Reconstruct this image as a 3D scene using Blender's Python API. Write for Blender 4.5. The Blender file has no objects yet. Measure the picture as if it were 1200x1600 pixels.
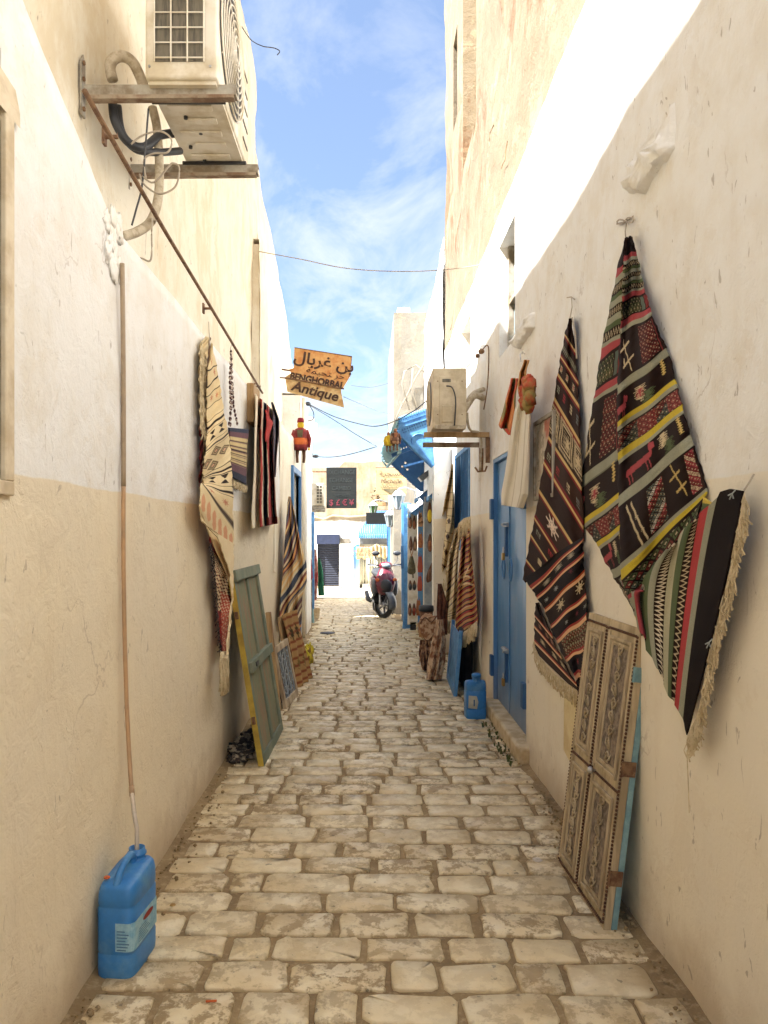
import bpy, math, random
import numpy as np
from mathutils import Vector, Matrix, noise

random.seed(7); np.random.seed(7)
S = bpy.context.scene
COL = S.collection

# ------------------------------------------------------------------ camera
EYE = 1.6            # eye height in metres
F, CX, HY = 1150.0, 576.0, 831.0     # focal length and vanishing point of the measured photograph
cd = bpy.data.cameras.new('camera'); cam = bpy.data.objects.new('camera', cd); COL.objects.link(cam)
cam.location = (0, 0, EYE); cam.rotation_euler = (math.radians(90), 0, 0)
cd.sensor_width = 36; cd.lens = 36 * F / 1600; cd.shift_x = (600 - CX) / 1600; cd.shift_y = (HY - 800) / 1600
cd.clip_start = 0.05; cd.clip_end = 500
S.camera = cam

# ------------------------------------------------------------------ light
SUN = Vector((1.0, 0.40, -1.5)).normalized()       # travel direction of the sunlight
elev = math.asin(-SUN.z); az = math.atan2(-SUN.x, -SUN.y)
w = bpy.data.worlds.new("World"); S.world = w; w.use_nodes = True
nt = w.node_tree; nt.nodes.clear()
def N(t, **k):
    n = nt.nodes.new(t)
    for a, b in k.items(): setattr(n, a, b)
    return n
out = N('ShaderNodeOutputWorld'); bg = N('ShaderNodeBackground'); bg.inputs[1].default_value = 0.076
sky = N('ShaderNodeTexSky', sky_type='NISHITA', sun_disc=False, sun_elevation=elev, sun_rotation=az,
        air_density=1.0, dust_density=0.2, ozone_density=1.6)
tc = N('ShaderNodeTexCoord'); sp = N('ShaderNodeSeparateXYZ'); nt.links.new(tc.outputs['Generated'], sp.inputs[0])
def M(op, a, b=None, clamp=False):
    n = N('ShaderNodeMath', operation=op, use_clamp=clamp)
    for i, q in enumerate((a, b)):
        if q is None: continue
        if isinstance(q, (int, float)): n.inputs[i].default_value = q
        else: nt.links.new(q, n.inputs[i])
    return n.outputs[0]
zz = M('ADD', M('MAXIMUM', sp.outputs[2], 0.0), 0.12)
cb = N('ShaderNodeCombineXYZ')
nt.links.new(M('DIVIDE', sp.outputs[0], zz), cb.inputs[0]); nt.links.new(M('DIVIDE', sp.outputs[1], zz), cb.inputs[1])
mp = N('ShaderNodeMapping'); mp.inputs['Scale'].default_value = (2.2, 1.3, 1); mp.inputs['Rotation'].default_value = (0, 0, .5)
mp.inputs['Location'].default_value = (3.1, 1.7, 0)
nt.links.new(cb.outputs[0], mp.inputs[0])
nz = N('ShaderNodeTexNoise'); nz.inputs['Scale'].default_value = 1.6; nz.inputs['Detail'].default_value = 9; nz.inputs['Roughness'].default_value = .62
nz.inputs['Distortion'].default_value = .5
nt.links.new(mp.outputs[0], nz.inputs[0])
nz2 = N('ShaderNodeTexNoise'); nz2.inputs['Scale'].default_value = .55; nz2.inputs['Detail'].default_value = 3
nt.links.new(mp.outputs[0], nz2.inputs[0])
cl = M('MULTIPLY', M('SUBTRACT', M('ADD', nz.outputs[0], M('MULTIPLY', nz2.outputs[0], .7)), .77), 3.6, True)
# pale veil low over the horizon, thinner overhead
low = M('SUBTRACT', 1.05, M('MULTIPLY', sp.outputs[2], .6), True)
cfac = M('MULTIPLY', cl, M('MULTIPLY', low, .72))
mx = N('ShaderNodeMix', data_type='RGBA'); nt.links.new(cfac, mx.inputs[0]); nt.links.new(sky.outputs[0], mx.inputs[6])
mx.inputs[7].default_value = (5.4, 5.3, 5.0, 1)
mz = N('ShaderNodeMix', data_type='RGBA'); mz.inputs[0].default_value = .62; nt.links.new(mx.outputs[2], mz.inputs[6]); mz.inputs[7].default_value = (.52, .66, 1.0, 1)
nt.links.new(mz.outputs[2], bg.inputs[0]); nt.links.new(bg.outputs[0], out.inputs[0])

sl = bpy.data.lights.new('sun', 'SUN'); sl.energy = 4.6; sl.angle = math.radians(.53); sl.color = (1, .98, .95)
so = bpy.data.objects.new('sun', sl); COL.objects.link(so); so.rotation_euler = SUN.to_track_quat('-Z', 'Y').to_euler()
so.location = (-8, -4, 14)
S.view_settings.view_transform = 'Standard'; S.view_settings.look = 'None'; S.view_settings.gamma = 1
S.view_settings.use_curve_mapping = False; S.view_settings.exposure = 2.82
S.cycles.max_bounces = 14; S.cycles.diffuse_bounces = 10; S.cycles.use_denoising = True
S.cycles.sample_clamp_indirect = 8

# ------------------------------------------------------------------ helpers
def dp(px, py, Y): return Vector(((px - CX) * Y / F, Y, EYE - (py - HY) * Y / F))      # point at distance Y
def wp(px, py, X):                                                                     # point on a wall plane x = X
    Y = F * X / (px - CX); return Vector((X, Y, EYE - (py - HY) * Y / F))
def gz(y): return 0.0 if y < 14 else -0.044 * (y - 14)
def lin(c):
    r = []
    for v in c:
        v = v / 255.0; r.append(v / 12.92 if v <= .04045 else ((v + .055) / 1.055) ** 2.4)
    return tuple(r)
def fb(p, s=1.0, o=3):
    p = Vector(p) * s; t = 0; a = 1
    for _ in range(o): t += a * noise.noise(p); p = p * 2.07; a *= .5
    return t

class MB:
    def __init__(s): s.v = []; s.f = []; s.c = None
    def add(s, vs, fs):
        b = len(s.v); s.v += [tuple(v) for v in vs]; s.f += [tuple(b + i for i in f) for f in fs]; return s
    def box(s, x0, x1, y0, y1, z0, z1):
        return s.add([(x0,y0,z0),(x1,y0,z0),(x1,y1,z0),(x0,y1,z0),(x0,y0,z1),(x1,y0,z1),(x1,y1,z1),(x0,y1,z1)],
                     [(0,3,2,1),(4,5,6,7),(0,1,5,4),(1,2,6,5),(2,3,7,6),(3,0,4,7)])
    def fbox(s, fr, a0, a1, b0, b1, n0, n1):
        P = [fr(a,b,n) for n in (n0,n1) for (a,b) in ((a0,b0),(a1,b0),(a1,b1),(a0,b1))]
        return s.add(P, [(0,3,2,1),(4,5,6,7),(0,1,5,4),(1,2,6,5),(2,3,7,6),(3,0,4,7)])
    def bar(s, p, q, w, h=None, up=(0,0,1)):
        p = Vector(p); q = Vector(q); h = h or w; d = (q-p).normalized(); u = Vector(up)
        if abs(d.dot(u)) > .95: u = Vector((0,1,0))
        a = d.cross(u).normalized()*w/2; b = a.cross(d).normalized()*h/2
        P = [x+m*a+n*b for x in (p,q) for (m,n) in ((-1,-1),(1,-1),(1,1),(-1,1))]
        return s.add(P, [(0,3,2,1),(4,5,6,7),(0,1,5,4),(1,2,6,5),(2,3,7,6),(3,0,4,7)])
    def tube(s, pts, r, n=8, closed=False, radii=None):
        pts = [Vector(p) for p in pts]; m = len(pts); vs = []; fs = []; ref = None
        for i, p in enumerate(pts):
            if closed: t = pts[(i+1)%m]-pts[i-1]
            else: t = pts[min(i+1,m-1)]-pts[max(i-1,0)]
            t = t.normalized() if t.length > 1e-9 else Vector((0,0,1))
            if ref is None: ref = Vector((0,0,1)) if abs(t.z) < .9 else Vector((1,0,0))
            a = t.cross(ref).normalized(); b = t.cross(a).normalized(); ref = -(t.cross(a)) if False else ref
            rr = radii[i] if radii else r
            for k in range(n):
                an = 2*math.pi*k/n; vs.append(p+a*math.cos(an)*rr+b*math.sin(an)*rr)
        for i in range(m if closed else m-1):
            j = (i+1)%m
            for k in range(n):
                l = (k+1)%n; fs.append((i*n+k, i*n+l, j*n+l, j*n+k))
        if not closed: fs.append(tuple(range(n))[::-1]); fs.append(tuple((m-1)*n+k for k in range(n)))
        return s.add(vs, fs)
    def prism(s, poly, vec):
        n = len(poly); vec = Vector(vec); P = [Vector(p) for p in poly]
        return s.add(P+[p+vec for p in P], [tuple(range(n))[::-1], tuple(range(n,2*n))]+[(i,(i+1)%n,n+(i+1)%n,n+i) for i in range(n)])
    def lathe(s, o, prof, n=20, axis=(0,0,1), cap=True):
        o = Vector(o); ax = Vector(axis).normalized(); a = ax.orthogonal().normalized(); b = ax.cross(a); vs = []; fs = []
        for (r, h) in prof:
            for k in range(n):
                an = 2*math.pi*k/n; vs.append(o+ax*h+(a*math.cos(an)+b*math.sin(an))*r)
        for i in range(len(prof)-1):
            for k in range(n): l = (k+1)%n; fs.append((i*n+k,i*n+l,(i+1)*n+l,(i+1)*n+k))
        if cap: fs.append(tuple(range(n))[::-1]); fs.append(tuple((len(prof)-1)*n+k for k in range(n)))
        return s.add(vs, fs)
    def ball(s, c, r, nu=14, nv=9, wob=0, ws=8, seed=0, rot=None):
        c = Vector(c); r = Vector(r) if not isinstance(r,(int,float)) else Vector((r,r,r)); vs = []; fs = []
        for i in range(nv+1):
            th = math.pi*i/nv
            for k in range(nu):
                ph = 2*math.pi*k/nu; d = Vector((math.sin(th)*math.cos(ph), math.sin(th)*math.sin(ph), math.cos(th)))
                g = 1+wob*fb(d*1.0+Vector((seed,seed*.7,0)), ws/4.0, 3) if wob else 1
                q = Vector((d.x*r.x*g, d.y*r.y*g, d.z*r.z*g))
                if rot: q = rot @ q
                vs.append(c+q)
        for i in range(nv):
            for k in range(nu): l = (k+1)%nu; fs.append((i*nu+k,(i+1)*nu+k,(i+1)*nu+l,i*nu+l))
        return s.add(vs, fs)

def wloc(o):
    l = Vector((0,0,0))
    while o is not None: l += o.location; o = o.parent
    return l
def obj(name, mb, mat, parent=None, smooth=False, bevel=0, label=None, kind=None, solid=0, seg=2):
    me = bpy.data.meshes.new(name); off = wloc(parent) if parent else Vector((0,0,0))
    me.from_pydata([(x-off.x, y-off.y, z-off.z) for (x,y,z) in mb.v], [], mb.f)
    if mb.c is not None:
        ca = me.color_attributes.new('Col', 'FLOAT_COLOR', 'POINT')
        ca.data.foreach_set('color', np.asarray(mb.c, dtype=np.float32).ravel())
    me.materials.append(mat); me.validate(); me.update()
    if smooth: me.polygons.foreach_set('use_smooth', [True]*len(me.polygons))
    o = bpy.data.objects.new(name, me); COL.objects.link(o)
    if parent: o.parent = parent
    if bevel:
        b = o.modifiers.new('bevel', 'BEVEL'); b.width = bevel; b.segments = seg; b.limit_method = 'ANGLE'; b.angle_limit = math.radians(40)
    if solid:
        b = o.modifiers.new('thickness', 'SOLIDIFY'); b.thickness = solid; b.offset = 0
    if label: o['label'] = label
    if kind: o['kind'] = kind
    return o
def thing(name, label, cat, loc=(0,0,0), group=None):
    o = bpy.data.objects.new(name, None); COL.objects.link(o); o.location = loc; o.empty_display_size = .1
    o['label'] = label; o['category'] = cat
    if group: o['group'] = group
    return o
def tag(o, label, cat, group=None):
    o['label'] = label; o['category'] = cat
    if group: o['group'] = group
    return o
def copy_tree(o, parent=None):
    c = o.copy(); COL.objects.link(c); c.parent = parent
    for ch in [x for x in bpy.data.objects if x.parent == o]: copy_tree(ch, c)
    return c
def frame(O, A, B):
    O = Vector(O); A = Vector(A).normalized(); B = Vector(B); B = (B-A*B.dot(A)).normalized(); n = A.cross(B).normalized()
    return lambda a,b,c=0: O+A*a+B*b+n*c

# ------------------------------------------------------------------ materials
class MT:
    def __init__(s, name, rough=.7, metal=0):
        s.m = bpy.data.materials.new(name); s.m.use_nodes = True; s.t = s.m.node_tree; s.b = s.t.nodes['Principled BSDF']
        s.b.inputs['Roughness'].default_value = rough; s.b.inputs['Metallic'].default_value = metal
        s.g = s.n('ShaderNodeNewGeometry'); s.tc = s.n('ShaderNodeTexCoord')
    def n(s, t, **k):
        x = s.t.nodes.new(t)
        for a,b in k.items(): setattr(x,a,b)
        return x
    def l(s, a, b): s.t.links.new(a, b)
    def math(s, op, a, b=None, clamp=False):
        n = s.n('ShaderNodeMath', operation=op, use_clamp=clamp)
        for i,q in enumerate((a,b)):
            if q is None: continue
            if isinstance(q,(int,float)): n.inputs[i].default_value = q
            else: s.l(q, n.inputs[i])
        return n.outputs[0]
    def noise(s, scale, detail=5, rough=.55, stretch=(1,1,1), vec=None, dist=0, loc=(0,0,0)):
        mp = s.n('ShaderNodeMapping'); mp.inputs['Scale'].default_value = stretch; mp.inputs['Location'].default_value = loc
        s.l(vec or s.g.outputs['Position'], mp.inputs[0])
        n = s.n('ShaderNodeTexNoise'); n.inputs['Scale'].default_value = scale; n.inputs['Detail'].default_value = detail
        n.inputs['Roughness'].default_value = rough; n.inputs['Distortion'].default_value = dist
        s.l(mp.outputs[0], n.inputs[0]); return n.outputs[0]
    def step(s, x, lo, hi):
        n = s.n('ShaderNodeMapRange', interpolation_type='SMOOTHSTEP'); s.l(x, n.inputs[0])
        n.inputs[1].default_value = lo; n.inputs[2].default_value = hi; return n.outputs[0]
    def mix(s, f, a, b, mode='MIX'):
        n = s.n('ShaderNodeMix', data_type='RGBA', blend_type=mode)
        for i,q in ((0,f),(6,a),(7,b)):
            if isinstance(q,(int,float)): n.inputs[i].default_value = q
            elif isinstance(q,tuple): n.inputs[i].default_value = (*q[:3],1)
            else: s.l(q, n.inputs[i])
        return n.outputs[2]
    def bump(s, h, strength=.3, dist=.01, prev=None):
        n = s.n('ShaderNodeBump'); n.inputs['Strength'].default_value = strength; n.inputs['Distance'].default_value = dist
        s.l(h, n.inputs['Height'])
        if prev is not None: s.l(prev, n.inputs['Normal'])
        return n.outputs[0]
    def done(s, col=None, nrm=None, rough=None):
        if col is not None:
            if isinstance(col, tuple): s.b.inputs['Base Color'].default_value = (*col[:3],1)
            else: s.l(col, s.b.inputs['Base Color'])
        if nrm is not None: s.l(nrm, s.b.inputs['Normal'])
        if rough is not None: s.l(rough, s.b.inputs['Roughness'])
        return s.m
def simple(name, c, c2=None, rough=.6, metal=0, scale=6, bump=.15, bscale=40, stretch=(1,1,1), lo=.42, hi=.62, bd=.004):
    """two-tone worn surface, colours given as display values"""
    t = MT(name, rough, metal); a = lin(c); b = lin(c2) if c2 else tuple(x*.78 for x in a)
    f = t.step(t.noise(scale, 6, .6, stretch), lo, hi)
    col = t.mix(f, a, b)
    f2 = t.noise(scale*5, 4, .6, stretch)
    col = t.mix(.22, col, t.mix(f2, (0,0,0), (1,1,1)), 'OVERLAY')
    nr = t.bump(t.noise(bscale, 4, .6, stretch), bump, bd)
    rg = t.math('ADD', t.math('MULTIPLY', t.noise(scale*2,3), .3), rough-.15)
    return t.done(col, nr, rg)
def fabric(name, rough=.95):
    t = MT(name, rough); at = t.n('ShaderNodeAttribute'); at.attribute_name = 'Col'
    f = t.noise(240, 2, .5); g = t.noise(9, 4)
    col = t.mix(.30, at.outputs['Color'], t.mix(f,(0,0,0),(1,1,1)), 'OVERLAY')
    col = t.mix(.22, col, t.mix(g,(0,0,0),(1,1,1)), 'OVERLAY')
    t.b.inputs['Sheen Weight'].default_value = .02; t.b.inputs['Specular IOR Level'].default_value = .15
    return t.done(col, t.bump(t.noise(330, 2, .6, (1,1,1.6)), .5, .003))
def plaster(name, upper, lower=None, zline=1.76, top=None, ztop=2.82, dirt=True, streak=.35, marks=.4, bumpy=1.0, stain=None, stainz=None):
    t = MT(name, .88); sx = t.n('ShaderNodeSeparateXYZ'); t.l(t.g.outputs['Position'], sx.inputs[0]); z = sx.outputs[2]; y = sx.outputs[1]
    t.b.inputs['Specular IOR Level'].default_value = .25
    col = lin(upper)
    big = t.noise(.9, 5, .6); med = t.noise(4.5, 6, .65)
    col = t.mix(t.step(med,.38,.70), col, tuple(x*k for x,k in zip(lin(upper),(.93,.90,.85))))
    if lower:
        zw = t.math('ADD', z, t.math('MULTIPLY', t.math('SUBTRACT', t.noise(3,4), .5), .03))
        lo = t.mix(t.step(big,.35,.7), lin(lower), tuple(x*k for x,k in zip(lin(lower),(1.06,1.04,.98))))
        col = t.mix(t.step(zw, zline-.004, zline+.004), lo, col)
    if top:
        zw = t.math('ADD', z, t.math('MULTIPLY', t.math('SUBTRACT', t.noise(2.2,5), .5), .25))
        tp = t.mix(t.step(t.noise(3.5,7,.65,(1,1,.35)),.4,.66), lin(top), tuple(x*k for x,k in zip(lin(top),(.86,.76,.62))))
        col = t.mix(t.step(zw, ztop-.02, ztop+.05), col, tp)
    st = t.step(t.noise(7, 6, .6, (1,1,.12)), .52, .78)
    col = t.mix(t.math('MULTIPLY', st, streak), col, t.mix(.5, col, lin((190,160,115))))
    if stain:
        s2 = t.step(t.noise(2.0,8,.72,(1,1,.45),loc=(4,2,7)), .50,.62)
        if stainz: s2 = t.math('MULTIPLY', s2, t.math('MULTIPLY', t.step(z, stainz[0], stainz[0]+.5), t.math('SUBTRACT', 1.0, t.step(z, stainz[1]-.8, stainz[1]))))
        col = t.mix(t.math('MULTIPLY', s2, .75), col, lin(stain))
    if dirt:
        dz = t.math('ADD', z, t.math('MULTIPLY', t.math('SUBTRACT', t.noise(5,5), .5), .45))
        d = t.math('SUBTRACT', 1.0, t.step(dz, -.02, .34))
        col = t.mix(t.math('MULTIPLY', d, .45), col, lin((160,130,88)))
    # dark nicks and scratches in the limewash
    mk = t.step(t.noise(26, 4, .5, (1,1,.35), dist=1.2, loc=(1,5,2)), .675, .71)
    col = t.mix(t.math('MULTIPLY', mk, marks), col, lin((120,98,74)))
    # hairline cracks, here and there
    vm = t.n('ShaderNodeMapping'); vm.inputs['Scale'].default_value = (1,1,.55)
    vd = t.n('ShaderNodeVectorMath', operation='ADD'); t.l(t.g.outputs['Position'], vd.inputs[0])
    wv = t.n('ShaderNodeTexNoise'); wv.inputs['Scale'].default_value = 5; wv.inputs['Detail'].default_value = 6; t.l(t.g.outputs['Position'], wv.inputs[0])
    ws_ = t.n('ShaderNodeVectorMath', operation='SCALE'); ws_.inputs['Scale'].default_value = .35; t.l(wv.outputs['Color'], ws_.inputs[0]); t.l(ws_.outputs[0], vd.inputs[1]); t.l(vd.outputs[0], vm.inputs[0])
    vo = t.n('ShaderNodeTexVoronoi', feature='DISTANCE_TO_EDGE'); vo.inputs['Scale'].default_value = 1.5; t.l(vm.outputs[0], vo.inputs[0])
    ck = t.math('MULTIPLY', t.math('SUBTRACT', 1.0, t.step(vo.outputs['Distance'], .0025, .008)), t.step(t.noise(1.7, 4, .6, loc=(3,8,1)), .56, .66))
    col = t.mix(t.math('MULTIPLY', ck, marks*.7), col, lin((134,108,78)))
    # patches where a later coat has been brushed over or flaked away
    pa = t.step(t.noise(2.6, 8, .7, dist=.4, loc=(9,3,6)), .565, .58)
    col = t.mix(t.math('MULTIPLY', pa, .2), col, t.mix(.55, col, lin((206,188,156))))
    fine = t.noise(70, 5, .65); mid = t.noise(9, 6, .62, dist=.6); fl = t.step(t.noise(14,5,.6,(1,1,.5),dist=1.0,loc=(7,1,3)), .56,.60)
    n1 = t.bump(mid, .32*bumpy, .03); n2 = t.bump(fine, .35*bumpy, .006, n1); n3 = t.bump(pa, .25*bumpy, .004, t.bump(fl, .30*bumpy, .006, n2))
    return t.done(col, n3)

m_left = plaster('limewash_left', (234,234,233), (227,216,194), 1.76, streak=.18)
m_leftup = plaster('cream_plaster_left', (228,222,206), None, streak=.14, stain=(214,200,172), stainz=(2.7,7.5), dirt=False, marks=.5)
m_leftB = plaster('cream_plaster_second', (236,228,209), (233,226,210), 1.74, streak=.4, stain=(220,198,160), stainz=(2.8,5.6))
m_right = plaster('limewash_right', (238,238,236), (232,225,210), 1.77, streak=.18, marks=.45)
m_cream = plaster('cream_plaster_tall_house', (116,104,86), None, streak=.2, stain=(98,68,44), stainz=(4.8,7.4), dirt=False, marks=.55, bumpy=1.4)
m_white = plaster('whitewash', (240,239,236), None, streak=.15, marks=.35)
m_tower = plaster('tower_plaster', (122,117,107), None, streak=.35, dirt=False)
m_back = plaster('back_house_plaster', (240,239,236), None, top=(150,140,122), ztop=2.02, streak=.3, stain=(150,118,84), stainz=(2.1,5.2), dirt=False)
m_opening_shade = simple('opening_shade', (40,38,36), rough=.9)  # near-black colour stands in for the shade inside openings
m_wall_in = simple('inner_wall', (200,190,172), rough=.9)
# paving
def stonemat(name):
    t = MT(name, .5); oi = t.n('ShaderNodeObjectInfo')
    r = t.math('FRACT', t.math('ADD', oi.outputs['Random'], t.g.outputs['Random Per Island']))
    off = t.n('ShaderNodeCombineXYZ'); t.l(t.math('MULTIPLY', r, 37.0), off.inputs[0]); t.l(t.math('MULTIPLY', r, 91.0), off.inputs[1])
    va = t.n('ShaderNodeVectorMath', operation='ADD'); t.l(t.g.outputs['Position'], va.inputs[0]); t.l(off.outputs[0], va.inputs[1])
    v = va.outputs[0]
    a = t.mix(r, lin((224,204,162)), lin((194,172,132)))
    a = t.mix(t.step(t.noise(5,3,vec=v),.35,.7), a, lin((232,218,184)))
    patch = t.step(t.noise(13,8,.74,vec=v,dist=.15), t.math('ADD', .40, 0) and .47, .56)
    amt = t.math('ADD', t.math('MULTIPLY', t.math('FRACT', t.math('MULTIPLY', r, 7.3)), .8), .15)
    col = t.mix(t.math('MULTIPLY', patch, amt), a, lin((156,132,94)))
    dots = t.step(t.noise(26,3,.5,vec=v), .69,.72)
    col = t.mix(t.math('MULTIPLY', dots, .6), col, lin((84,74,62)))
    h = t.noise(22,6,.65,vec=v); h2 = t.noise(90,4,.6,vec=v)
    n = t.bump(h2, .3, .004, t.bump(h, .5, .012, t.bump(patch, .35, .004)))
    rg = t.math('ADD', t.math('MULTIPLY', patch, .28), t.math('ADD', t.math('MULTIPLY', h, .2), .20))
    return t.done(col, n, rg)
m_stone = stonemat('worn_limestone')
def groundmat():
    t = MT('sandy_mortar', .9)
    c = t.mix(t.step(t.noise(3,6,.6),.35,.68), lin((152,130,94)), lin((130,108,76)))
    c = t.mix(t.math('MULTIPLY', t.step(t.noise(35,4,.6),.5,.7), .5), c, lin((192,172,138)))
    c = t.mix(t.math('MULTIPLY', t.step(t.noise(12,4,.6),.62,.7), .4), c, lin((112,98,78)))
    return t.done(c, t.bump(t.noise(60,5,.65), .6, .012))
m_ground = groundmat()
m_street_lit = simple('cross_street_lit_stone', (206,198,180), (180,168,146), rough=.7, scale=3)  # sunlight on the cross street is put into this paler stone colour

def wornpaint(name, a, b, chip):
    t = MT(name, .5); f = t.step(t.noise(3,6,.65,(1,1,.4)), .35, .7); c = t.mix(f, lin(a), lin(b))
    c = t.mix(t.math('MULTIPLY', t.step(t.noise(30,3,.5,(1,1,.06)), .5, .75), .35), c, lin(tuple(int(v*.72) for v in a)))
    sx = t.n('ShaderNodeSeparateXYZ'); t.l(t.g.outputs['Position'], sx.inputs[0])
    low = t.math('SUBTRACT', 1.0, t.step(t.math('ADD', sx.outputs[2], t.math('MULTIPLY', t.noise(8,4), .3)), .2, .75))
    c = t.mix(t.math('MULTIPLY', low, .45), c, lin((150,140,120)))
    ch = t.step(t.noise(22,7,.7,(1,1,.7)), .655, .67); c = t.mix(t.math('MULTIPLY', ch, .8), c, lin(chip))
    return t.done(c, t.bump(ch, .4, .003, t.bump(t.noise(40,4,.6,(1,1,.1)), .25, .004)), t.math('ADD', t.math('MULTIPLY', f, .25), .35))
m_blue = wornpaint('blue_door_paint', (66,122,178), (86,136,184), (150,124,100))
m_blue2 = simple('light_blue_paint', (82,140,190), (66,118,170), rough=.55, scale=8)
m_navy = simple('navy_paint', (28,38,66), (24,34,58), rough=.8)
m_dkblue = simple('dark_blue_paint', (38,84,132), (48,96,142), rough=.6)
m_can = simple('blue_plastic', (50,120,184), (84,140,186), rough=.42, scale=9, lo=.5, hi=.7, bump=.06, bscale=14)
m_label = simple('paper_label', (150,190,206), (120,170,196), rough=.6, scale=30)
m_redprint = simple('red_print', (150,46,36), rough=.6)
m_print = simple('faded_print', (74,110,146), rough=.7)
m_ac = simple('off_white_enamel', (226,220,206), (200,188,162), rough=.45, scale=4, bump=.05)
m_ac_dirty = simple('beige_enamel', (206,192,164), (186,170,140), rough=.55, scale=5, bump=.08)
m_coil = simple('condenser_fins', (112,106,92), (84,80,70), rough=.6, scale=60, stretch=(1,1,.1))
m_galv = simple('galvanised_steel', (170,164,150), (132,118,98), rough=.5, metal=.3, scale=8)
m_rust = simple('rusty_iron', (128,98,70), (98,68,48), rough=.8, scale=30, bump=.4)
m_rust_bracket = simple('rusty_channel', (120,92,70), (160,146,126), rough=.8, scale=8, lo=.4, hi=.6)
m_lag = simple('pipe_lagging', (190,178,156), (160,146,122), rough=.85, scale=20, bump=.5, bscale=60)
m_black = simple('black_rubber', (40,42,46), (56,58,62), rough=.55)
m_hose = simple('tan_hose', (186,150,112), (168,138,106), rough=.45, scale=4)
m_hose2 = simple('grey_hose', (160,140,114), (140,120,98), rough=.5)
m_clear = simple('cloudy_tube', (206,192,174), rough=.3)
m_wire = simple('cable_sheath', (70,70,72), rough=.6)
m_wirel = simple('pale_cable', (176,164,146), rough=.6)
m_wood = simple('weathered_pine', (178,148,106), (142,112,74), rough=.8, scale=9, stretch=(1,1,.12), bump=.4)
m_greyw = simple('bleached_wood', (186,168,140), (150,130,104), rough=.85, scale=10, stretch=(1,1,.2), bump=.4)
m_carv = simple('carved_infill', (142,126,108), (104,92,80), rough=.85, scale=26, lo=.40, hi=.6, bump=.8, bscale=34, bd=.02)
m_carvf = simple('ochre_wood_frame', (188,170,138), (154,136,106), rough=.75, scale=12, stretch=(1,1,.15), bump=.35)
m_bead = simple('dark_beading', (98,66,46), (74,50,38), rough=.7, scale=40)
m_duck = simple('duck_egg_paint', (130,164,168), (110,146,154), rough=.7, scale=10)
m_green = simple('sage_green_paint', (106,116,98), (120,124,104), rough=.7, scale=8, stretch=(1,1,.3))
m_greenp = simple('worn_green_panel', (122,126,98), (140,116,90), rough=.75, scale=14, stretch=(1,1,.16), lo=.4, hi=.62, bump=.3)
m_ochre = simple('yellow_ochre_edge', (186,160,62), (160,134,56), rough=.7)
m_steel = simple('steel', (190,190,188), (150,150,150), rough=.35, metal=.8)
m_brass = simple('brass', (176,140,80), rough=.4, metal=.7)
m_fab = fabric('woven_wool')
m_cotton = simple('cream_cotton', (226,216,196), (206,192,168), rough=.95, scale=5, bump=.3)
m_fringe = simple('wool_fringe', (216,200,166), (190,172,136), rough=.95, scale=30)
m_leather = simple('tan_leather', (150,90,52), (118,68,40), rough=.55, scale=12)
m_leather2 = simple('red_leather', (156,66,44), rough=.55)
m_leather3 = simple('brown_leather', (104,68,46), rough=.6)
m_olive = simple('olive_canvas', (104,96,72), (84,78,58), rough=.9)
m_yel = simple('yellow_cloth', (214,186,52), (190,160,40), rough=.9)
m_red = simple('red_cloth', (158,44,50), (120,30,44), rough=.9, scale=14)
m_green_d = simple('green_dress_cloth', (36,112,80), (28,90,64), rough=.85, scale=10)
m_orange = simple('orange_cloth', (206,110,56), (180,80,44), rough=.9, scale=12)
m_shut = simple('shutter_slate', (36,40,54), (30,34,48), rough=.8)
m_glass = simple('window_glass', (120,134,140), (90,100,104), rough=.15, scale=3, bump=.02)
m_sign_o = simple('rusty_orange_tin', (208,160,100), (190,124,66), rough=.6, scale=9, lo=.38, hi=.66)
m_sign_b = simple('beige_tin', (206,178,128), (180,140,88), rough=.6, scale=9)
m_ink = simple('dark_brown_lettering', (62,40,30), (84,56,38), rough=.7)
m_board = simple('chalkboard', (16,20,20), (22,26,25), rough=.95)
m_faint = simple('faint_grey_lettering', (38,46,46), rough=.7)
m_pink = simple('pink_lettering', (104,30,46), rough=.7)
m_rubble = simple('dark_rags', (60,54,50), (168,154,130), rough=.95, scale=16, lo=.5, hi=.58)
m_weed = simple('small_weeds', (74,84,44), (96,96,56), rough=.9)
m_conc = simple('step_concrete', (206,188,154), (180,158,122), rough=.9, scale=7, bump=.4)
m_scoot = simple('burgundy_plastic', (96,24,40), (80,20,34), rough=.3, scale=3)
m_grey = simple('grey_plastic', (98,100,102), (84,86,88), rough=.4)
m_dark = simple('dark_plastic', (42,42,44), rough=.5)
m_lantern = simple('white_lantern_metal', (168,174,174), (142,150,156), rough=.5)
m_canvas = simple('cream_canvas', (176,158,122), (160,140,104), rough=.9, scale=5)
m_curt = simple('white_curtain', (196,192,172), (176,170,150), rough=.9, scale=4)

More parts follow.
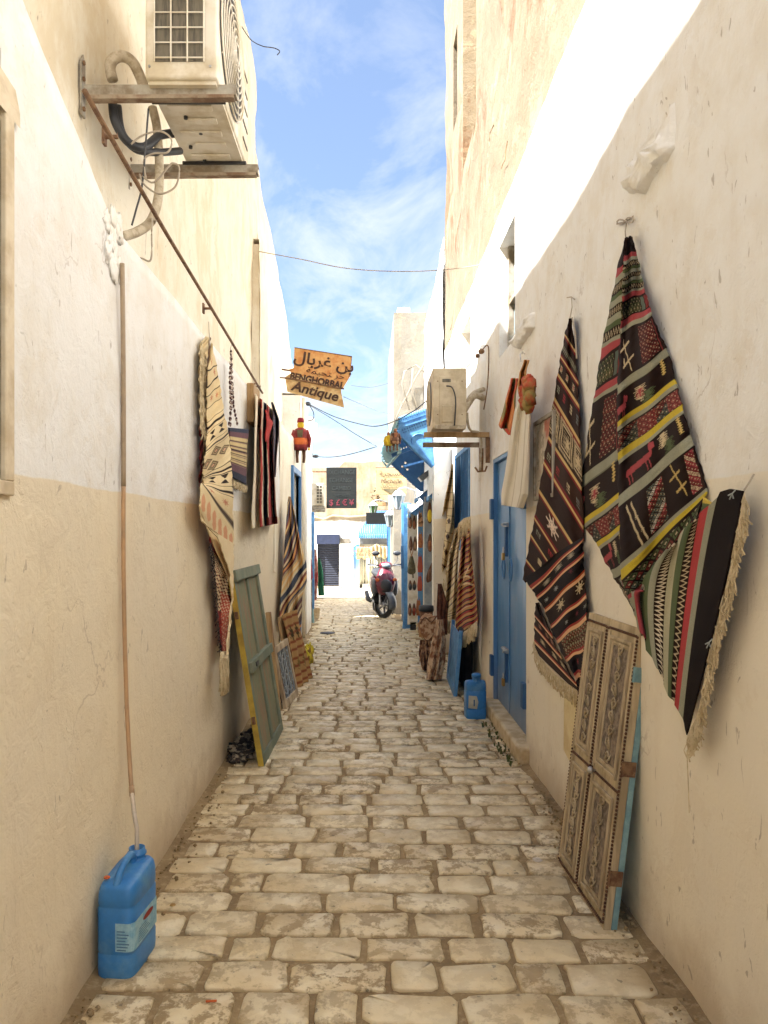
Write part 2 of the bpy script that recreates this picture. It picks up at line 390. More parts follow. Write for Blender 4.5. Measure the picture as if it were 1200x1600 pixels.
# ================================================================== SETTING
def lines(a, b, st, extra=()):
    L = list(np.linspace(a, b, max(2, int((b-a)/st)+1))); 
    for e in extra:
        if a < e < b: L = [q for q in L if abs(q-e) > st*.35]+[e]
    return sorted(L)
def wallgrid(mb, X, y0, y1, z0, z1, step, sgn, amp=.012, holes=(), ztop=None, zc=None, seed=0, sc=1.1, capd=.3):
    """uneven plaster face at x = X looking toward sgn, with openings left out"""
    ys = lines(y0, y1, step, [h for q in holes for h in q[:2]]); zs = lines(z0, z1, step, [h for q in holes for h in q[2:]])
    zc = zc if zc is not None else z1; idx = {}; vs = []; fs = []
    for j, z in enumerate(zs):
        for i, y in enumerate(ys):
            m = 1.0
            for (a,b,c,d) in holes:
                dx = max(a-y, 0, y-b); dz = max(c-z, 0, z-d); m = min(m, math.hypot(dx,dz)/.18)
            zz_ = z
            if ztop is not None and z > zc: zz_ = zc+(z-zc)/(z1-zc)*(ztop(y)-zc)
            x = X+sgn*amp*m*(fb((seed,y,z), sc, 4)+.25*fb((seed+9,y,z), 5, 2))
            idx[i,j] = len(vs); vs.append((x,y,zz_))
    for j in range(len(zs)-1):
        for i in range(len(ys)-1):
            yc = (ys[i]+ys[i+1])/2; zm = (zs[j]+zs[j+1])/2
            if any(a<yc<b and c<zm<d for (a,b,c,d) in holes): continue
            q = (idx[i,j], idx[i+1,j], idx[i+1,j+1], idx[i,j+1]); fs.append(q if sgn>0 else q[::-1])
    # cap along the top edge
    n = len(zs)-1; base = len(vs)
    for i, y in enumerate(ys):
        x,yy,z = vs[idx[i,n]]; vs.append((x-sgn*capd, yy, z+.01))
    for i in range(len(ys)-1):
        q = (idx[i,n], idx[i+1,n], base+i+1, base+i); fs.append(q if sgn>0 else q[::-1])
    mb.add(vs, fs)
def reveal(mb, X, sgn, d, y0, y1, z0, z1):
    xb = X-sgn*d
    mb.add([(X,y0,z0),(xb,y0,z0),(xb,y0,z1),(X,y0,z1)], [(0,1,2,3)]); mb.add([(X,y1,z0),(xb,y1,z0),(xb,y1,z1),(X,y1,z1)], [(3,2,1,0)])
    mb.add([(X,y0,z0),(xb,y0,z0),(xb,y1,z0),(X,y1,z0)], [(3,2,1,0)]); mb.add([(X,y0,z1),(xb,y0,z1),(xb,y1,z1),(X,y1,z1)], [(0,1,2,3)])

# ---- ground
g = MB(); xs = [-60,-30,-12,-5,-2.5]+list(np.arange(-1.3,1.5,.1))+[2.5,5,12,30,60]; ys = [-30,-12,-4]+list(np.arange(0,14,.12))+list(np.arange(14,34,1.0))+[36,44,60,90]
for y in ys:
    for x in xs:
        e = 0
        if -1.2 < x < 1.4 and y < 14 and y >= 0:
            e = .005*fb((x,y,0),4,3)+.022*max(0,1-(x+1.0)/.12)*(1 if x>-1.12 else .9)+.020*max(0,1-abs(1.1-x)/.1)
        g.v.append((x,y,gz(y)-.002+e if y<36 else gz(36)-.002))
for j in range(len(ys)-1):
    for i in range(len(xs)-1):
        a = j*len(xs)+i; g.f.append((a,a+1,a+1+len(xs),a+len(xs)))
ground = obj('ground', g, m_ground, smooth=True, kind='structure')
cs = MB(); cs.add([(-14,21.6,gz(21.6)+.006),(14,21.4,gz(21.4)+.006),(14,30,gz(30)+.006),(-14,30,gz(30)+.006)], [(0,1,2,3)])
obj('cross_street', cs, m_street_lit, kind='structure')

# ---- paving of worn setts, each nearby one an object of its own
pave = bpy.data.objects.new('alley_pavement', None); COL.objects.link(pave); pave['kind'] = 'structure'
def sett_outline(rng, n=16):
    P = []
    for k in range(n):
        t = 2*math.pi*(k+.5)/n; c, s = math.cos(t), math.sin(t); e = .16+.10*rng.random()
        x = math.copysign(abs(c)**e, c)*.5; y = math.copysign(abs(s)**(e+.05), s)*.5
        P.append((x*(1+rng.uniform(-.07,.05)), y*(1+rng.uniform(-.12,.09))))
    return P
def sett_mesh(P, sx=1, sy=1, ox=0, oy=0, oz=0, h=.012, tilt=(0,0), inset=.006):
    n = len(P); vs = []; 
    for (x,y) in P: vs.append((ox+x*sx, oy+y*sy, oz-.012))
    for (x,y) in P: vs.append((ox+x*sx, oy+y*sy, oz+h-.006+tilt[0]*x+tilt[1]*y))
    for (x,y) in P:
        l = max(.02, math.hypot(x*sx,y*sy)); k = 1-inset/l
        vs.append((ox+x*sx*k, oy+y*sy*k, oz+h+tilt[0]*x+tilt[1]*y))
    vs.append((ox,oy,oz+h+.001))
    fs = [(i,(i+1)%n,n+(i+1)%n,n+i) for i in range(n)]+[(n+i,n+(i+1)%n,2*n+(i+1)%n,2*n+i) for i in range(n)]+[(2*n+i,2*n+(i+1)%n,3*n) for i in range(n)]
    return vs, fs
rng = random.Random(11); setts = []; y = 2.02
while y < 21.4:
    p = rng.uniform(.160,.188)
    if y > 14: p = rng.uniform(.16,.19)
    xl, xr = (-.95, 1.07) if y < 9.5 else ((-.93,.80) if y < 13 else (-1.5,.5))
    x = xl+rng.uniform(-.12,.05); cy = y+p/2
    while x < xr-.06:
        wd = rng.choice([.17,.25,.29,.32,.34,.37])*rng.uniform(.9,1.1)
        if x+wd > xr+.05: wd = xr-x
        if wd > .09:
            setts.append((x+wd/2, cy+rng.uniform(-.006,.006)+.012*math.sin(x*2.2+y), wd-rng.uniform(.012,.030), p-rng.uniform(.010,.026), rng.uniform(-.035,.035)))
        x += wd
    y += p
setts.sort(key=lambda s: s[1])
protos = []
for k in range(26):
    P = sett_outline(rng); protos.append(P)
meshes = []
for k, P in enumerate(protos):
    vs, fs = sett_mesh(P, .27, .16, h=0.010, tilt=(rng.uniform(-.003,.003), rng.uniform(-.003,.003)))
    me = bpy.data.meshes.new('paving_stone'); me.from_pydata(vs, [], fs); me.materials.append(m_stone)
    me.polygons.foreach_set('use_smooth', [True]*len(me.polygons)); me.update(); meshes.append(me)
cnt = 0; far = MB()
for (x,yc,sx,sy,rz) in setts:
    inview = abs(HY+F*EYE/yc-800) < 830 and 0 <= CX+F*x/yc <= 1200 or yc < 3
    edge = min(x+1.0, 1.1-x); drop = -.006*max(0, 1-edge/.28) + rng.uniform(-.003,.002)
    if cnt < 300 and yc > 2.2:
        o = bpy.data.objects.new('paving_stone', meshes[cnt % 26]); COL.objects.link(o); o.parent = pave
        o.location = (x,yc,gz(yc)+drop+.0008); o.rotation_euler = (0,0,rz+(math.pi if cnt % 2 else 0)); o.scale = (sx/.27, sy/.16, 1); cnt += 1
    else:
        P = protos[rng.randrange(26)]; c, s_ = math.cos(rz), math.sin(rz)
        Q = P if yc < 11 else P[::1]
        vs, fs = sett_mesh([(a,b) for a,b in Q], sx, sy, x, yc, gz(yc)+drop, h=.010)
        far.add(vs, fs)
obj('paving_stone', far, m_stone, parent=pave, smooth=True, kind='stuff')

# ---- LEFT near house ------------------------------------------------
def solid(name, x0,x1,y0,y1,z0,z1, mat, parent, lab=None): 
    return obj(name, MB().box(x0,x1,y0,y1,z0,z1), mat, parent)
ledge = lambda y: 2.80+max(0, (2.9-y))*.42 if y > 2.0 else 2.80+.9*.42
houseL = thing('house', 'near cream house along the left side with beige painted lower wall', 'house', (-1.0,2,0))
b = MB(); wallgrid(b, -1.0, -4, 8.25, 0, 2.9, .07, 1, .014, holes=[(1.30,2.00,1.74,2.72)], ztop=ledge, zc=2.3, seed=3, capd=.27)
reveal(b, -1.0, 1, .16, 1.30,2.00,1.74,2.72); obj('wall', b, m_left, houseL, smooth=True)
b = MB(); wallgrid(b, -1.25, -4, 8.2, 2.55, 6.8, .10, 1, .03, ztop=lambda y: 6.62+.22*min(1,max(0,(8.17-y)))+.05*fb((y,0,0),1.5), zc=6.0, seed=8, capd=.3)
obj('upper_wall', b, m_leftup, houseL, smooth=True)
solid('wall_core', -5,-1.30,-4,8.19,0,6.5, m_wall_in, houseL)
solid('unseen_shadow_mass', -6,-1.9,-4,6.25,6.5,7.9, m_white, houseL)  # unseen block, added so its shadow edge falls across the right wall
# window grille at the left edge of the picture
wn = MB(); wn.box(-1.02,-.985,2.0,2.05,1.74,2.78); wn.box(-1.02,-.985,1.2,2.05,1.70,1.74); fo = obj('window_frame', wn, m_carvf if False else m_galv, houseL, bevel=.004)
fo.data.materials[0] = simple('cream_enamel_frame', (214,200,174), (190,172,142), rough=.6)
hd = MB(); hd.add([(-1.0,1.2,2.86),(-1.0,2.08,2.82),(-.985,2.08,2.74),(-.975,1.2,2.74),(-1.0,1.2,2.90),(-1.0,2.08,2.86),(-.985,2.08,2.78),(-.975,1.2,2.78)],[(0,1,2,3)[::-1],(4,5,6,7),(0,4,7,3),(1,2,6,5),(2,3,7,6),(0,1,5,4)])
obj('window_hood', hd, fo.data.materials[0], houseL)
for z in np.arange(1.70,2.7,.17):
    obj('window_bar', MB().tube([(-1.02,1.3,z),(-1.02,2.0,z)], .007, 6), m_lantern, houseL)
for yy in (1.85,1.70,1.55):
    obj('window_bar', MB().tube([(-1.01,yy,1.62),(-1.01,yy,2.72)], .007, 6), m_lantern, houseL)
obj('window_pane', MB().box(-1.15,-1.14,1.30,2.00,1.74,2.72), m_glass, houseL)
# patch of rough filler where the pipe enters
pl = MB(); c0 = wp(183,380,-.985)
for k in range(16):
    q = wp(182+rng.uniform(-13,9), 340+k*6+rng.uniform(-6,6), -.992); pl.ball(q+Vector((-.010,0,0)), (.009,.035,.045), 12, 9, wob=.6, ws=22, seed=k)
obj('filler_patch', pl, m_white, houseL, smooth=True)

# ---- LEFT second house
houseB = thing('house', 'second cream house on the left beyond the plaster pilaster', 'house', (-1.0,10,0))
b = MB(); wallgrid(b, -1.0, 8.25, 10.75, 0, 2.85, .10, 1, .016, holes=[(9.55,10.5,0,2.38)], seed=13, capd=.27)
reveal(b, -1.0, 1, .10, 9.55,10.5,0,2.38); obj('wall', b, m_leftB, houseB, smooth=True)
topB = lambda y: float(np.interp(y, [8.2,8.6,9.85,11.2,12.6],[5.86,5.62,5.29,4.8,4.24]))
b = MB(); wallgrid(b, -1.25, 8.2, 12.5, 2.6, 5.9, .12, 1, .03, ztop=topB, zc=3.2, seed=23, capd=.4); obj('upper_wall', b, m_leftB, houseB, smooth=True)
core = MB(); core.add([(x,y,z) for x in (-5,-1.3) for (y,z) in ((8.2,0),(12.5,0),(12.5,4.1),(9.85,5.1),(8.2,5.6))], [(0,1,2,3,4),(9,8,7,6,5),(0,5,6,1),(1,6,7,2),(2,7,8,3),(3,8,9,4),(4,9,5,0)])
obj('wall_core', core, m_leftB, houseB)
b = MB(); wallgrid(b, -1.17, 7.90, 8.56, 2.75, 4.74, .08, 1, .02, seed=31, capd=.1); b.box(-1.26,-1.175,7.93,8.54,2.75,4.70); obj('pilaster', b, m_leftup, houseB, smooth=False)
obj('door', MB().box(-1.10,-1.08,9.55,10.5,0,2.38), m_blue, houseB)
dr = MB(); dr.box(-1.04,-.965,9.47,9.55,0,2.46); dr.box(-1.04,-.965,10.5,10.58,0,2.46); dr.box(-1.04,-.965,9.55,10.5,2.38,2.46); obj('door_frame', dr, m_blue, houseB, bevel=.004)
gr_ = MB(); a = wp(429,770,-1.0); gr_.box(-1.003,-.985,7.72,7.80,1.18,2.05); obj('wall_batten', gr_, m_leftB, houseB)

# ---- LEFT third, whiter house end with pillar
houseC = thing('house', 'narrow white house end on the left with a pillar and stepped top', 'house', (-1.0,12,0))
b = MB(); wallgrid(b, -1.0, 10.75, 12.95, 0, 3.5, .12, 1, .012, ztop=lambda y: 3.62 if y < 12.2 else 3.25, zc=3.0, seed=43); b.add([(-1,12.95,0),(-3,12.95,0),(-3,12.95,3.2),(-1,12.95,3.2)],[(0,1,2,3)]); b.add([(-1.3,10.76,2.7),(-1.0,10.76,2.7),(-1.0,10.76,3.6),(-1.3,10.76,3.6)],[(0,1,2,3)])
obj('wall', b, m_white, houseC, smooth=False); solid('wall_core', -5,-1.04,11.3,12.94,0,3.1, m_wall_in, houseC)
obj('pillar', MB().box(-1.02,-.96,11.45,12.25,0,3.35), m_white, houseC, bevel=.01)
obj('rain_pipe', MB().tube([(-.975,11.0,0),(-.975,11.0,3.6)], .03, 10), m_leftB, houseC, smooth=True)
cr = MB()
for k in range(5): cr.ball((-1.0,12.1+.22*k,3.35+.1*math.sin(k*2)), (.09,.10,.09), 8, 6, wob=.4, seed=k)
obj('broken_coping', cr, m_white, houseC, smooth=True)
houseD = thing('house', 'low white house set back beyond the blue post on the left', 'house', (-1.6,17,gz(17)))
b = MB(); wallgrid(b, -1.6, 13.3, 21, -.4, 3.3, .25, 1, .02, seed=53); b.box(-6,-1.64,13.3,20.99,-.5,3.2); obj('wall', b, m_white, houseD)

# ---- RIGHT near white house -------------------------------------------
houseR = thing('house', 'near white house on the right with blue doors and a small high window', 'house', (1.1,4,0))
DOOR = (5.14,6.53,0.10,2.24); W1 = (5.53,6.20,3.06,3.99); W2 = (7.95,8.75,3.22,3.96); WG = (7.98,9.32,1.38,2.56)
b = MB(); wallgrid(b, 1.1, -4, 10.6, 0, 4.3, .07, -1, .014, holes=[DOOR,W1,W2,WG], ztop=lambda y: 4.33-.012*y+.012*fb((y,0,0),2), zc=4.1, seed=63, capd=.3)
for h,d in ((DOOR,.08),(W1,.13),(W2,.15),(WG,.10)): reveal(b, 1.1, -1, d, *h)
obj('wall', b, m_right, houseR, smooth=True)
solid('wall_core', 1.26,5,-4,10.6,0,4.2, m_wall_in, houseR)
obj('window_pane', MB().box(1.215,1.228,5.53,6.2,3.06,3.99), m_glass, houseR)
wf = MB(); wf.box(1.17,1.214,5.53,5.58,3.06,3.99); wf.box(1.17,1.214,6.15,6.2,3.06,3.99); wf.box(1.175,1.214,5.58,6.15,3.50,3.54); obj('window_frame', wf, m_galv, houseR)
obj('window_pane', MB().box(1.235,1.248,7.95,8.75,3.22,3.96), m_wall_in, houseR)
# lumps of plaster left over old beam ends
def lump(pts, X, dep, seed):
    """ridge-like lump: pts = centre line px, half width px"""
    mb = MB(); n = len(pts); m = 9; vs = []; fs = []
    for i,(x,y,h) in enumerate(pts):
        for j in range(m):
            t = j/(m-1)*2-1; ang = math.radians(28)
            px = x+t*h*math.cos(ang)*1.0; py = y+t*h*.45
            prof = max(0,1-t**4)*math.sin(math.pi*min(1,(i+.35)/(n-.3)))**.5
            if i == n-1: prof *= .9
            q = wp(px,py,X); d = dep*prof*(1+.5*fb(q,9,3)); q = wp(px,py,X-d); vs.append(q)
    for i in range(n-1):
        for j in range(m-1): a = i*m+j; fs.append((a,a+m,a+m+1,a+1))
    mb.add(vs,fs); return mb
def blk(corners_px, X, d, seed, mat, name='plaster_block'):
    """a wedge block standing out of the wall: outline on the wall in px; the lower end is proudest"""
    mb = MB(); c = [wp(x,y,X+.03) for x,y in corners_px]; n = len(c); ys_ = [p.y for p in c]; zs_ = [p.z for p in c]
    cy, cz = sum(ys_)/n, sum(zs_)/n; zmin, zmax = min(zs_), max(zs_)
    rings = []
    for s,dd in ((1.12,.0),(1.02,.35),(.96,.78),(.84,.98),(.6,1.04),(.3,1.0)):
        r = []
        for i in range(n*9):
            a = c[i//9]; b2 = c[(i//9+1)%n]; t = (i%9)/9; y = a.y*(1-t)+b2.y*t; z = a.z*(1-t)+b2.z*t
            y = cy+(y-cy)*s; z = cz+(z-cz)*s; k = .22+.78*max(0,(zmax-z)/(zmax-zmin))**.8
            w_ = 1+.40*fb((y*1.6+seed,z,s),11,4)+.16*fb((y,z,s+seed),60,3)
            r.append((X+.03-(d+.03)*dd*k*w_ + .0, y+.012*fb((y,z,seed),14), z+.012*fb((z,y,seed+5),14)+.006*fb((z,y,seed),45)))
        rings.append(r)
    vs = [p for r in rings for p in r]; m = n*9; fs = []
    for i in range(5):
        for k in range(m): fs.append((i*m+k,(i+1)*m+k,(i+1)*m+(k+1)%m,i*m+(k+1)%m))
    vs.append((X-d*.9,cy,cz)); fs += [(5*m+k,len(vs)-1,5*m+(k+1)%m) for k in range(m)]
    mb.add(vs,[f[::-1] for f in fs]); return mb
obj('plaster_lump', blk([(1000,268),(1014,215),(1050,160),(1072,158),(1070,235),(1026,300),(1002,302)], 1.1, .065, 3, m_right), m_right, houseR, smooth=True)
obj('plaster_lump', blk([(812,520),(828,490),(843,488),(842,512),(822,545),(811,540)], 1.1, .06, 5, m_right), m_right, houseR, smooth=True)
obj('pipe_bulge', MB().tube([wp(758,540,1.1),wp(758,600,1.1),wp(757,700,1.1)], .05, 10), m_right, houseR, smooth=True)
obj('pipe_bulge', MB().tube([wp(752,680,1.09),wp(751,800,1.1),wp(755,900,1.1),wp(752,1010,1.1),wp(756,1060,1.12)], .03, 8), m_right, houseR, smooth=True)

# ---- RIGHT tall cream house above
houseT = thing('house', 'tall ochre cream house rising above the white wall on the right', 'house', (1.15,6,4.3))
NI = (7.75,8.85,5.95,10.8); SL = (9.42,9.86,6.95,8.1)
b = MB(); wallgrid(b, 1.135, -4, 10.85, 4.265, 11, .11, -1, .035, holes=[NI,SL], seed=73); reveal(b,1.135,-1,.22,*NI); reveal(b,1.135,-1,.18,*SL)
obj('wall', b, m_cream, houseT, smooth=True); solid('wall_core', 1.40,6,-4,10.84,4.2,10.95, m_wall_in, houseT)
obj('blind_window', MB().box(1.36,1.37,7.75,8.85,5.9,10.8), m_leftB, houseT); obj('slit_back', MB().box(1.32,1.33,9.4,9.9,6.9,8.15), m_opening_shade, houseT)
obj('end_wall', MB().box(1.16,1.6,10.80,10.855,4.2,10.97), m_cream, houseT)
# thin cracks in the plaster
for pts in ([(742,195),(735,260),(722,330),(706,400)],[(700,560),(703,520),(712,470),(707,400)],[(792,220),(789,250),(782,270)],[(770,195),(764,215),(766,235)]):
    obj('crack', MB().tube([wp(x+rng.uniform(-1.5,1.5),y,1.128) for i in range(len(pts)-1) for (x,y) in [tuple(pts[i][k]*(1-t)+pts[i+1][k]*t for k in (0,1)) for t in (0,.33,.66)]], .003, 4), m_wood, houseT)
# ---- RIGHT second white house
houseW = thing('house', 'whitewashed house beyond the tall one with sloping parapet on the right', 'house', (1.1,13,0))
b = MB(); wallgrid(b, 1.1, 10.85, 17, 2.0, 6.2, .18, -1, .03, ztop=lambda y: float(np.interp(y,[10.85,12,17],[5.95,5.72,5.45])), zc=4, seed=83)
obj('wall', b, m_white, houseW, smooth=True)
core = MB(); core.add([(x,y,z) for x in (1.14,6) for (y,z) in ((10.86,0),(16.99,0),(16.99,5.3),(10.86,5.6))], [(3,2,1,0),(4,5,6,7),(1,2,6,5),(2,3,7,6),(0,4,7,3)]); obj('wall_core', core, m_white, houseW)
# shop block
shop = thing('shop', 'low whitewashed shop front under the blue canopy on the right', 'shop', (.85,11.4,0))
b = MB(); wallgrid(b, .86, 9.75, 13.2, 0, 3.3, .14, -1, .012, holes=[(10.0,10.7,0,2.05),(11.1,11.75,0,2.05),(12.1,12.8,0,2.05)], seed=91, capd=.25)
for h in [(10.0,10.7,0,2.05),(11.1,11.75,0,2.05),(12.1,12.8,0,2.05)]: reveal(b,.86,-1,.3,*h)
b.add([(.86,9.75,0),(1.2,9.75,0),(1.2,9.75,3.3),(.86,9.75,3.3)],[(0,1,2,3)]); b.add([(.86,13.2,0),(1.2,13.2,0),(1.2,13.2,3.3),(.86,13.2,3.3)],[(3,2,1,0)])
obj('wall', b, m_right, shop); obj('doorway_back', MB().box(1.17,1.2,9.8,13.1,0,2.2), m_opening_shade, shop)
tower = thing('tower_house', 'square pale plastered house at the alley end with small white rooftop box', 'house', (.6,14.6,0))
b = MB()
nx = 30; vs=[];fs=[]
for j in range(46):
    for i in range(nx+1):
        x = .50+i*(3.5/nx); z = -.2+j*(6.12/45); vs.append((x,14.5-.03*fb((x,z,3),1.6,4),z))
for j in range(45):
    for i in range(nx): a=j*(nx+1)+i; fs.append((a,a+1,a+nx+2,a+nx+1))
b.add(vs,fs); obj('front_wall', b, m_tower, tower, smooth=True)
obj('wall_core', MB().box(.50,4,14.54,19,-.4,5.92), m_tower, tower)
p0, p1 = dp(621,492,14.8), dp(641,480,14.8); obj('rooftop_box', MB().box(p0.x,p1.x,14.8,15.3,5.9,p1.z), m_white, tower, bevel=.02)
# dead creeper-like white pipes on tower
for pts in ([(640,640),(628,600),(632,580),(650,570),(668,585)],[(668,560),(650,590),(625,640),(615,665)],[(645,575),(643,610),(652,640)]):
    obj('pipe', MB().tube([dp(x,y,14.4) for x,y in pts], .018, 6), m_tower, tower, smooth=True)
farR = thing('house', 'white house on the right past the scooter partly hidden', 'house', (1,18,gz(18)))
obj('wall', MB().box(.9,6,19.1,21.4,-.6,4.2), m_white, farR)

# ---- BACK house across the street (y = 30)
YB = 30.0; gB = gz(YB)
back = thing('house', 'cream and white house facing the alley across the sunlit street', 'house', (0,YB,gB))
def bz(py): return EYE-(py-HY)*YB/F
def bx(px): return (px-CX)*YB/F
b = MB(); vs=[];fs=[]; nx,nzv=90,40; Xa,Xb = -9,9
SH = (bx(496),bx(530),gB,bz(848)); SHOP = (bx(562),bx(607),gB,bz(833))
xs_ = lines(Xa,Xb,.2,[SH[0],SH[1],SHOP[0],SHOP[1]]); zs_ = lines(gB-.1,4.4,.2,[SH[3],SHOP[3],gB])
id_={}
for j,z in enumerate(zs_):
    for i,x in enumerate(xs_):
        t = 4.45 if x > bx(531) else 4.22
        z2 = z if z < 3.6 else 3.6+(z-3.6)/.8*(t-3.6+.05*fb((x,0,0),1.2)); id_[i,j]=len(vs); vs.append((x,YB-.03*fb((x,z,0),1.1,4)*(0 if z<2.3 else 1)-(0.05*max(0,fb((x,2,z),2.3,3)) if z>2.1 else 0),z2))
for j in range(len(zs_)-1):
    for i in range(len(xs_)-1):
        xc=(xs_[i]+xs_[i+1])/2; zc_=(zs_[j]+zs_[j+1])/2
        if any(q[0]<xc<q[1] and q[2]<zc_<q[3] for q in (SH,SHOP)): continue
        fs.append((id_[i,j],id_[i+1,j],id_[i+1,j+1],id_[i,j+1]))
b.add(vs,fs); obj('wall', b, m_back, back, smooth=True); obj('wall_core', MB().box(-9,9,YB+.5,YB+6,gB-.2,4.2), m_wall_in, back)
lg = MB(); lg.tube([dp(x,y,YB-.05) for x,y in ((486,806),(505,812),(520,806),(545,808),(573,806),(600,807))], .05, 8); obj('cable_ledge', lg, m_back, back, smooth=True)
s = MB(); n_=20
for k in range(n_):
    z0 = SH[2]+(SH[3]-SH[2])*k/n_; z1 = SH[2]+(SH[3]-SH[2])*(k+1)/n_
    obj('shutter_slat', MB().add([(SH[0],YB+.16,z0),(SH[1],YB+.16,z0),(SH[1],YB+.12,z0+.02),(SH[0],YB+.12,z0+.02),(SH[0],YB+.13,z1-.004),(SH[1],YB+.13,z1-.004)],[(0,1,2,3),(3,2,5,4)]), m_shut, back)
obj('shutter_box', MB().box(bx(495),bx(531),YB-.32,YB+.2,bz(850),bz(835)), m_navy, back, bevel=.01)
obj('doorstep', MB().box(bx(492),bx(534),YB-.35,YB,gB-.05,gB+.09), m_conc, back)
wdoor = obj('door', MB().box(bx(532),bx(552),YB-.06,YB,gB+.02,bz(849)), m_white, back, bevel=.01); obj('handle', MB().box(bx(546),bx(549),YB-.10,YB-.06,bz(894),bz(892)), m_steel, wdoor)
obj('meter_box', MB().box(bx(532),bx(546),YB-.12,YB,bz(849),bz(841)), m_tower, back)
ar = [(bx(549),gB+.02)]+[(bx(549)+(bx(561)-bx(549))*(1-math.cos(t))*1.0, bz(872)+(bz(850)-bz(872))*math.sin(t)) for t in np.linspace(0,math.pi/2,8)]+[(bx(561),gB+.02)]
obj('arched_door', MB().prism([(x,YB-.05,z) for x,z in ar], (0,.05,0)), m_blue, back)
obj('shop_recess', MB().box(SHOP[0]-.1,SHOP[1]+.1,YB+.45,YB+.49,gB,bz(830)), m_curt, back)
obj('shop_step', MB().box(bx(566),bx(600),YB-.25,YB+.2,gB-.02,gB+.18), m_galv, back)
b = MB()
for k in range(14):
    x0 = bx(560)+(bx(608)-bx(560))*k/14; x1 = bx(560)+(bx(608)-bx(560))*(k+1)/14; zt = bz(800+max(0,(584-CX-0)*0)); up = .0
    rise = lambda x: min(1,(x-bx(557))/(bx(585)-bx(557)))
    za, zb_ = bz(836)+.95*rise(x0), bz(836)+.95*rise(x1)
    obj('awning_plank', MB().add([(x0,YB-.7,bz(838)),(x1-.01,YB-.7,bz(838)),(x1-.01,YB-.1,zb_),(x0,YB-.1,za),(x0,YB-.7,bz(838)+.04),(x1-.01,YB-.7,bz(838)+.04),(x1-.01,YB-.1,zb_+.04),(x0,YB-.1,za+.04)],[(0,1,2,3)[::-1],(4,5,6,7),(0,1,5,4),(0,4,7,3),(1,2,6,5),(3,7,6,2)]), m_dkblue, back)
    obj('scallop', MB().ball(((x0+x1)/2,YB-.72,bz(838)), ((x1-x0)/2,.02,.09), 10, 6), m_blue, back, smooth=True)
obj('shop_sign', MB().box(bx(563),bx(607),YB-.5,YB-.45,bz(850),bz(841)), m_grey, back)

# ================================================================== TEXTILES
K_=(36,23,20); PK=(164,72,76); GR=(150,150,130); GN=(84,96,64); YL=(196,174,60); CR=(194,176,142); RD=(116,48,46); OR=(206,120,72); BN=(84,58,42)
def arr(c): return np.array(lin(c))
def tri(x): x = x-np.floor(x); return 1-np.abs(2*x-1)
class Pat:
    def __init__(s, U, V, base): s.U=U; s.V=V; s.C=np.zeros(U.shape+(3,)); s.C[:]=arr(base)
    def put(s, m, c): s.C[m]=arr(c)
    def band(s, v0, v1, c): s.put((s.V>=v0)&(s.V<v1), c)
    def zig(s, v0, v1, n, bg, fg, w=.22, rows=1):
        m=(s.V>=v0)&(s.V<v1); s.put(m,bg); t=(s.V-v0)/(v1-v0)
        for r in range(rows):
            s.put(m&(np.abs(t*1.0-(.5+.36*(tri(s.U*n+.5*r)-.5)*2*.9)+(r-(rows-1)/2)*.28)<w*.5), fg)
    def loz(s, u0,u1,v0,v1, nu,nv, pal, bg=K_):
        m=(s.V>=v0)&(s.V<v1)&(s.U>=u0)&(s.U<u1); s.put(m,bg); a=(s.U-u0)/(u1-u0)*nu; b=(s.V-v0)/(v1-v0)*nv
        p=a+b; q=a-b; ip=np.floor(p).astype(int); iq=np.floor(q).astype(int); fp=p-ip; fq=q-iq
        e=np.maximum(np.abs(fp-.5),np.abs(fq-.5)); idx=(ip*3+iq*5)%len(pal)
        for k,c in enumerate(pal):
            s.put(m&(e<.40)&(idx==k), c)
        s.put(m&(e<.24)&(e>.14), bg); s.put(m&(e<.12), CR)
    def seg(s, x0,y0,x1,y1,w,c,asp=1.0):
        dx,dy=(x1-x0),(y1-y0)*asp; L=dx*dx+dy*dy+1e-12; px_=s.U-x0; py_=(s.V-y0)*asp
        t=np.clip((px_*dx+py_*dy)/L,0,1); d=np.hypot(px_-t*dx,py_-t*dy); s.put(d<w,c)
    def rect(s,u0,u1,v0,v1,c): s.put((s.U>=u0)&(s.U<u1)&(s.V>=v0)&(s.V<v1),c)
    def comb(s,u,v,w,h,c,n=5):
        """toothed motif"""
        m=(np.abs(s.U-u)<w)&(np.abs(s.V-v)<h); t=(s.V-v)/h; s.put(m&(np.abs(s.U-u)/w<tri(t*n/2)*.75+.12),c)
    def dots(s,u,v,w,h,c):
        m=(np.abs(s.U-u)<w)&(np.abs(s.V-v)<h); a=((s.U-u)/w*1.5+1.5)%1; b=((s.V-v)/h*1.5+1.5)%1; s.put(m&(a>.18)&(a<.82)&(b>.18)&(b<.82),c)
    def star(s,u,v,w,h,c):
        a=(s.U-u)/w; b=(s.V-v)/h; r=np.hypot(a,b); th=np.arctan2(b,a); s.put((r<1)&(np.abs(np.sin(4*th))*r<.28)|((r<.55)&(r>.42))&(r<1),c); s.put(r<.16,c)

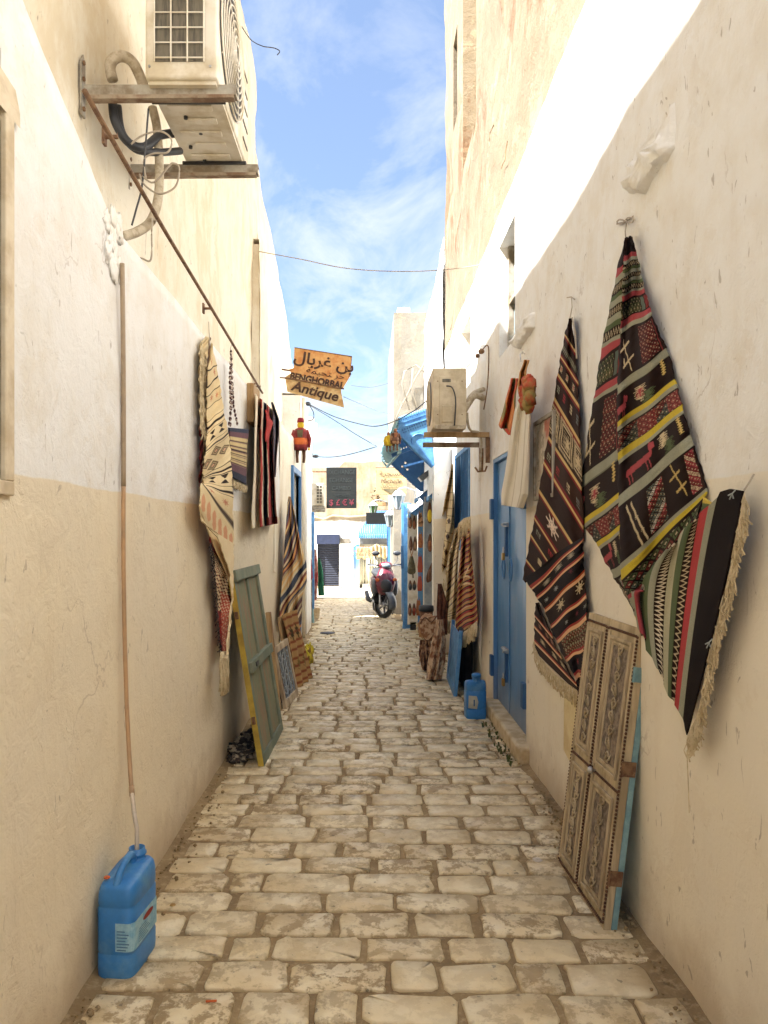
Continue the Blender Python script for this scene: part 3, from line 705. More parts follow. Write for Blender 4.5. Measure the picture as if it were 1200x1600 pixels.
def goat(P,u,v,w,h,c=PK):
    for a in ((-1,0,1,-.25),(-1,0.15,1,-.1)): P.seg(u+a[0]*w,v+a[1]*h,u+a[2]*w,v+a[3]*h,.010,c,ASP)
    for x in (-.95,-.7,.55,.8): P.seg(u+x*w,v+.0*h,u+(x+.12)*w,v+h*.95,.006,c,ASP)
    P.seg(u+1*w,v-.25*h,u+.95*w,v-.9*h,.016,c,ASP); P.seg(u+.95*w,v-.85*h,u+1.3*w,v-.75*h,.013,c,ASP)
ASP=.10
def big_rug(U,V,side=0):
    P=Pat(U,V,K_)
    P.band(1,1.3,PK); P.band(1.3,1.55,GR); P.zig(1.55,1.95,9,K_,CR); P.band(1.95,2.15,GN); P.band(2.15,2.4,GR); P.zig(2.4,2.75,9,K_,CR)
    P.band(2.75,3.0,GR); P.band(3.0,3.2,GN); P.zig(3.2,3.6,9,K_,CR,.2); P.band(3.6,3.75,GR); P.band(3.75,4.05,PK)
    P.loz(0,.70,4.2,5.1,6,2,[GN,(120,116,80),GN,(60,70,56)]); P.rect(.74,.86,4.2,5.1,(88,100,90)); P.rect(.88,1,4.2,5.1,RD)
    P.band(5.2,5.65,PK); P.band(5.65,6.0,GR)
    # block with panel
    P.loz(.52,.90,6.15,8.15,4,7,[RD,(150,84,70),RD,(110,50,50)]); P.rect(.93,.95,6.15,8.3,RD)
    P.seg(.10,6.4,.30,8.1,.007,CR,ASP); P.seg(.04,6.85,.26,6.65,.006,CR,ASP); P.seg(.12,7.7,.36,7.45,.006,CR,ASP)
    P.seg(.12,7.35,.15,7.6,.010,CR,ASP)
    P.band(8.3,8.85,GR); P.band(8.85,8.9,(120,120,100))
    P.comb(.42,9.45,.14,.28,CR,7); P.comb(.42,9.45,.09,.16,PK,5); P.comb(.86,9.15,.05,.35,YL if 0 else (196,170,104),6); P.comb(.55,9.9 if 0 else 9.75,.16,.22,GN,6); P.dots(.44,9.78,.03,.06,CR)
    goat(P,.02,9.6,.12,.35)
    P.band(10.0,10.28,YL); P.band(10.28,10.5,GR)
    P.loz(0,1,10.6,11.55,9,3,[(90,96,90),RD,(70,84,74),(150,84,70),(88,90,84)]); P.loz(.32,.62,10.6,11.55,3,3,[RD,(150,80,70)],(96,40,40)); P.loz(.80,1.0,10.6,11.55,2,3,[RD,(160,88,78)],(96,40,40))
    P.band(11.6,11.95,YL); P.band(11.95,12.15,GR)
    goat(P,.30,12.7,.17,.45); P.comb(.66,12.55,.09,.3,CR,7); P.comb(.72,12.95,.09,.25,GN,7); P.comb(.90,12.5,.04,.4,(196,170,104),7)
    P.band(13.25,13.85,GR)
    P.seg(.10,14.1,.26,16.1,.008,CR,ASP); P.seg(.16,14.1,.32,16.0,.008,CR,ASP)
    for q in (14.8,15.5): P.dots(.13+(q-14.1)*.08+.03,q,.025,.07,CR)
    P.loz(.36,.56,14.0,16.0,3,8,[(80,90,84),(196,190,176),RD,(96,104,96),PK]); P.seg(.68,13.95,.80,15.7,.006,(186,160,100),ASP)
    for q in (14.5,15.2): P.seg(.66+(q-13.95)*.07-.05,q+.08,.66+(q-13.95)*.07+.07,q-.05,.006,(186,160,100),ASP)
    P.loz(.86,.97,13.95,15.9,2,8,[RD,CR,PK],(96,40,44))
    P.band(16.1,16.35,GR); P.band(16.35,16.75,YL)
    P.loz(0,1,16.9,17.9,7,2,[GN,(90,96,80),RD,GN]); P.band(17.9,18.2,PK); P.band(18.2,19,GR)
    return P.C
def tail_rug(U,V):
    P=Pat(V*14,U,GR)   # stripes run down, pattern coordinate along the stripe is V
    t=P
    def b(a,c,col): t.band(a,c,col)
    b(0,.05,GR); b(.05,.12,PK); t.zig(.12,.18,2.3,K_,CR,.3); b(.18,.25,GN); b(.25,.32,GR); b(.32,.325,K_); t.zig(.325,.41,2.3,K_,(216,202,176),.36); b(.41,.48,(176,172,146)); b(.48,.55,GN)
    t.zig(.55,.63,2.3,K_,CR,.24); b(.63,.70,(172,66,68)); b(.70,.765,GR); b(.765,1.01,(26,17,14))
    return P.C

def sheet(L, R, nu, nv, col, P0=(1.1,0), D=(0,1), nrm=(-1,0), off=.03, clip=None, bulge=0, mid=None):
    """cloth between a left and a right edge (tables of v, px, py on the photographed wall); off(u,v) = distance from the wall"""
    L=np.array(L,float); R=np.array(R,float); v0,v1=L[0,0],L[-1,0]
    v=np.linspace(v0,v1,nv); u=np.linspace(0,1,nu); U,V=np.meshgrid(u,v)
    lx,ly=np.interp(v,L[:,0],L[:,1])[:,None],np.interp(v,L[:,0],L[:,2])[:,None]; rx,ry=np.interp(v,R[:,0],R[:,1])[:,None],np.interp(v,R[:,0],R[:,2])[:,None]
    if mid is None: px=lx*(1-U)+rx*U; py=ly*(1-U)+ry*U
    else:
        Mm=np.array(mid,float); mx_,my=np.interp(v,Mm[:,0],Mm[:,1])[:,None],np.interp(v,Mm[:,0],Mm[:,2])[:,None]
        a=(1-U)*(1-2*U); b=4*U*(1-U); c=U*(2*U-1); px=a*lx+b*mx_+c*rx; py=a*ly+b*my+c*ry
    px=px+.7*np.sin(V*5.3+3*U)*np.abs(2*U-1)**3+.4*np.sin(V*13.1+U)
    if bulge: py=py+bulge*np.sin(U*math.pi*2.2+V*.4)*4*U*(1-U)
    o=off(U,V) if callable(off) else np.full(U.shape,off)
    k=(px-CX)/F; x0=P0[0]+nrm[0]*o; y0=P0[1]+nrm[1]*o; t=(x0-k*y0)/(k*D[1]-D[0]); X=x0+t*D[0]; Y=y0+t*D[1]; Z=EYE-(py-HY)*Y/F
    C=col(U,V) if callable(col) else np.tile(arr(col),U.shape+(1,))
    keep=np.ones((nv-1,nu-1),bool)
    if clip is not None:
        m=clip(px,py); keep=m[:-1,:-1]&m[1:,1:]
    idx=np.arange(nu*nv).reshape(nv,nu)
    fa=np.stack([idx[:-1,:-1],idx[1:,:-1],idx[1:,1:],idx[:-1,1:]],-1)[keep]
    return np.stack([X,Y,Z],-1).reshape(-1,3), fa, np.concatenate([C,np.ones(U.shape+(1,))],-1).reshape(-1,4)
def cloth(name, sheets, parent, mat=None, solid=.006, label=None):
    off=wloc(parent) if parent else Vector(); vs=[];fs=[];cs=[];b=0
    for (v,f,c) in sheets: vs.append(v-np.array(off)); fs.append(f+b); cs.append(c); b+=len(v)
    vs=np.concatenate(vs); fs=np.concatenate(fs); cs=np.concatenate(cs)
    me=bpy.data.meshes.new(name); me.from_pydata(vs.tolist(),[],fs.tolist()); ca=me.color_attributes.new('Col','FLOAT_COLOR','POINT'); ca.data.foreach_set('color',cs.astype(np.float32).ravel())
    me.materials.append(mat or m_fab); me.polygons.foreach_set('use_smooth',[True]*len(me.polygons)); me.update()
    o=bpy.data.objects.new(name,me); COL.objects.link(o); o.parent=parent
    if solid: q=o.modifiers.new('thickness','SOLIDIFY'); q.thickness=solid; q.offset=-1
    if label: o['label']=label
    return o
def fringe(name, pts, length, n, parent, mat, r=.0028, sway=.02, rr=None, push=(0,0,0), lens=None):
    """strands hanging from the polyline pts (3D)"""
    rr=rr or random.Random(5); mb=MB(); pts=[Vector(p) for p in pts]; seg=[(pts[i+1]-pts[i]).length for i in range(len(pts)-1)]; T=sum(seg)
    for k in range(n):
        d=T*(k+rr.random())/n; i=0
        while i<len(seg)-1 and d>seg[i]: d-=seg[i]; i+=1
        p=pts[i].lerp(pts[i+1],min(1,d/seg[i])); l=length*rr.uniform(.7,1.15); sx=rr.gauss(0,sway); q=Vector(push)
        mb.tube([p,p+Vector((q.x*.4+rr.gauss(0,.004),q.y*.4+sx*.3,-l*.35)),p+Vector((q.x*.8+rr.gauss(0,.006),q.y*.8+sx*.8,-l*.7)),p+Vector((q.x+rr.gauss(0,.006),q.y+sx,-l))],r,4,radii=[r*.8,r,r,r*1.5])
    return obj(name,mb,mat,parent,smooth=True)

c1=lambda x,y:(880+x/3.637,340+y/3.637)
c2=lambda x,y:(880+x/3.637,760+y/3.637)
# ---- big kilim ------------------------------------------------------------
base=wp(985,1100,1.08)
rug=thing('kilim_rug','large dark kilim with yellow and green bands hung by one corner on right wall','rug',(1.06,3.0,.6))
Lf=[(0,*c1(354,112)),(.3,*c1(350,135)),(1,*c1(348,215)),(1.3,*c1(346,245)),(3.75,*c1(336,445)),(4.05,*c1(335,480)),(5.2,*c1(328,590)),(5.65,*c1(326,632)),(6,*c1(324,660)),(8.3,*c1(308,955)),(8.85,*c1(306,1005)),(10,*c1(308,1165)),(10.5,*c1(310,1215)),(11.6,*c1(311,1340)),(12.15,*c1(312,1405)),(13.25,*c1(313,1585)),(13.85,*c1(316,1645)),(16.1,*c2(326,440)),(16.75,*c2(330,535)),(17.9,*c2(362,620)),(19,*c2(400,700))]
Rf=[(0,*c1(392,108)),(.3,*c1(402,130)),(1,*c1(412,192)),(1.3,*c1(422,214)),(3.75,*c1(462,400)),(4.05,*c1(468,425)),(5.2,*c1(495,508)),(5.65,*c1(500,532)),(6,*c1(508,555)),(8.3,*c1(582,742)),(8.85,*c1(600,782)),(10,*c1(632,920)),(10.5,*c1(645,965)),(11.6,*c1(674,1062)),(12.15,*c1(688,1112)),(13.25,*c1(725,1232)),(13.85,*c1(742,1290)),(16.1,*c2(812,10)),(16.75,*c2(800,60)),(17.9,*c2(700,330)),(19,*c2(650,480))]
Lb=[(0,*c1(352,112)),(.3,*c1(346,140)),(1,*c1(306,292)),(1.3,*c1(297,345)),(3.75,*c1(216,745)),(4.05,*c1(206,815)),(5.2,*c1(182,985)),(5.65,*c1(176,1030)),(6,*c1(166,1055)),(8.3,*c1(106,1470)),(8.85,*c1(100,1535)),(10,*c1(106,1722)),(10.5,*c1(122,1765)),(11.6,*c2(188,320)),(12.15,*c2(205,358)),(13.25,*c2(262,480)),(13.85,*c2(280,530)),(15,*c2(330,590)),(16.1,*c2(400,715)),(17.5,*c2(445,850))]
Rb=[(0,*c1(368,112)),(.3,*c1(368,140)),(1,*c1(366,260)),(1.3,*c1(360,290)),(3.75,*c1(350,670)),(4.05,*c1(345,700)),(5.2,*c1(335,880)),(5.65,*c1(335,920)),(6,*c1(332,950)),(8.3,*c1(332,1295)),(8.85,*c1(335,1350)),(10,*c1(340,1545)),(10.5,*c1(340,1600)),(11.6,*c2(340,205)),(12.15,*c2(345,250)),(13.25,*c2(355,430)),(13.85,*c2(370,470)),(15,*c2(400,540)),(16.1,*c2(450,650)),(17.5,*c2(470,800))]
fo_=lambda U,V: .050+.010*np.sin(U*5+V*.5)+.009*np.sin(U*13+V*.7)*np.clip(V/5,.3,1)+.028*np.exp(-((U-.03)/.10)**2)+.012*np.sin(V*.9+U*3)*np.clip(V/8,0,1)-.022*U**6
bo_=lambda U,V: .022+.010*np.sin(U*3.4+V*.35)-.012*(1-U)**6
sa=sheet(Lf,Rf,130,620,big_rug,off=fo_,bulge=2.2); sb=sheet(Lb,Rb,80,560,lambda U,V:big_rug((U+.12)*.95,V),off=bo_,bulge=1)
# tail: w across, s along
Tp=[(0,385,606),(.12,452,592),(.18,470,520),(.25,560,400),(.325,612,338),(.41,662,286),(.48,700,235),(.55,735,200),(.63,782,150),(.70,838,108),(.765,888,62),(.80,905,30),(.9,960,14),(1,1032,26)]
Mp=[(0,408,670),(.12,425,640),(.18,452,620),(.25,492,610),(.325,530,610),(.41,592,610),(.48,628,610),(.55,660,600),(.63,712,600),(.70,752,600),(.765,784,600),(.80,800,600),(.9,850,590),(1,908,620)]
Bp=[(0,428,800),(.12,464,866),(.18,480,930),(.25,520,975),(.325,548,1050),(.41,582,1130),(.48,606,1190),(.55,618,1205),(.63,640,1240),(.70,664,1276),(.765,690,1322),(.80,694,1340),(.9,698,1380),(1,706,1412)]
cv=lambda T:[(a,*c2(x,y)) for a,x,y in T]
def tailsheet():
    to=lambda U,V: .062+.012*np.sin(V*26)*np.clip((.72-V)*5,0,1)+.006*np.sin(V*5+U*5)
    v,f,c=sheet(cv(Tp),cv(Bp),300,200,lambda U,V: tail_rug(V,U),off=to,mid=cv(Mp)); return v,f,c
# the corner of the reverse side that pokes out at the top of the tail
pk=sheet([(0,*c2(792,60)),(1,*c2(785,150))],[(0,*c2(842,98)),(1,*c2(838,112))],8,8,lambda U,V:np.where((V<.35)[...,None],arr((206,180,80)),arr(GN)),off=.045)
cloth('woven_cloth',[sa,sb,tailsheet(),pk],rug)
ed=[wp(*c2(x,y),1.04) for x,y in ((1032,30),(1010,150),(972,330),(945,480),(910,620),(880,740),(845,880),(815,1050),(790,1180),(765,1300),(706,1412))]
fringe('fringe',ed,.075,420,rug,m_fringe,r=.0016,sway=.010,push=(-.006,-.022,0))
q=wp(977,346,1.07); obj('hanging_cord',MB().tube([wp(978,375,1.05),wp(977,362,1.06),wp(979,345,1.085)],.003,5),m_wirel,rug)
kn=MB()
for cx,cy in ((970,347),(984,344)): kn.tube([wp(cx+6*math.cos(t),cy+4*math.sin(t),1.07) for t in np.linspace(0,6.3,12)],.0035,5)
kn.tube([wp(964,350,1.085),wp(977,347,1.08),wp(990,338,1.09)],.004,5); obj('cord_knot',kn,m_wirel,rug)
for (x,y) in ((960,40),(830,885)):
    cx,cy=c2(x,y); obj('white_tie',MB().tube([wp(cx-6,cy+3,1.02),wp(cx,cy,1.015),wp(cx+2,cy+8,1.02)],.0022,4).tube([wp(cx+5,cy-5,1.02),wp(cx,cy,1.015),wp(cx-4,cy+9,1.02)],.002,4),m_lantern,rug)
obj('loose_thread',MB().tube([wp(*c2(703,1500),1.04),wp(1075,1215,1.045),wp(1077,1270,1.05)],.0016,4),m_fringe,rug)
obj('hanging_cord',MB().tube([wp(*c2(1028,22),1.05),wp(1172,752,1.07),wp(1178,741,1.085)],.0028,5),m_wirel,rug)

# ---- middle kilim ------------------------------------------------------------
c3=lambda x,y:(810+x/4,460+y/4); c4=lambda x,y:(800+x/5.923,840+y/5.923)
rug2=thing('kilim_rug','narrow brown kilim with red and cream diagonal stripes between blue door and larger rug','rug',(1.06,4.2,.6))
CM=(206,174,118); RR=(116,36,40); BR=(58,38,30)
# v = index of cream stripe
def mid_up(U,V):
    P=Pat(U,V,(46,28,24)); 
    for k in (5,7): P.band(k+.2,k+.98,BR)
    for k in range(1,11):
        P.band(k-.03,k+.07,CM); P.band(k+.07,k+.17,RR)
        if k in (2,6,8): P.band(k-.13,k-.03,RR)
    P.zig(1.45,1.75,14,K_,GR,.3)
    for u in (.15,.55,.9): P.star(u,4.6 if u<.2 else 4.55,.10,.22,CR)
    for j,u in enumerate((.1,.4,.72)): P.comb(u,2.55,.08,.16,CR,5); P.comb(u,2.55,.04,.1,PK,5)
    for kk in (3.5,5.6,8.5):
        for j,u in enumerate((.10,.34,.62,.88)): P.dots(u,kk,.045,.14,[GR,(170,50,60),CR,(120,128,128)][j])
    P.loz(.22,.86,4.12+.0,4.9,3,1.0,[CR,(150,130,100)],BR) if 0 else None
    # big medallion band
    for (u,v_,w_,h_) in ((.10,4.5,.15,.36),(.50,4.5,.21,.40),(.90,4.5,.15,.36)):
        a=np.abs(U-u)/w_; b=np.abs(V-v_)/h_; m=np.maximum(a,b)
        P.put((m<1)&(m>.82)&(tri((U+V*.6)*34)>.3),CR); P.put((m<.72)&(m>.60),CR); P.put((m<.5)&(tri(U*40)>.5)&(tri(V*16)>.45),CR)
    for (u,v_) in ((.32,7.45),(.78,7.5)): P.star(u,v_,.13,.30,(226,206,190))
    for u in (.2,.5,.8): P.comb(u,9.5,.06,.12,CR,5)
    return P.C
Lm=[(0,*c3(318,150)),(1,*c3(290,248)),(2,*c3(264,385)),(3,*c3(246,495)),(4,*c3(222,645)),(5,*c3(184,890)),(6,*c3(158,1045)),(7,*c3(130,1222)),(8,*c3(102,1395)),(9,*c3(80,1500)),(10,*c4(130,200)),(11,*c4(96,390))]
Rm=[(0,*c3(330,150)),(1,*c3(364,372)),(2,*c3(374,560)),(3,*c3(382,700)),(4,*c3(390,930)),(5,*c3(396,1210)),(6,*c3(404,1450)),(7,*c3(414,1680)),(8,*c3(414,1900)),(9,*c3(414,2030)),(10,*c3(414,2120)),(11,*c3(414,2200))]
fa_=c4(95,400); fb_=c4(665,-10)
clip=lambda px,py: py < fa_[1]+(px-fa_[0])/(fb_[0]-fa_[0])*(fb_[1]-fa_[1])+7
s1=sheet(Lm,Rm,90,460,mid_up,off=lambda U,V:.040+.008*np.sin(U*4+V)+.007*np.sin(U*11-V*.8)-.02*U**8,clip=clip)
def mid_lo(U,V):
    P=Pat(U,V,(24,16,16)); P.band(3.1,4.0,(42,28,22)); P.band(5,6,(42,28,24))
    for k in range(1,8):
        a,b_=(OR if k%2 else (212,176,120)),(150,60,56) if k!=3 else (150,60,30)
        P.band(k-.10,k+.03,b_); P.band(k+.03,k+.17,(216,170,128))
    for j,(u,v) in enumerate(((.25,1.55),(.5,1.45),(.75,1.4),(.35,3.5),(.85,3.45))):
        if j<3: P.comb(u,v,.09,.16,(160,152,132),6)
        else: P.star(u,v,.11,.27,CR)
    for j,(u,v) in enumerate(((.35,2.5),(.7,2.35),(.12,2.55),(.4,4.6),(.72,4.5),(.95,4.5))): P.star(u,v,.05,.15,[(150,150,146),(96,40,48),(150,150,140)][j%3])
    P.loz(.12,.98,5.2,5.92,9,3,[(150,136,104),(96,50,44),(120,112,84),(130,60,50)],(50,40,30)); P.star(.5,6.5,.06,.2,(130,40,46))
    return P.C
Ll=[(0,*c4(94,385)),(.6,*c4(125,385)),(1,*c4(175,470)),(2,*c4(228,552)),(3,*c4(302,668)),(4,*c4(352,822)),(5,*c4(405,950)),(6,*c4(490,1128)),(7,*c4(578,1275)),(7.6,*c4(630,1455)),(8,*c4(640,1478))]
Rl=[(0,*c4(648,-8)),(.6,*c4(655,5)),(1,*c4(658,10)),(2,*c4(662,140)),(3,*c4(672,310)),(4,*c4(684,530)),(5,*c4(690,712)),(6,*c4(696,985)),(7,*c4(676,1210)),(7.6,*c4(655,1400)),(8,*c4(644,1480))]
s2=sheet(Ll,Rl,90,360,mid_lo,off=lambda U,V:.060+.012*np.sin(U*7+V*1.2)-.025*U**8,bulge=2.5)
def mid_bl(U,V):
    P=Pat(U,V,(48,34,32))
    for k in (1,2,3): P.band(k-.08,k+.05,(150,60,56)); P.band(k+.05,k+.17,(220,184,144))
    for u in (.25,.6,.85): P.comb(u,2.55,.1,.12,CR,6); P.comb(u,1.5,.1,.16,(150,110,90),6)
    return P.C
Lq=[(0,*c4(215,605)),(1,*c4(212,720)),(2,*c4(207,812)),(3,*c4(203,945)),(3.4,*c4(210,1010)),(3.8,*c4(250,1095))]
Rq=[(0,*c4(240,600)),(1,*c4(360,905)),(2,*c4(430,1080)),(3,*c4(585,1350)),(3.4,*c4(640,1440)),(3.8,*c4(646,1475))]
s3=sheet(Lq,Rq,60,160,mid_bl,off=lambda U,V:.03+.008*np.sin(U*6))
cloth('woven_cloth',[s1,s2,s3],rug2)
fringe('fringe',[wp(*c4(x,y),1.065) for x,y in ((204,950),(215,1020),(250,1095),(330,1190),(400,1268),(500,1340),(600,1410),(638,1472))],.085,120,rug2,m_fringe,r=.002,sway=.015)
obj('hanging_cord',MB().tube([wp(890,500,1.06),wp(894,480,1.07),wp(893,464,1.09)],.003,5).tube([wp(886,465,1.08),wp(893,464,1.085),wp(898,468,1.08)],.0035,5).tube([wp(894,496,1.055),wp(899,520,1.05),wp(901,560,1.05)],.004,5),m_wirel,rug2)

# ---- cream carpet, left wall ------------------------------------------------
LW=dict(P0=(-1.0,0),nrm=(1,0))
c5=lambda x,y:(290+x/5,500+y/5); c6=lambda x,y:(300+x/5.717,780+y/5.717)
rug3=thing('cream_rug','cream carpet with brown diamonds and red reverse hanging on the left wall','rug',(-.9,4.8,.8))
CB=(226,206,164); DB=(50,38,34)
def cream_f(U,V):
    P=Pat(U,V,CB)
    P.band(0,.25,CB)
    for v,wd in ((1.0,.02),(1.6,.06),(2.2,.02),(2.9,.02),(3.5,.03),(3.75,.07),(4.1,.02),(4.9,.03),(5.15,.07),(5.4,.02),(7.4,.03),(7.65,.07),(7.9,.02),(8.7,.02),(8.95,.08),(9.2,.02)): P.band(v,v+wd*1.7,DB)
    for u,v in ((.4,.7),(.7,1.3),(.3,2.5),(.7,2.6),(.3,9.7),(.75,9.7)): P.star(u,v,.12,.2,(196,128,100))
    for u,v in ((.3,4.5),(.75,4.45),(.3,8.3),(.75,8.25)): P.put((np.abs(U-u)<.14)&(np.abs(V-v)<.26)&(np.abs((V-v)/.26)>.15)&(np.abs((U-u)/.14)<np.abs((V-v)/.26)),DB)
    for u,v in ((.45,5.9),(.78,6.3),(.35,7.0),(.1,6.4)):
        r=np.abs(U-u)/.22+np.abs(V-v)/.42; P.put((r<1),(120,100,76)); P.put(r<.72,CB if 0 else (176,158,124)); P.put(r<.5,(110,88,68)); P.put(r<.32,(214,170,140))
    P.band(10.2,10.28,(70,54,44))
    m=V>10.28; P.put(m,CB); P.put(m&(np.abs(V-11.0)<.42*tri(U*6)**.6*1.1)&(tri(U*6)>.35),(216,160,124)); 
    return P.C
Lc=[(0,*c5(196,190)),(.25,*c5(190,230)),(1.6,*c5(172,520)),(2.9,*c5(168,690)),(3.75,*c5(172,840)),(5.15,*c5(160,1020)),(7.0,*c5(140,1200)),(9.0,*c5(142,1290)),(10.2,*c5(130,1270)),(10.28,*c5(128,1275)),(11.0,*c5(114,1420)),(12,*c6(75,130))]
Rc=[(0,*c5(206,190)),(.25,*c5(222,250)),(1.6,*c5(256,430)),(2.9,*c5(282,600)),(3.75,*c5(302,730)),(5.15,*c5(335,880)),(7.0,*c5(352,1030)),(9.0,*c5(370,1350)),(10.2,*c5(372,1560)),(10.28,*c6(372,290)),(11.0,*c6(376,420)),(12,*c6(352,760))]
# v 12 -> bottom edge of the front fold: from the left corner to the right edge
s1=sheet(Lc,Rc,90,420,cream_f,off=lambda U,V:.07+.03*U+.015*np.sin(V*1.3+U*3),bulge=1.2,**LW)
s1b=sheet([(0,*c6(75,130)),(.3,*c6(85,190)),(1,*c6(225,330)),(2,*c6(282,480)),(3,*c6(345,680)),(4,*c6(358,900)),(5,*c6(330,1120)),(6,*c6(312,1365)),(7,*c6(300,1420))],
          [(0,*c6(76,130)),(.3,*c6(160,260)),(1,*c6(374,400)),(2,*c6(374,520)),(3,*c6(372,700)),(4,*c6(360,902)),(5,*c6(345,1122)),(6,*c6(325,1365)),(7,*c6(312,1420))],30,120,(228,208,168),off=lambda U,V:.098+.004*V,**LW)
def rev(U,V):
    P=Pat(U,V,(136,46,42))
    n=np.sin(U*21+V*13)*np.sin(V*31-U*9)+.5*np.sin(V*57+U*33)
    P.put((V<1.6)&(n>.4),(96,34,34)); P.put((V>=1.6)&(V<4.4)&(n>-.2),(212,190,152)); P.put((V>=1.6)&(V<4.4)&(n<-.5),(46,38,40))
    P.put((V>=3.6)&(np.abs(U-.62)<.34),(172,76,60)); P.put((V>=3.6)&(np.abs(U-.62)<.34)&(n>.35),(212,180,150)); P.put((V>=4.4)&(n>.75),(70,40,40))
    return P.C
s2=sheet([(0,*c6(140,240)),(1,*c6(175,400)),(2,*c6(195,520)),(3,*c6(205,640)),(4,*c6(220,900)),(5,*c6(240,1140)),(6,*c6(268,1360))],
         [(0,*c6(240,330)),(1,*c6(300,520)),(2,*c6(350,650)),(3,*c6(362,760)),(4,*c6(352,950)),(5,*c6(328,1130)),(6,*c6(300,1360))],60,200,rev,off=lambda U,V:.055+.012*np.sin(V*2.4+U*4),**LW)
s3=sheet([(0,*c5(150,130)),(.4,*c5(112,200)),(2,*c5(106,420)),(4,*c5(112,760)),(4.4,*c5(115,850)),(6,*c5(115,1120)),(7,*c5(110,1300))],
         [(0,*c5(190,135)),(.4,*c5(200,190)),(2,*c5(178,420)),(4,*c5(170,700)),(4.4,*c5(170,800)),(6,*c5(150,1100)),(7,*c5(130,1300))],24,120,
         lambda U,V:np.where((V>4.2)[...,None]&((U<.55)[...,None]),arr((110,44,44)),np.where((U>.75)[...,None],arr((98,74,54)),arr((212,196,160)))),off=lambda U,V:.03+.012*np.sin(V*9+U*6),**LW)
cloth('woven_cloth',[s1,s1b,s2,s3],rug3)
fr=[wp(*c5(x,y),-.955) for x,y in ((125,180),(118,300),(112,450),(114,600),(116,760),(122,840))]
fringe('fringe',fr,.075,90,rug3,m_fringe,r=.0035,sway=.02,push=(.01,.03,0))
fringe('fringe',[wp(*c6(x,y),-.93) for x,y in ((172,380),(195,520),(205,640),(222,900),(240,1150),(268,1360))],.03,120,rug3,simple('black_wool',(58,48,46),rough=.95),r=.002,sway=.02,push=(0,-.02,0))
fringe('fringe',[wp(*c6(x,y),-.90) for x,y in ((258,1362),(322,1355))],.24,60,rug3,m_fringe,r=.0035,sway=.012)
obj('hanging_cord',MB().tube([wp(328,540,-.93),wp(327,525,-.95),wp(326,503,-.985)],.003,5),m_wirel,rug3)

# ---- little striped bag on a braided strap ------------------------------------
bag=thing('woven_bag','small striped woven bag hanging by a braided strap under the iron rod','bag',(-.93,5.4,1.9))
P0=dict(P0=(-.985,0),nrm=(1,0))
def bagp(U,V):
    P=Pat(U,V,(202,182,134)); P.band(0,.07,(44,52,72)); P.band(.07,.17,(104,72,80)); P.band(.86,1.01,(44,50,70)); P.band(.72,.86,(104,76,86))
    for v in (.24,.34,.42,.50,.60,.68): P.band(v,v+.022,(58,38,44)); P.band(v+.03,v+.045,(140,110,100))
    return P.C
s1=sheet([(0,358,668),(1,362,745)],[(0,389,671),(1,384,757)],30,60,bagp,off=lambda U,V:.05+.02*np.sin(U*3.14)*np.sin(V*3),**P0)
s2=sheet([(0,358,668),(1,362,745)],[(0,389,671),(1,384,757)],6,6,(70,54,56),off=.01,**P0)
cloth('woven_cloth',[s1,s2],bag,solid=.008)
st=MB(); 
for pts in ([(361,550),(361,590),(362,630),(357,670)],[(361,550),(363,600),(365,635),(372,668)],[(361,552),(359,590),(360,628),(360,672)]):
    q=[wp(pts[i][0]*(1-t)+pts[i+1][0]*t,pts[i][1]*(1-t)+pts[i+1][1]*t,-.95) for i in range(3) for t in (0,.2,.4,.6,.8)]
    for k,p in enumerate(q): st.ball(p+Vector((0,.004*(k%2),0)),(.009,.012,.016),6,5)
obj('braided_strap',st,simple('red_white_braid',(66,34,38),(206,190,176),rough=.9,scale=70,lo=.5,hi=.56),bag,smooth=True)
fringe('tassels',[wp(364,750,-.94),wp(386,760,-.94)],.05,26,bag,m_fringe,r=.004)
obj('hook',MB().tube([wp(361,551,-.95),wp(360,545,-.96),wp(362,538,-.99)],.003,5),m_wirel,bag)

# ---- striped red and white cloth further along ----------------------------------
hang=thing('striped_hanging','white cloth with red and navy stripes hung in folds from the rod end','textile',(-.93,6.3,1.6))
def redw(U,V):
    P=Pat(V,U,(228,216,192)); wob=.03*np.sin(V*9)
    P.V=U+wob
    P.band(.30,.42,(168,62,58)); P.band(.50,.66,(66,66,84)); P.band(.70,.86,(160,54,54)); P.band(.88,.95,(66,60,76)); P.C[(V>.93)&(U>.55)]=arr((120,48,50)); return P.C
s1=sheet([(0,398,615),(.5,396,720),(1,395,826)],[(0,425,640),(.5,428,740),(1,433,818)],90,120,redw,off=lambda U,V:.07+.035*np.sin(U*19+V*1.5),**LW)
s2=sheet([(0,424,629),(.3,425,650),(.7,426,700),(1,428,745)],[(0,425,629),(.3,437,655),(.7,435,690),(1,429,745)],30,50,lambda U,V:Pat(V,U*1.0+V*.3,(52,58,84)).C+0*U[...,None] if 0 else np.where((tri(U*4+V)>.6)[...,None],arr((120,96,88)),arr((54,60,84))),off=lambda U,V:.10+.02*np.sin(U*8),**LW)
s3=sheet([(0,415,642),(.5,417,660),(1,416,690)],[(0,416,640),(.5,427,660),(1,418,690)],20,20,(166,52,48),off=.13,**LW)
cloth('woven_cloth',[s1,s2,s3],hang)
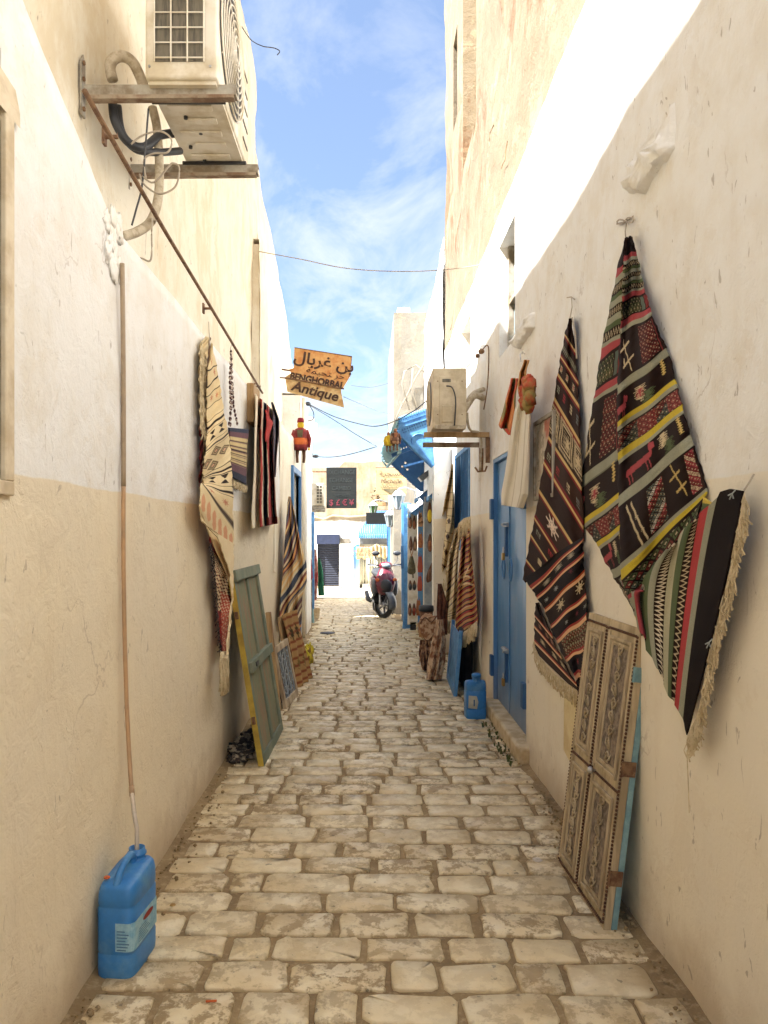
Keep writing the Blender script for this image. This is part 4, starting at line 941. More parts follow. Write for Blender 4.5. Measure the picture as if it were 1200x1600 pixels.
# ---- poncho-like striped blanket
bl=thing('striped_blanket','multicoloured striped blanket hanging to the ground before the blue left doorway','blanket',(-.9,8.8,0))
def blk_(U,V):
    pal=[(58,44,50),(224,206,168),(58,66,84),(120,60,50),(206,142,84),(78,78,92),(214,196,160),(92,44,52),(170,150,116),(44,42,54),(218,178,120),(96,70,62)]
    s=(U*9+V*26+.5*np.sin(V*12+U*3)+.35*np.sin(V*25)); k=np.floor(s*1.25).astype(int)
    C=np.zeros(U.shape+(3,)); rr_=np.random.RandomState(3); seq=rr_.randint(0,len(pal),400)
    for i in np.unique(k): C[k==i]=arr(pal[seq[i%400]])
    return C
d=Vector((.22,1.4)).normalized(); 
c7=lambda x,y:(280+x/3.333,740+y/3.333)
s1=sheet([(0,*c7(572,118)),(.1,*c7(560,160)),(.5,*c7(541,480)),(1,*c7(526,792))],[(0,*c7(580,120)),(.1,*c7(598,190)),(.3,*c7(638,360)),(.45,*c7(664,470)),(.6,*c7(664,560)),(.75,*c7(642,640)),(1,*c7(632,800))],80,300,blk_,P0=(-.97,8.08),D=(d.x,d.y),nrm=(d.y,-d.x),off=lambda U,V:.02+.03*np.sin(U*15+V*2)*np.clip(V*2,0,1))
cloth('woven_cloth',[s1],bl)
# ---- right side small textiles ------------------------------------------------
c8=lambda x,y:(600+x/3.64,700+y/3.64)
RWt=dict(P0=(1.08,0),D=(0,1),nrm=(-1,0))
t1=thing('beige_rug','pale beige rug with small dark leaf marks hanging from the blue window','rug',(1.0,9,1.2))
def beige(U,V):
    P=Pat(U,V,(206,184,142))
    for k in range(1,14): P.band(k/14+.02*0,k/14+.006,(130,104,76))
    for u,v in ((.3,.52),(.6,.55),(.3,.64),(.65,.68),(.4,.76),(.7,.8),(.35,.88)): P.put((np.abs(U-u)/.16+np.abs(V-v)/.03)<1,(70,50,40))
    P.band(.90,.92,(90,60,50)); return P.C
s1=sheet([(0,*c8(384,90)),(.3,*c8(350,260)),(.6,*c8(320,440)),(1,*c8(296,690))],[(0,*c8(390,92)),(.3,*c8(402,260)),(.6,*c8(396,450)),(1,*c8(350,760))],50,160,beige,off=lambda U,V:.08+.03*np.sin(U*8+V*4),**RWt)
cloth('woven_cloth',[s1],t1); fringe('fringe',[wp(*c8(x,y),.99) for x,y in ((296,690),(325,720),(350,765))],.12,50,t1,m_fringe,r=.005,sway=.03)
t2=thing('cream_striped_rug','cream fringed shawl with thin dark stripes between the beige and red rugs','shawl',(1.0,8.3,1))
def shawl(U,V):
    P=Pat(U,V+U*.10,(216,198,160))
    for k in range(2,20): P.band(k/19,k/19+.012,[(60,50,48),(176,150,100),(110,60,60)][k%3])
    return P.C
s1=sheet([(0,*c8(408,460)),(.3,*c8(370,590)),(.5,*c8(360,720)),(.8,*c8(345,930)),(1,*c8(340,975))],[(0,*c8(440,440)),(.3,*c8(428,600)),(.5,*c8(418,720)),(.8,*c8(412,930)),(1,*c8(408,985))],50,160,shawl,off=lambda U,V:.11+.03*np.sin(U*9+V*3),**RWt)
cloth('woven_cloth',[s1],t2); fringe('fringe',[wp(*c8(x,y),.96) for x,y in ((340,975),(360,985),(408,990))],.13,60,t2,m_fringe,r=.005,sway=.03); fringe('fringe',[wp(*c8(x,y),.95) for x,y in ((408,450),(396,520),(372,600),(352,700))],.06,50,t2,m_fringe,r=.004,sway=.03)
t3=thing('striped_kilim','fringed kilim with tan, black and red slanting stripes above blue jerrycan','rug',(1.0,7.4,1))
def kil(U,V):
    P=Pat(U,V,(190,142,88)); w_=V+.02*np.sin(U*6); 
    pal=[(48,40,46),(150,58,54),(214,190,150),(60,54,66),(190,142,88),(120,46,48)]
    for k in range(0,17):
        P.V=w_; P.band(k/16.0,k/16.0+.013,(40,34,42)); P.band(k/16.0+.013,k/16.0+.026,(150,48,50)); P.band(k/16.0+.026,k/16.0+.036,pal[(k*5+2)%6])
    P.V=V
    for (a,b,c,d_) in ((.2,.40,.9,.52),(.9,.36,.2,.50),(.15,.47,.95,.60)): P.seg(a,b,c,d_,.035,(222,196,150),4)
    return P.C
s1=sheet([(0,*c8(438,520)),(.2,*c8(428,640)),(.5,*c8(415,800)),(.8,*c8(412,960)),(1,*c8(414,1080))],[(0,*c8(490,450)),(.2,*c8(496,560)),(.5,*c8(506,720)),(.8,*c8(522,880)),(1,*c8(528,985))],80,220,kil,off=lambda U,V:.12+.02*np.sin(U*10+V*2),bulge=2,**RWt)
s0=sheet([(0,*c8(452,440)),(1,*c8(438,522))],[(0,*c8(492,420)),(1,*c8(490,452))],40,30,(214,196,160),off=lambda U,V:.11+.02*np.sin(U*20),**RWt)
cloth('woven_cloth',[s0,s1],t3); fringe('fringe',[wp(*c8(x,y),.955) for x,y in ((414,1078),(470,1035),(528,985))],.14,90,t3,m_fringe,r=.005,sway=.02); fringe('fringe',[wp(*c8(x,y),.955) for x,y in ((425,430),(455,400),(490,390))],.16,50,t3,m_fringe,r=.005,sway=.03)
# ---- garment on hanger -------------------------------------------------------
g1=thing('hanging_garment','long white cotton garment on a hanger with orange scarf beside blue door','garment',(1.0,5,1.7))
c9=lambda x,y:(740+x/2.105,440+y/2.105)
wht=lambda U,V:np.where(((np.abs(U-.72)<.02)|(np.abs(U-.45)<.015))[...,None],arr((196,186,166)),arr((226,220,206)))
s1=sheet([(0,*c9(150,380)),(.15,*c9(128,430)),(.4,*c9(112,560)),(.8,*c9(94,690)),(1,*c9(92,735))],[(0,*c9(178,375)),(.15,*c9(190,440)),(.4,*c9(186,560)),(.8,*c9(178,700)),(1,*c9(160,746))],70,130,wht,off=lambda U,V:.10+.018*np.sin(U*9+V*1.5),P0=(1.1,0),D=(0,1),nrm=(-1,0))
s2=sheet([(0,*c9(128,322)),(1,*c9(128,345))],[(0,*c9(140,318)),(1,*c9(150,400))],8,12,(120,104,88),off=.07,P0=(1.1,0))
cloth('cotton_body',[s1],g1,solid=.005)
orf=lambda U,V:np.where((np.sin(U*9+V*7)>.3)[...,None],arr((190,84,58)),np.where((np.sin(U*5-V*9)>.4)[...,None],arr((140,128,80)),arr((204,128,72))))
s3=sheet([(0,*c9(165,258)),(.4,*c9(150,300)),(.7,*c9(145,330)),(1,*c9(150,380))],[(0,*c9(180,258)),(.4,*c9(172,300)),(.7,*c9(166,340)),(1,*c9(168,372))],24,40,(196,144,88),off=lambda U,V:.14+.02*np.sin(U*8),P0=(1.1,0))
s4=sheet([(0,*c9(122,318)),(.4,*c9(104,390)),(.8,*c9(84,470)),(1,*c9(88,482))],[(0,*c9(146,318)),(.4,*c9(140,400)),(.8,*c9(124,510)),(1,*c9(108,485))],30,60,orf,off=lambda U,V:.09+.025*np.sin(U*9),P0=(1.1,0))
cloth('scarf',[s3,s4],g1)
bs=MB()
for k in range(7): bs.ball(wp(*c9(178+9*math.sin(k*2.1),330+k*13),.93),(.035,.05,.045),10,7,wob=.5,seed=k)
obj('bunched_scarf',bs,simple('olive_orange_cloth',(176,70,48),(150,130,74),rough=.95,scale=9),g1,smooth=True)
obj('hanger',MB().tube([wp(*c9(155,262),.99),wp(*c9(153,240),1.0),wp(*c9(162,230),1.04),wp(*c9(168,238),1.08)],.004,6),m_steel,g1,smooth=True)

# ================================================================== OBJECTS, LEFT SIDE
def ac_unit(root, x0,x1,y0,y1,z0,z1, face, body, near_grille=True):
    """outdoor unit: long side faces the alley (face=+1 toward +x, -1 toward -x), short side faces the viewer"""
    o = obj('casing', MB().box(x0,x1,y0,y1,z0+.02,z1), body, root, bevel=.012, seg=3)
    xf = x1 if face>0 else x0; h = z1-z0; L = y1-y0
    if near_grille:
        a,b_ = x0+.045, x1-.055
        obj('condenser_coil', MB().box(a,b_,y0-.004,y0+.02,z0+.09,z1-.05), m_coil, root)
        for i in range(4):
            x = a+(b_-a)*i/3; obj('guard_wire', MB().tube([(x,y0-.016,z0+.08),(x,y0-.016,z1-.04)],.0035,6), body, root)
        for i in range(int(h/.06)):
            z = z0+.10+i*.064
            if z < z1-.05: obj('guard_wire', MB().tube([(a-.005,y0-.014,z),(b_+.005,y0-.014,z)],.003,6), body, root)
        obj('screw', MB().lathe((x0+.02,y0-.001,z0+.07),[(.006,0),(.006,.004)],8,(0,-1,0)), m_steel, root); obj('screw', MB().lathe((x1-.03,y0-.001,z0+.07),[(.006,0),(.006,.004)],8,(0,-1,0)), m_steel, root)
    # fan opening with ring and concentric wires
    cy, cz, R = y0+L*.40, z0+h*.52, min(L*.36,h*.44)
    obj('fan_opening', MB().lathe((xf-face*.002,cy,cz),[(R,0),(R,.003)],32,(face,0,0)), m_dark, root)
    for k in range(9):
        r = R*(.14+.86*k/8); pts=[(xf+face*(.012+.018*(1-(r/R)**2)), cy+r*math.cos(t), cz+r*math.sin(t)) for t in np.linspace(0,2*math.pi,33)[:-1]]
        obj('fan_guard_ring', MB().tube(pts,.0045,5,closed=True), body, root)
    for k in range(8):
        t = math.pi*2*k/8+.2; obj('fan_guard_spoke', MB().tube([(xf+face*.03,cy+R*.14*math.cos(t),cz+R*.14*math.sin(t)),(xf+face*.006,cy+R*math.cos(t+.35),cz+R*math.sin(t+.35))],.0035,5), body, root)
    for k in range(5):
        z = z0+.10+k*.09; obj('side_louvre', MB().box(min(xf,xf+face*.004),max(xf,xf+face*.004),y1-.17,y1-.04,z,z+.012), m_coil, root)
    # base pan with pressed ribs and mounting feet
    pan = MB().box(x0+.01,x1-.01,y0+.02,y1-.02,z0+.005,z0+.022); bp = obj('base_pan', pan, body, root)
    for k in range(5):
        y = y0+.16+k*(L-.26)/5; obj('pressed_rib', MB().box(x0+.05+.05*(k%2),x1-.06,y,y+.045,z0-.006,z0+.004), body, bp, bevel=.006)
    for k in range(5): obj('drain_hole', MB().lathe((x0+.07+.04*(k%3),y0+.13+k*.13,z0+.004),[(.009,0),(.009,-.012)],10,(0,0,1)), m_dark, bp)
    for y in (y0+.09,y1-.13): obj('foot', MB().box(x0-.01,x1+.01,y,y+.05,z0-.012,z0+.006), m_dark, root, bevel=.003)

A = thing('air_conditioner', 'large outdoor air conditioning unit on brackets high on the left wall', 'air conditioner', (-.8,3.5,3.50))
ac_unit(A, -.955,-.645,3.14,3.94,3.515,4.15, 1, m_ac)
def bracket(name,lab,yy,x0,x1,z,grp):
    t = thing(name,lab,'bracket',(x0,yy,z-.02),grp)
    m = MB(); m.box(x0,x1,yy-.003,yy+.003,z-.022,z+.022); m.box(x0,x1,yy+.003,yy+.045,z-.022,z-.017); m.box(x0,x1,yy+.003,yy+.045,z+.017,z+.022)
    obj('arm', m, m_galv, t); obj('arm_flange', MB().add([(x0+.02,yy-.004,z-.040),(x1-.01,yy-.004,z-.034),(x1-.01,yy+.04,z-.030),(x0+.02,yy+.04,z-.036),(x0+.02,yy-.004,z-.022),(x1-.01,yy-.004,z-.020),(x1-.01,yy+.04,z-.020),(x0+.02,yy+.04,z-.022)],[(0,3,2,1),(4,5,6,7),(0,1,5,4),(1,2,6,5),(2,3,7,6),(3,0,4,7)]), m_rust_bracket, t)
    pm = MB(); pm.prism([(x0-.012,yy-.015,z-.11),(x0-.012,yy+.03,z-.11),(x0-.012,yy+.03,z+.12),(x0-.012,yy+.01,z+.16),(x0-.012,yy-.015,z+.12)],(.008,0,0)); obj('wall_plate', pm, m_galv, t)
    for zz in (.12,.05,-.08): obj('bolt', MB().lathe((x0-.004,yy+.004,z+zz),[(.010,0),(.010,.008)],6,(1,0,0)), m_rust, t)
    return t
bracket('wall_bracket','grey and rusty steel bracket arm under the near end of left air conditioner',3.19,-1.235,-.575,3.515,'brackets carrying the left air conditioner')
bracket('wall_bracket','rust-edged steel bracket arm under the far end of left air conditioner',3.82,-1.235,-.575,3.485,'brackets carrying the left air conditioner')
# iron rod along the wall on little brackets
rod = thing('iron_rod','long rusty iron rod fixed along the left wall above the hanging cloths','rod',(-.95,4.5,2.95))
obj('rod', MB().tube([wp(132,142,-.955),wp(200,262,-.95),wp(260,365,-.95),wp(322,468,-.95),wp(370,548,-.95),wp(410,614,-.95)],.0095,8), m_rust, rod, smooth=True)
for (x,y) in ((163,214),(318,482),(398,604)):
    q = wp(x,y,-1.0); e = MB(); e.box(-1.005,-.995,q.y-.015,q.y+.015,q.z-.03,q.z+.03); e.tube([q,q+Vector((.05,.0,.0)),q+Vector((.05,0,.02))],.008,6); obj('rod_holder', e, m_rust, rod)
# lagged pipes and cables of the unit
pp = thing('lagged_pipe','beige taped pipe looping behind left air conditioner and into the wall','pipe',(-1.1,3.4,3))
D_ = lambda x,y,Y: dp(x,y,Y)
def curve(pts, n=6):
    P=[Vector(p) for p in pts]; out=[]
    for i in range(len(P)-1):
        a=P[max(i-1,0)];b_=P[i];c=P[i+1];d=P[min(i+2,len(P)-1)]
        for k in range(n):
            t=k/n; out.append(.5*((2*b_)+(c-a)*t+(2*a-5*b_+4*c-d)*t*t+(3*b_-a-3*c+d)*t**3))
    return out+[P[-1]]
obj('pipe_loop', MB().tube(curve([D_(176,125,3.27),D_(172,105,3.27),D_(178,92,3.28),D_(192,88,3.3),D_(207,97,3.32),D_(218,118,3.34),D_(226,140,3.36)]),.024,12), m_lag, pp, smooth=True)
obj('pipe_drop', MB().tube(curve([D_(238,168,3.5),D_(245,200,3.5),D_(249,260,3.48),D_(247,310,3.42),D_(236,345,3.34),D_(215,362,3.26),D_(190,370,3.18)]),.021,12), m_lag, pp, smooth=True)
hs = thing('black_hose','two black rubber hoses sagging between left wall and air conditioner','hose',(-1.1,3.4,3.2))
obj('hose_upper', MB().tube(curve([D_(176,160,3.3),D_(180,190,3.3),D_(200,222,3.34),D_(225,230,3.4),D_(250,212,3.5),D_(275,208,3.6)]),.020,10), m_black, hs, smooth=True)
obj('hose_lower', MB().tube(curve([D_(184,165,3.32),D_(190,205,3.34),D_(210,232,3.38),D_(240,238,3.45),D_(282,236,3.6)]),.017,10), m_black, hs, smooth=True)
for lab,pts in (('thin grey cable curling under left air conditioner bracket',[(222,275),(240,285),(262,262),(270,255),(280,262),(276,288),(262,300),(245,302),(225,288),(218,272)]),
                ('thin grey cable looped between the black hoses',[(205,225),(222,212),(250,205),(268,218),(262,238),(240,240),(225,250),(228,280)]),
                ('pale loose cable hanging below lagged pipe end',[(190,385),(205,398),(222,404),(236,405),(237,360),(238,340)]),
                ('dark cable dropping from the hoses down to the filler patch',[(232,170),(228,220),(222,290),(212,330),(206,352)])):
    w_=obj('cable', MB().tube(curve([D_(x,y,3.25) for x,y in pts]),.0042,6), m_wire if 'dark' in lab else m_wirel, None, smooth=True); tag(w_, lab, 'cable')
# tan drain hose down to the jerrycan
hz = thing('drain_hose','tan drain hose running down the left wall into the blue jerrycan','hose',(-.98,3.05,.4))
obj('upper_hose', MB().tube(curve([wp(191,412,-.985),wp(192,500,-.98),wp(193,620,-.98),wp(193,760,-.98)],4),.0095,10), m_hose2, hz, smooth=True)
obj('lower_hose', MB().tube(curve([wp(193,755,-.98),wp(193,880,-.98),wp(195,1000,-.98),wp(198,1100,-.972),dp(202,1180,2.94),dp(206,1240,2.90)],5),.0088,10), m_hose, hz, smooth=True)
obj('clear_end', MB().tube(curve([dp(206,1236,2.90),dp(210,1272,2.87),dp(214,1300,2.84),(-.889,2.818,.34)],5),.0085,10), m_clear, hz, smooth=True)
obj('hose_joint', MB().tube([dp(205.5,1228,2.903),dp(206.6,1244,2.898)],.0105,10), m_hose, hz, smooth=True)

def jerrycan(root, O, ang, W, L, H, neck):
    """flat-sided can, long side L, with shoulders, grip and neck; neck=+1 at far end"""
    c,s_=math.cos(ang),math.sin(ang); T=lambda a,b_,h: Vector((O[0]+a*c-b_*s_, O[1]+a*s_+b_*c, O[2]+h))
    mb=MB(); n=32; prof=[(.955,0),(.985,.012),(1.0,.03),(1.0,.24*H),(.972,.255*H),(.972,.27*H),(1.0,.285*H),(1.0,.72*H),(.965,.735*H),(.965,.75*H),(.995,.765*H),(.985,.88*H),(.93,.95*H),(.83,.985*H),(.5,1.0*H),(.05,1.003*H)]
    vs=[];fs=[]
    for (k,h) in prof:
        for i in range(n):
            t=2*math.pi*(i+.5)/n; e=.36; x=math.copysign(abs(math.cos(t))**e,math.cos(t))*W/2; y=math.copysign(abs(math.sin(t))**e,math.sin(t))*L/2
            kk=k; ins=(1-k)*min(W,L)/2 if k>.6 else None
            if ins is not None: x=x-math.copysign(min(abs(x),ins),x); y=y-math.copysign(min(abs(y),ins),y)
            else: x*=k; y*=k
            dz=.0
            if h>.80*H: dz=(y/(L/2))*neck*.012
            vs.append(T(x,y,h+dz))
    m=len(prof)
    for i in range(m-1):
        for k in range(n): l=(k+1)%n; fs.append((i*n+k,i*n+l,(i+1)*n+l,(i+1)*n+k))
    fs.append(tuple(range(n))[::-1]); fs.append(tuple((m-1)*n+k for k in range(n))); mb.add(vs,fs)
    obj('body', mb, m_can, root, smooth=True)
    yn=neck*L*.34; o=T(0,yn,H*.985)
    obj('neck', MB().lathe(o,[(.036,0),(.036,.010),(.031,.013),(.031,.024),(.036,.026),(.036,.033),(.030,.036),(.030,.050),(.026,.050),(.026,.02),(.003,.018)],24), m_can, root, smooth=True)
    g_=MB(); P=[T(0,neck*L*.20,H*1.0),T(0,neck*L*.17,H+.030),T(0,neck*L*.05,H+.042),T(0,-neck*L*.12,H+.034),T(0,-neck*L*.30,H+.010),T(0,-neck*L*.40,H*.93)]
    g_.tube(curve(P,5),.0135,10); obj('handle', g_, m_can, root, smooth=True)
    return T
J = thing('jerrycan','blue jerrycan without a cap with the drain hose in its neck against left wall','jerrycan',(-.905,2.72,0))
T_ = jerrycan(J, (-.895,2.735,.004), math.radians(-6), .145, .24, .345, 1)
def wraplabel(root, T, W, L, z0, z1, a0):
    e=.0015; lb=MB(); x=W/2+e; y=-L/2-e; r=.026
    ring=[(a0,y),(x-r,y)]+[(x-r+r*math.sin(t),y+r-r*math.cos(t)) for t in np.linspace(.3,1.3,4)]+[(x,y+r),(x,L/2-.03)]
    vs=[];fs=[]
    for (a,b_) in ring: vs+= [T(a,b_,z0),T(a,b_,z1)]
    for i in range(len(ring)-1): fs.append((2*i,2*i+2,2*i+3,2*i+1))
    lb.add(vs,fs); L_=obj('label', lb, m_label, root, solid=.0008)
    for k in range(7):
        z=z1-.03-k*.011; obj('print_line', MB().add([T(a0+.006,y-.0012,z),T(a0+.006+.05*(.6+.4*((k*37)%10)/10),y-.0012,z),T(a0+.006+.05*(.6+.4*((k*37)%10)/10),y-.0012,z+.004),T(a0+.006,y-.0012,z+.004)],[(0,1,2,3)]), m_print, L_)
        z=z1-.045-k*.009
        if z>z0+.005: obj('print_line', MB().add([T(x+.0012,y+.05,z),T(x+.0012,y+.05+.10*(.6+.4*((k*53)%10)/10),z),T(x+.0012,y+.05+.10*(.6+.4*((k*53)%10)/10),z+.003),T(x+.0012,y+.05,z+.003)],[(0,1,2,3)]), m_print, L_)
    obj('logo_print', MB().prism([T(x+.0014,y+.13+.035*math.cos(t)*1.3,z1-.025+.011*math.sin(t)) for t in np.linspace(0,2*math.pi,20)[:-1]],(.0006,0,0)), m_redprint, L_)
wraplabel(J, T_, .145,.24,.105,.205,.008)
obj('cap_seal', MB().lathe(T_(-.045,-.075,.343),[(.011,0),(.011,.004)],10), m_orange, J)

# green leaning door
GD = thing('green_door_leaf','worn sage green panelled door leaf leaning on left wall','door',(-.70,5.0,0))
fr_ = frame((-.705,4.985,.005),(0.02,1,0),(-.215,0,1.325)); Wd,Hd=.955,1.345; nn=-.04   # A x B -> normal
nsgn = frame((0,0,0),(0,1,0),(-.2,0,1))(0,0,1).x
na,nb = (0,.042) if nsgn<0 else (-.042,0)     # thickness goes toward the wall
def pbox(root,name,fr,a0,a1,b0,b1,n0,n1,mat,bev=.004): return obj(name, MB().fbox(fr,a0,a1,b0,b1,n0,n1), mat, root, bevel=bev)
F0,F1=(na,nb); front = 0 
for (n_,a0,a1,b0,b1) in (('stile',.0,.075,.0,Hd),('stile',Wd-.075,Wd,.0,Hd),('stile',Wd/2-.03,Wd/2+.03,.07,Hd*.475),('stile',Wd/2-.03,Wd/2+.03,Hd*.475+.07,Hd-.08),('rail',.075,Wd-.075,.0,.07),('rail',.075,Wd-.075,Hd-.08,Hd)):
    pbox(GD,n_,fr_,a0,a1,b0,b1,F0,F1,m_green)
lk=(lambda a: (0,-a) if nsgn<0 else (0,a))
def outn(fr, root, name, a0,a1,b0,b1, depth, mat, base=0, bev=.003):
    s_=1 if nsgn>0 else -1; n0,n1=sorted((base*s_, (base+depth)*s_)); return pbox(root,name,fr,a0,a1,b0,b1,n0,n1,mat,bev)
outn(fr_,GD,'middle_rail',.02,Wd-.01,Hd*.475,Hd*.475+.07,.022,m_green); pbox(GD,'rail',fr_,.075,Wd-.075,Hd*.475,Hd*.475+.07,F0,F1,m_green)
outn(fr_,GD,'top_rail',-.01,Wd+.005,Hd-.07,Hd+.005,.02,m_green)
obj('lock_cutout', MB().fbox(fr_,.16,.26,Hd*.475+.02,Hd*.475+.05,*( (-.026,-.0225) if nsgn<0 else (.0225,.026))), m_dark, GD)
for (a0,a1) in ((.075,Wd/2-.03),(Wd/2+.03,Wd-.075)):
    for (b0,b1) in ((.07,Hd*.475),(Hd*.475+.07,Hd-.08)):
        s0,s1 = sorted((na*.5-.006, na*.5+.006)) if na else sorted((nb*.5-.006,nb*.5+.006))
        pbox(GD,'panel',fr_,a0,a1,b0,b1,s0,s1,m_greenp,0)
obj('door_edge', MB().fbox(fr_,-.004,-.0005,0,Hd,F0+.002,F1-.002), m_ochre, GD)
for b_ in (.30,1.02): obj('hinge', MB().fbox(fr_,-.02,-.004,b_,b_+.05,F0+.01,F1-.01), m_rust, GD)
rg = MB()
for k in range(9): rg.ball((-.92+.05*math.sin(k*1.9),5.10+k*.06,.025+.02*(k%3)),(.06,.06,.028),18,12,wob=.9,ws=9,seed=k*3)
tag(obj('rag_heap',rg,m_rubble,None,smooth=True),'crumpled dark rags on the ground behind the green door leaf','rags')
# lattice window frame behind it
LWN = thing('lattice_window','small bleached window frame with white wrought lattice leaning on left wall','window frame',(-.74,6.7,0))
fl_ = frame((-.765,6.60,.005),(.09,1,0),(-.11,0,.55)); w2,h2=.60,.56
def ob2(name,a0,a1,b0,b1,d0,d1,mat,bev=.003,root=LWN,fr=fl_):
    s_=1 if nsgn>0 else -1; n0,n1=sorted((d0*s_,d1*s_)); return pbox(root,name,fr,a0,a1,b0,b1,n0,n1,mat,bev)
ob2('frame_side',0,.06,0,h2,0,.03,m_greyw); ob2('frame_side',w2-.06,w2,0,h2,0,.03,m_greyw); ob2('frame_bottom',.06,w2-.06,0,.065,0,.03,m_greyw); ob2('frame_top',.06,w2-.06,h2-.06,h2,0,.03,m_greyw)
ob2('backing',.05,w2-.05,.05,h2-.05,-.02,-.01,m_dark)
s_=1 if nsgn>0 else -1
for i in range(3):
    for j in range(3):
        a_=.06+.08+i*.16; b_=.065+.07+j*.145
        for q in range(4):
            t0=math.pi/2*q; pts=[fl_(a_+.05*math.cos(t0)+.035*math.cos(t), b_+.045*math.sin(t0)+.035*math.sin(t), s_*.012) for t in np.linspace(t0+.6,t0+2*math.pi-.6,12)]
            obj('lattice_scroll', MB().tube(pts,.0045,5), m_lantern, LWN)
for i in range(4): obj('lattice_bar', MB().tube([fl_(.06+.16*i,.06,s_*.015),fl_(.06+.16*i,h2-.06,s_*.015)],.007,5), m_lantern, LWN)
post = obj('wooden_post', MB().bar((-.80,6.55,0),(-.90,6.60,.88),.045,.07), m_wood, None, bevel=.005); tag(post,'short brown wooden post leaning between green door leaf and lattice window','post')
# carpet-wrapped board and yellow bag further on
kb = thing('wrapped_board','ochre patterned carpet draped over a board behind the lattice window','carpet',(-.8,7.9,0))
fk = frame((-.80,7.45,0),(.16,.9,0),(-.10,0,.75))
def kpat(U,V):
    P=Pat(U,V,(162,128,82)); 
    for v in np.arange(.05,1,.11): P.band(v,v+.03,(128,74,52))
    for k in range(5): P.star(.15+.18*k,.28,.07,.10,(70,60,42)); P.star(.15+.18*k,.7,.07,.10,(108,92,52))
    return P.C
nu,nv=40,60; U,V=np.meshgrid(np.linspace(0,1,nu),np.linspace(0,1,nv)); C=kpat(U,V); vs=np.array([[fk(u*.58,.76*(1-v),s_*(.02+.018*math.sin(u*17+v*3)+.06*(v>.0)*v)) for u in U[0]] for v in V[:,0]]).reshape(-1,3)
idx=np.arange(nu*nv).reshape(nv,nu); fa=np.stack([idx[:-1,:-1],idx[1:,:-1],idx[1:,1:],idx[:-1,1:]],-1).reshape(-1,4)
cloth('draped_carpet',[(vs,fa,np.concatenate([C,np.ones(U.shape+(1,))],-1).reshape(-1,4))],kb)
obj('board', MB().fbox(fk,.0,.56,0,.74,*sorted((-s_*.03,-s_*.005))), m_wood, kb)
yb = MB(); 
for k in range(5): yb.ball((-.77+.012*k,8.6+.08*k,.12-.02*(k%2)),(.055,.08,.12),12,9,wob=.5,seed=k)
tag(obj('yellow_bag',yb,simple('yellow_green_print_cloth',(206,188,52),(126,96,48),rough=.9,scale=9,lo=.5,hi=.6),None,smooth=True),'yellow patterned cloth bag slumped on paving past the wrapped board','bag')
sh = MB(); sh.ball((-.70,8.0,.035),(.05,.11,.03),12,7); tag(obj('shoe',sh,m_leather3,None,smooth=True),'single brown slipper on paving at the foot of the wrapped board','slipper')
# corbel block of wood on wall
cb_ = MB(); a=wp(377,607,-1.0); b2=wp(395,662,-1.0); cb_.box(-1.0,-.94,6.02,6.35,2.50,2.82); tag(obj('wooden_block',cb_,m_wood,None,bevel=.01),'square block of bare wood fixed to left wall above striped cloth','wood block')

# puppet
def puppet(name, lab, O, h, mats, Yaw=0, hat=True):
    t = thing(name, lab, 'puppet', O); x,y,z=O
    obj('head', MB().ball((x,y,z+h*.84),(h*.075,h*.075,h*.10),14,10), mats[0], t, smooth=True)
    if hat: obj('hat', MB().lathe((x,y,z+h*.90),[(h*.078,0),(h*.08,.03*h),(h*.062,h*.10),(h*.01,h*.11)],14), mats[1], t, smooth=True)
    obj('tunic', MB().lathe((x,y,z+h*.28),[(h*.15,0),(h*.17,h*.08),(h*.15,h*.22),(h*.16,h*.40),(h*.12,h*.47),(h*.04,h*.51)],14), mats[2], t, smooth=True)
    obj('sash', MB().lathe((x,y-.004,z+h*.38),[(h*.155,0),(h*.175,h*.07),(h*.155,h*.16)],14,cap=False), mats[3], t, smooth=True)
    obj('collar', MB().prism([(x-h*.07,y-h*.165,z+h*.72),(x+h*.07,y-h*.165,z+h*.72),(x+h*.05,y-h*.175,z+h*.55),(x-h*.05,y-h*.175,z+h*.55)],(0,.01,0)), mats[4], t)
    for s in (-1,1):
        obj('arm', MB().tube([(x+s*h*.13,y,z+h*.72),(x+s*h*.20,y-.01,z+h*.52),(x+s*h*.19,y-.02,z+h*.34)],h*.04,8,radii=[h*.05,h*.045,h*.03]), mats[2], t, smooth=True)
        obj('leg', MB().tube([(x+s*h*.07,y,z+h*.30),(x+s*h*.08,y,z+h*.14),(x+s*h*.07,y-.02,z+h*.0)],h*.035,8,radii=[h*.045,h*.035,h*.03]), mats[5], t, smooth=True)
        obj('hand', MB().ball((x+s*h*.19,y-.02,z+h*.30),(h*.028,h*.028,h*.04),8,6), mats[0], t, smooth=True)
    obj('string', MB().tube([(x,y,z+h),(x-.01,y,z+h*1.35)],.0025,4), m_wire, t)
    return t
puppet('puppet','wooden puppet in red coat and orange sash hung on the left near the tin sign',(-.915,9.9,2.55-.02),.60,(m_yel,m_red,simple('maroon_coat',(140,44,44),(110,34,36),rough=.8),m_orange,m_olive,m_leather3))

